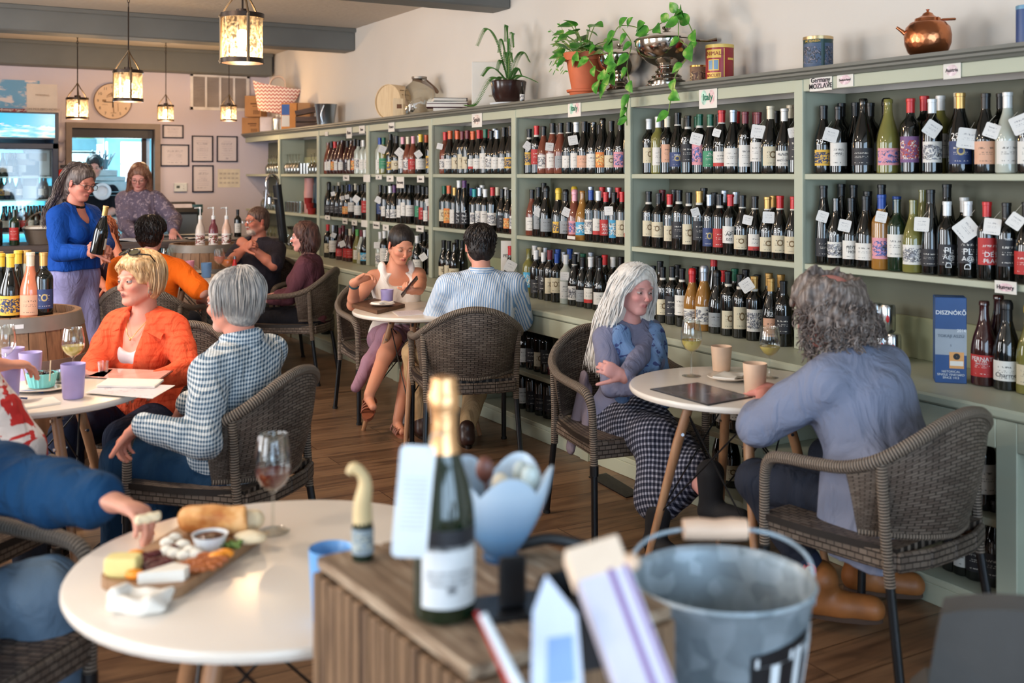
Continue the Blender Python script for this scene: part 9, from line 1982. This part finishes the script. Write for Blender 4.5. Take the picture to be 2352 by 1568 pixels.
MB().prism(poly, -.0006, .0006, R=Rt_).build('card', M_frame, tg); b = MB(); [b.box(Rt_ @ A_(0, .03-.006*i, .0010), (.034, .0018, .0003), R=Rt_) for i in range(12)]; b.build('print', mat('faint_tag_print', (204, 200, 198), .7), tg); MB().tube(catmull([Rt_ @ A_(.015, .064, 0), A_(-.006, .03, .085), A_(-.012, .05, .082)], 5), .0012, 5).build('string', M_string, tg)
# tiny bottle sealed with wax cloth
q = onz(833, 1284, CZ); t_ = thing('miniature_bottle', 'miniature bottle with a twisted straw coloured paper top on the crate', 'bottle', (q.x, q.y, CZ)); MB().lathe([(.001, 0), (.0165, 0), (.0175, .003), (.0172, .05), (.014, .075), (.001, .08)], seg=24).build('glass_body', mat('small_dark_glass', (30, 44, 34), .1), t_)
MB().lathe([(.0180, .012), (.0180, .052)], seg=24).build('label', labelmat('grey_blue_label', (150, 164, 172), 'art', (60, 80, 90), (196, 200, 190)), t_); MB().tube(catmull([(0, 0, .052), (0, 0, .09), (.004*RX, .004*RY, .118), (0, 0, .135), (-.014*RX, -.014*RY, .148), (-.022*RX, -.022*RY, .138)], 5), [.0165, .0145, .011, .009, .009, .006], 14).build('twisted_paper', mat('straw_paper', (226, 200, 150), .6), t_)
# flower shaped bowl with spoons
q = onz(1150, 1283, CZ); t_ = thing('flower_bowl', 'pale blue tulip shaped glass bowl holding spoons on the crate', 'bowl', (q.x, q.y, CZ), 0)
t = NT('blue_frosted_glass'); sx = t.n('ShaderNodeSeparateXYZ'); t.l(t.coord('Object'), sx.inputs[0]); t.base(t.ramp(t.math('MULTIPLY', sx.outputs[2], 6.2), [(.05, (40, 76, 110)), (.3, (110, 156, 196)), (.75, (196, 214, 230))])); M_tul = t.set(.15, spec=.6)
def tul(u, v): a = u*2*PI; pet = abs(math.sin(a*2.5)); r = .022+.056*(math.sin(v*1.45))*(.86+.14*pet)+.006*v*v; return (r*math.cos(a), r*math.sin(a), .008+.11*v+.034*(v**2)*pet)
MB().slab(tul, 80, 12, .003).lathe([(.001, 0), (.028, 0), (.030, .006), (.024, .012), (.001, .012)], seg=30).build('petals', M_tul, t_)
for i, (dx, dy, hh, m, lb_) in enumerate(((-.025, .02, .15, mat('rosewood_spoon', (112, 66, 54), .4), 'dark wooden spoon in the tulip bowl'), (.045, -.01, .145, mat('milky_spoon', (186, 196, 192), .3), 'milky spoon at the right in the tulip bowl'), (.032, .03, .14, mat('milky_spoon', (186, 196, 192), .3), 'milky spoon at the back in the tulip bowl'), (.0, -.02, .135, mat('shell_spoon', (220, 206, 180), .5), 'small cream shell spoon in the tulip bowl'), (.02, 0, .12, mat('shell_spoon', (220, 206, 180), .5), 'cream paddle spoon in the middle of the tulip bowl'))):
 x_, y_ = VX*dy+RX*dx, VY*dy+RY*dx; tp = thing('spoon', lb_, 'spoon', (q.x, q.y, CZ), 0, 'spoons in the tulip bowl'); MB().tube([(x_*.25, y_*.25, .035), (x_, y_, hh-.03)], .0035, 6).build('stem', m, tp); MB().ell((x_*1.05, y_*1.05, hh-.012), (.015, .010, .022), R=rotm(0, 0, -YAW)).build('spoon_bowl', m, tp)
# tag stand, box, leaflets
q = onz(1172, 1400, CZ); tagb(MB().box((0, 0, .004), (.085, .11, .008), bev=.002).box((.01, 0, .044), (.012, .040, .072), bev=.004), 'card_stand', M_blk, 'black base with a small upright black block on the crate', 'stand', loc=(q.x, q.y, CZ), rot=(0, 0, TOW(q.x, q.y)+.3))
for i, (u, v, dd, L_, tw_, dr_, lb_, m) in enumerate(((1270, 1500, 1.16, .16, .040, (-.12, .0), 'white folded leaflet standing at the front of the crate', M_frame), (1175, 1545, 1.12, .13, .014, (-.5, .1), 'white pen with red trim leaning at the front of the crate', M_frame), (1150, 1530, 1.14, .12, .007, (-.45, .1), 'red pen leaning behind the white one', CM['r']))):
 c_ = at(u, v, dd); t_ = thing(('leaflet', 'pen', 'pen')[i], lb_, ('leaflet', 'pen', 'pen')[i], c_, 0); ax = face_to((-VX, -VY, .45), (dr_[0]*RX, dr_[0]*RY, 1)); R = ax[:3, :3]
 if i == 0: MB().prism([(-tw_*.9, -L_/2), (tw_*.6, -L_/2), (tw_*.8, L_*.22), (tw_*.1, L_*.5), (-tw_*.4, L_*.28)], -.003, .003, R=R).build('card', mat('glossy_blue_white', (206, 214, 232), .2), t_); MB().prism([(-tw_*.3, -L_*.2), (tw_*.5, -L_*.2), (tw_*.6, L_*.1), (-tw_*.1, L_*.1)], .003, .0036, R=R).build('print', mat('leaflet_blue', (130, 160, 214), .3), t_)
 else: MB().tube([R @ A_(0, -L_/2, 0), R @ A_(0, L_/2, 0)], [tw_*.5, tw_*.5, tw_*.3], 10).build('barrel', m, t_)
# leaflet holder: a leaning stack of long cards
top = at(1365, 1345, 1.30); bot = at(1500, 1640, 1.14); t_ = thing('leaflet_stack', 'leaning stack of long white and purple leaflets with a cream block on top', 'leaflets', (bot.x, bot.y, bot.z)); dv = np.array(top)-np.array(bot); L = np.linalg.norm(dv); dv /= L; nf = A_(-VX, -VY, .9); R4 = face_to(nf, dv); R = R4[:3, :3]; M_lv = mat('lavender_white_card', (214, 212, 230), .35); M_lp = mat('purple_stripe', (150, 120, 170), .5)
MB().box(R @ A_(0, L*.42, 0), (.062, L*.84, .034), R=R, bev=.002).build('card_stack', M_lv, t_); MB().box(R @ A_(.008, L*.42, .0178), (.007, L*.84, .001), R=R).box(R @ A_(.026, L*.42, .0178), (.004, L*.84, .001), R=R).build('stripe', M_lp, t_); MB().box(R @ A_(-.002, L*.93, .0), (.066, L*.22, .036), R=R, bev=.002).build('cream_block', mat('cream_card_edge', (236, 212, 188), .6), t_); MB().ell(R @ A_(.036, L*.85, .012), (.010, .010, .010)).build('bead', M_bei, t_)
tagb(MB().lathe([(.001, 0), (.05, 0), (.055, .09), (.05, .09), (.045, .01), (.001, .01)], seg=28), 'pen_pot', M_blk, 'black pot at the front edge of the crate behind the leaflets', 'pot', loc=tuple(onz(1330, 1500, CZ)[:2])+(CZ,))
q = onz(1262, 1268, CZ); tagb(MB().tube(catmull([(RX*-.05, RY*-.05, .012), (0, 0, .022), (RX*.06, RY*.06, .010)], 5), .010, 8), 'black_handle', M_blk, 'short curved black handle on the crate right of the tulip bowl', 'handle tool', loc=(q.x, q.y, CZ))
# galvanised bucket on its own low stand
BCx = at(1660, 1326, 1.755); rz_ = BCx.z; R0 = .149; bz = rz_-.255; t_ = thing('galvanised_bucket', 'large galvanised bucket with a wooden grip handle in the foreground', 'bucket', (BCx.x, BCx.y, bz), -YAW); H = .255
MB().lathe([(.001, .004), (R0*.70, .004), (R0*.72, 0), (R0*.74, .006), (R0*.97, H-.012), (R0*1.0, H-.008), (R0*1.02, H-.002), (R0*1.0, H+.003), (R0*.97, H), (R0*.945, H-.01), (R0*.72, .012), (.001, .012)], seg=72).build('pail', M_galv, t_)
for s1 in (-1, 1): MB().lathe([(.001, 0), (.016, 0), (.016, .004), (.001, .004)], (s1*R0*.97, 0, H-.03), 14, R=face_to((s1, 0, 0))[:3, :3]).build('ear', M_galv, t_)
bp_ = catmull([(-R0*1.0, 0, H-.03), (-R0*1.0, .02, H+.02), (-.115, .055, H+.045), (-.05, .065, H+.058), (.05, .065, H+.058), (.115, .055, H+.045), (R0*1.0, .02, H+.02), (R0*1.0, 0, H-.03)], 5)
hn = MB().tube(bp_, .0035, 8).build('bail', M_galv, t_); MB().tube([(-.054, .065, H+.058), (-.03, .065, H+.0585), (0, .065, H+.057), (.03, .065, H+.0585), (.054, .065, H+.058)], [.017, .0185, .0170, .0185, .017], 18).build('wooden_grip', mat('pale_turned_wood', (232, 196, 168), .5), hn)
def onpail(a, z, off=.0015): r = (R0*.74+(R0*.97-R0*.74)*(z-.006)/(H-.018))+off; return (r*math.sin(a), -r*math.cos(a), z)
b = MB(); b.slab(lambda u, v: onpail(.12+.86*u, .012+(.185+.02*u-.012)*v, .0015), 20, 4, .0015); lb_ = b.build('black_plate', M_blk, t_); b = MB(); wt_ = lambda p_: onpail(.17+p_[0]/.135, .135+p_[1]+.06*p_[0], .0032+p_[2]); text_mesh(b, "TITO", .115, wt_, ext=.0005, fontbold=True, align='LEFT'); b.build('lettering', M_frame, lb_)
zs = bz-.002; t_ = thing('bucket_stand', 'dark wooden stool beneath the foreground bucket', 'stool', (BCx.x, BCx.y, 0), -YAW); MB().lathe([(.001, zs-.03), (.17, zs-.03), (.175, zs-.02), (.17, zs), (.001, zs)], seg=40).build('seat', M_dw, t_); [MB().tube([(sx_*.10, sy_*.10, zs-.03), (sx_*.15, sy_*.15, 0)], .016).build('leg', M_dw, t_) for sx_ in (-1, 1) for sy_ in (-1, 1)]
# dark upholstered chairs in the near corner
M_up = mat('charcoal_upholstery', (78, 76, 74), .85, bump=.3, bs=150)
def up_chair(c_, rz, label, back_h, w_=.48):
 t_ = thing('upholstered_chair', label, 'chair', (c_[0], c_[1], 0), rz, 'charcoal chairs in the foreground'); MB().slab(lambda u, v: (-.20-.06*(1-v)*0-.07*v-.03*math.cos((u-.5)*3), (u-.5)*w_*(1-.12*v*v), .50+(back_h-.50)*v-.03*(abs(u-.5)*2)**3*v), 18, 12, .05).build('backrest', M_up, t_); MB().box((0, 0, .46), (.46, w_, .08), bev=.03).build('seat', M_up, t_)
 [MB().tube([(sx_*.18, sy_*.2, .43), (sx_*.21, sy_*.22, 0)], .014).build('leg', M_blackmetal, t_) for sx_ in (-1, 1) for sy_ in (-1, 1)]
bk = cf(1.02, 2.02); up_chair(bk, cdir(.30, .95), 'charcoal upholstered chair back in the bottom right corner', at(2200, 1390, 1.75).z)
bk = cf(.33, 2.32); up_chair(bk, cdir(.1, 1), 'charcoal chair back rising behind the foreground bucket', at(1440, 1240, 2.15).z, .30)
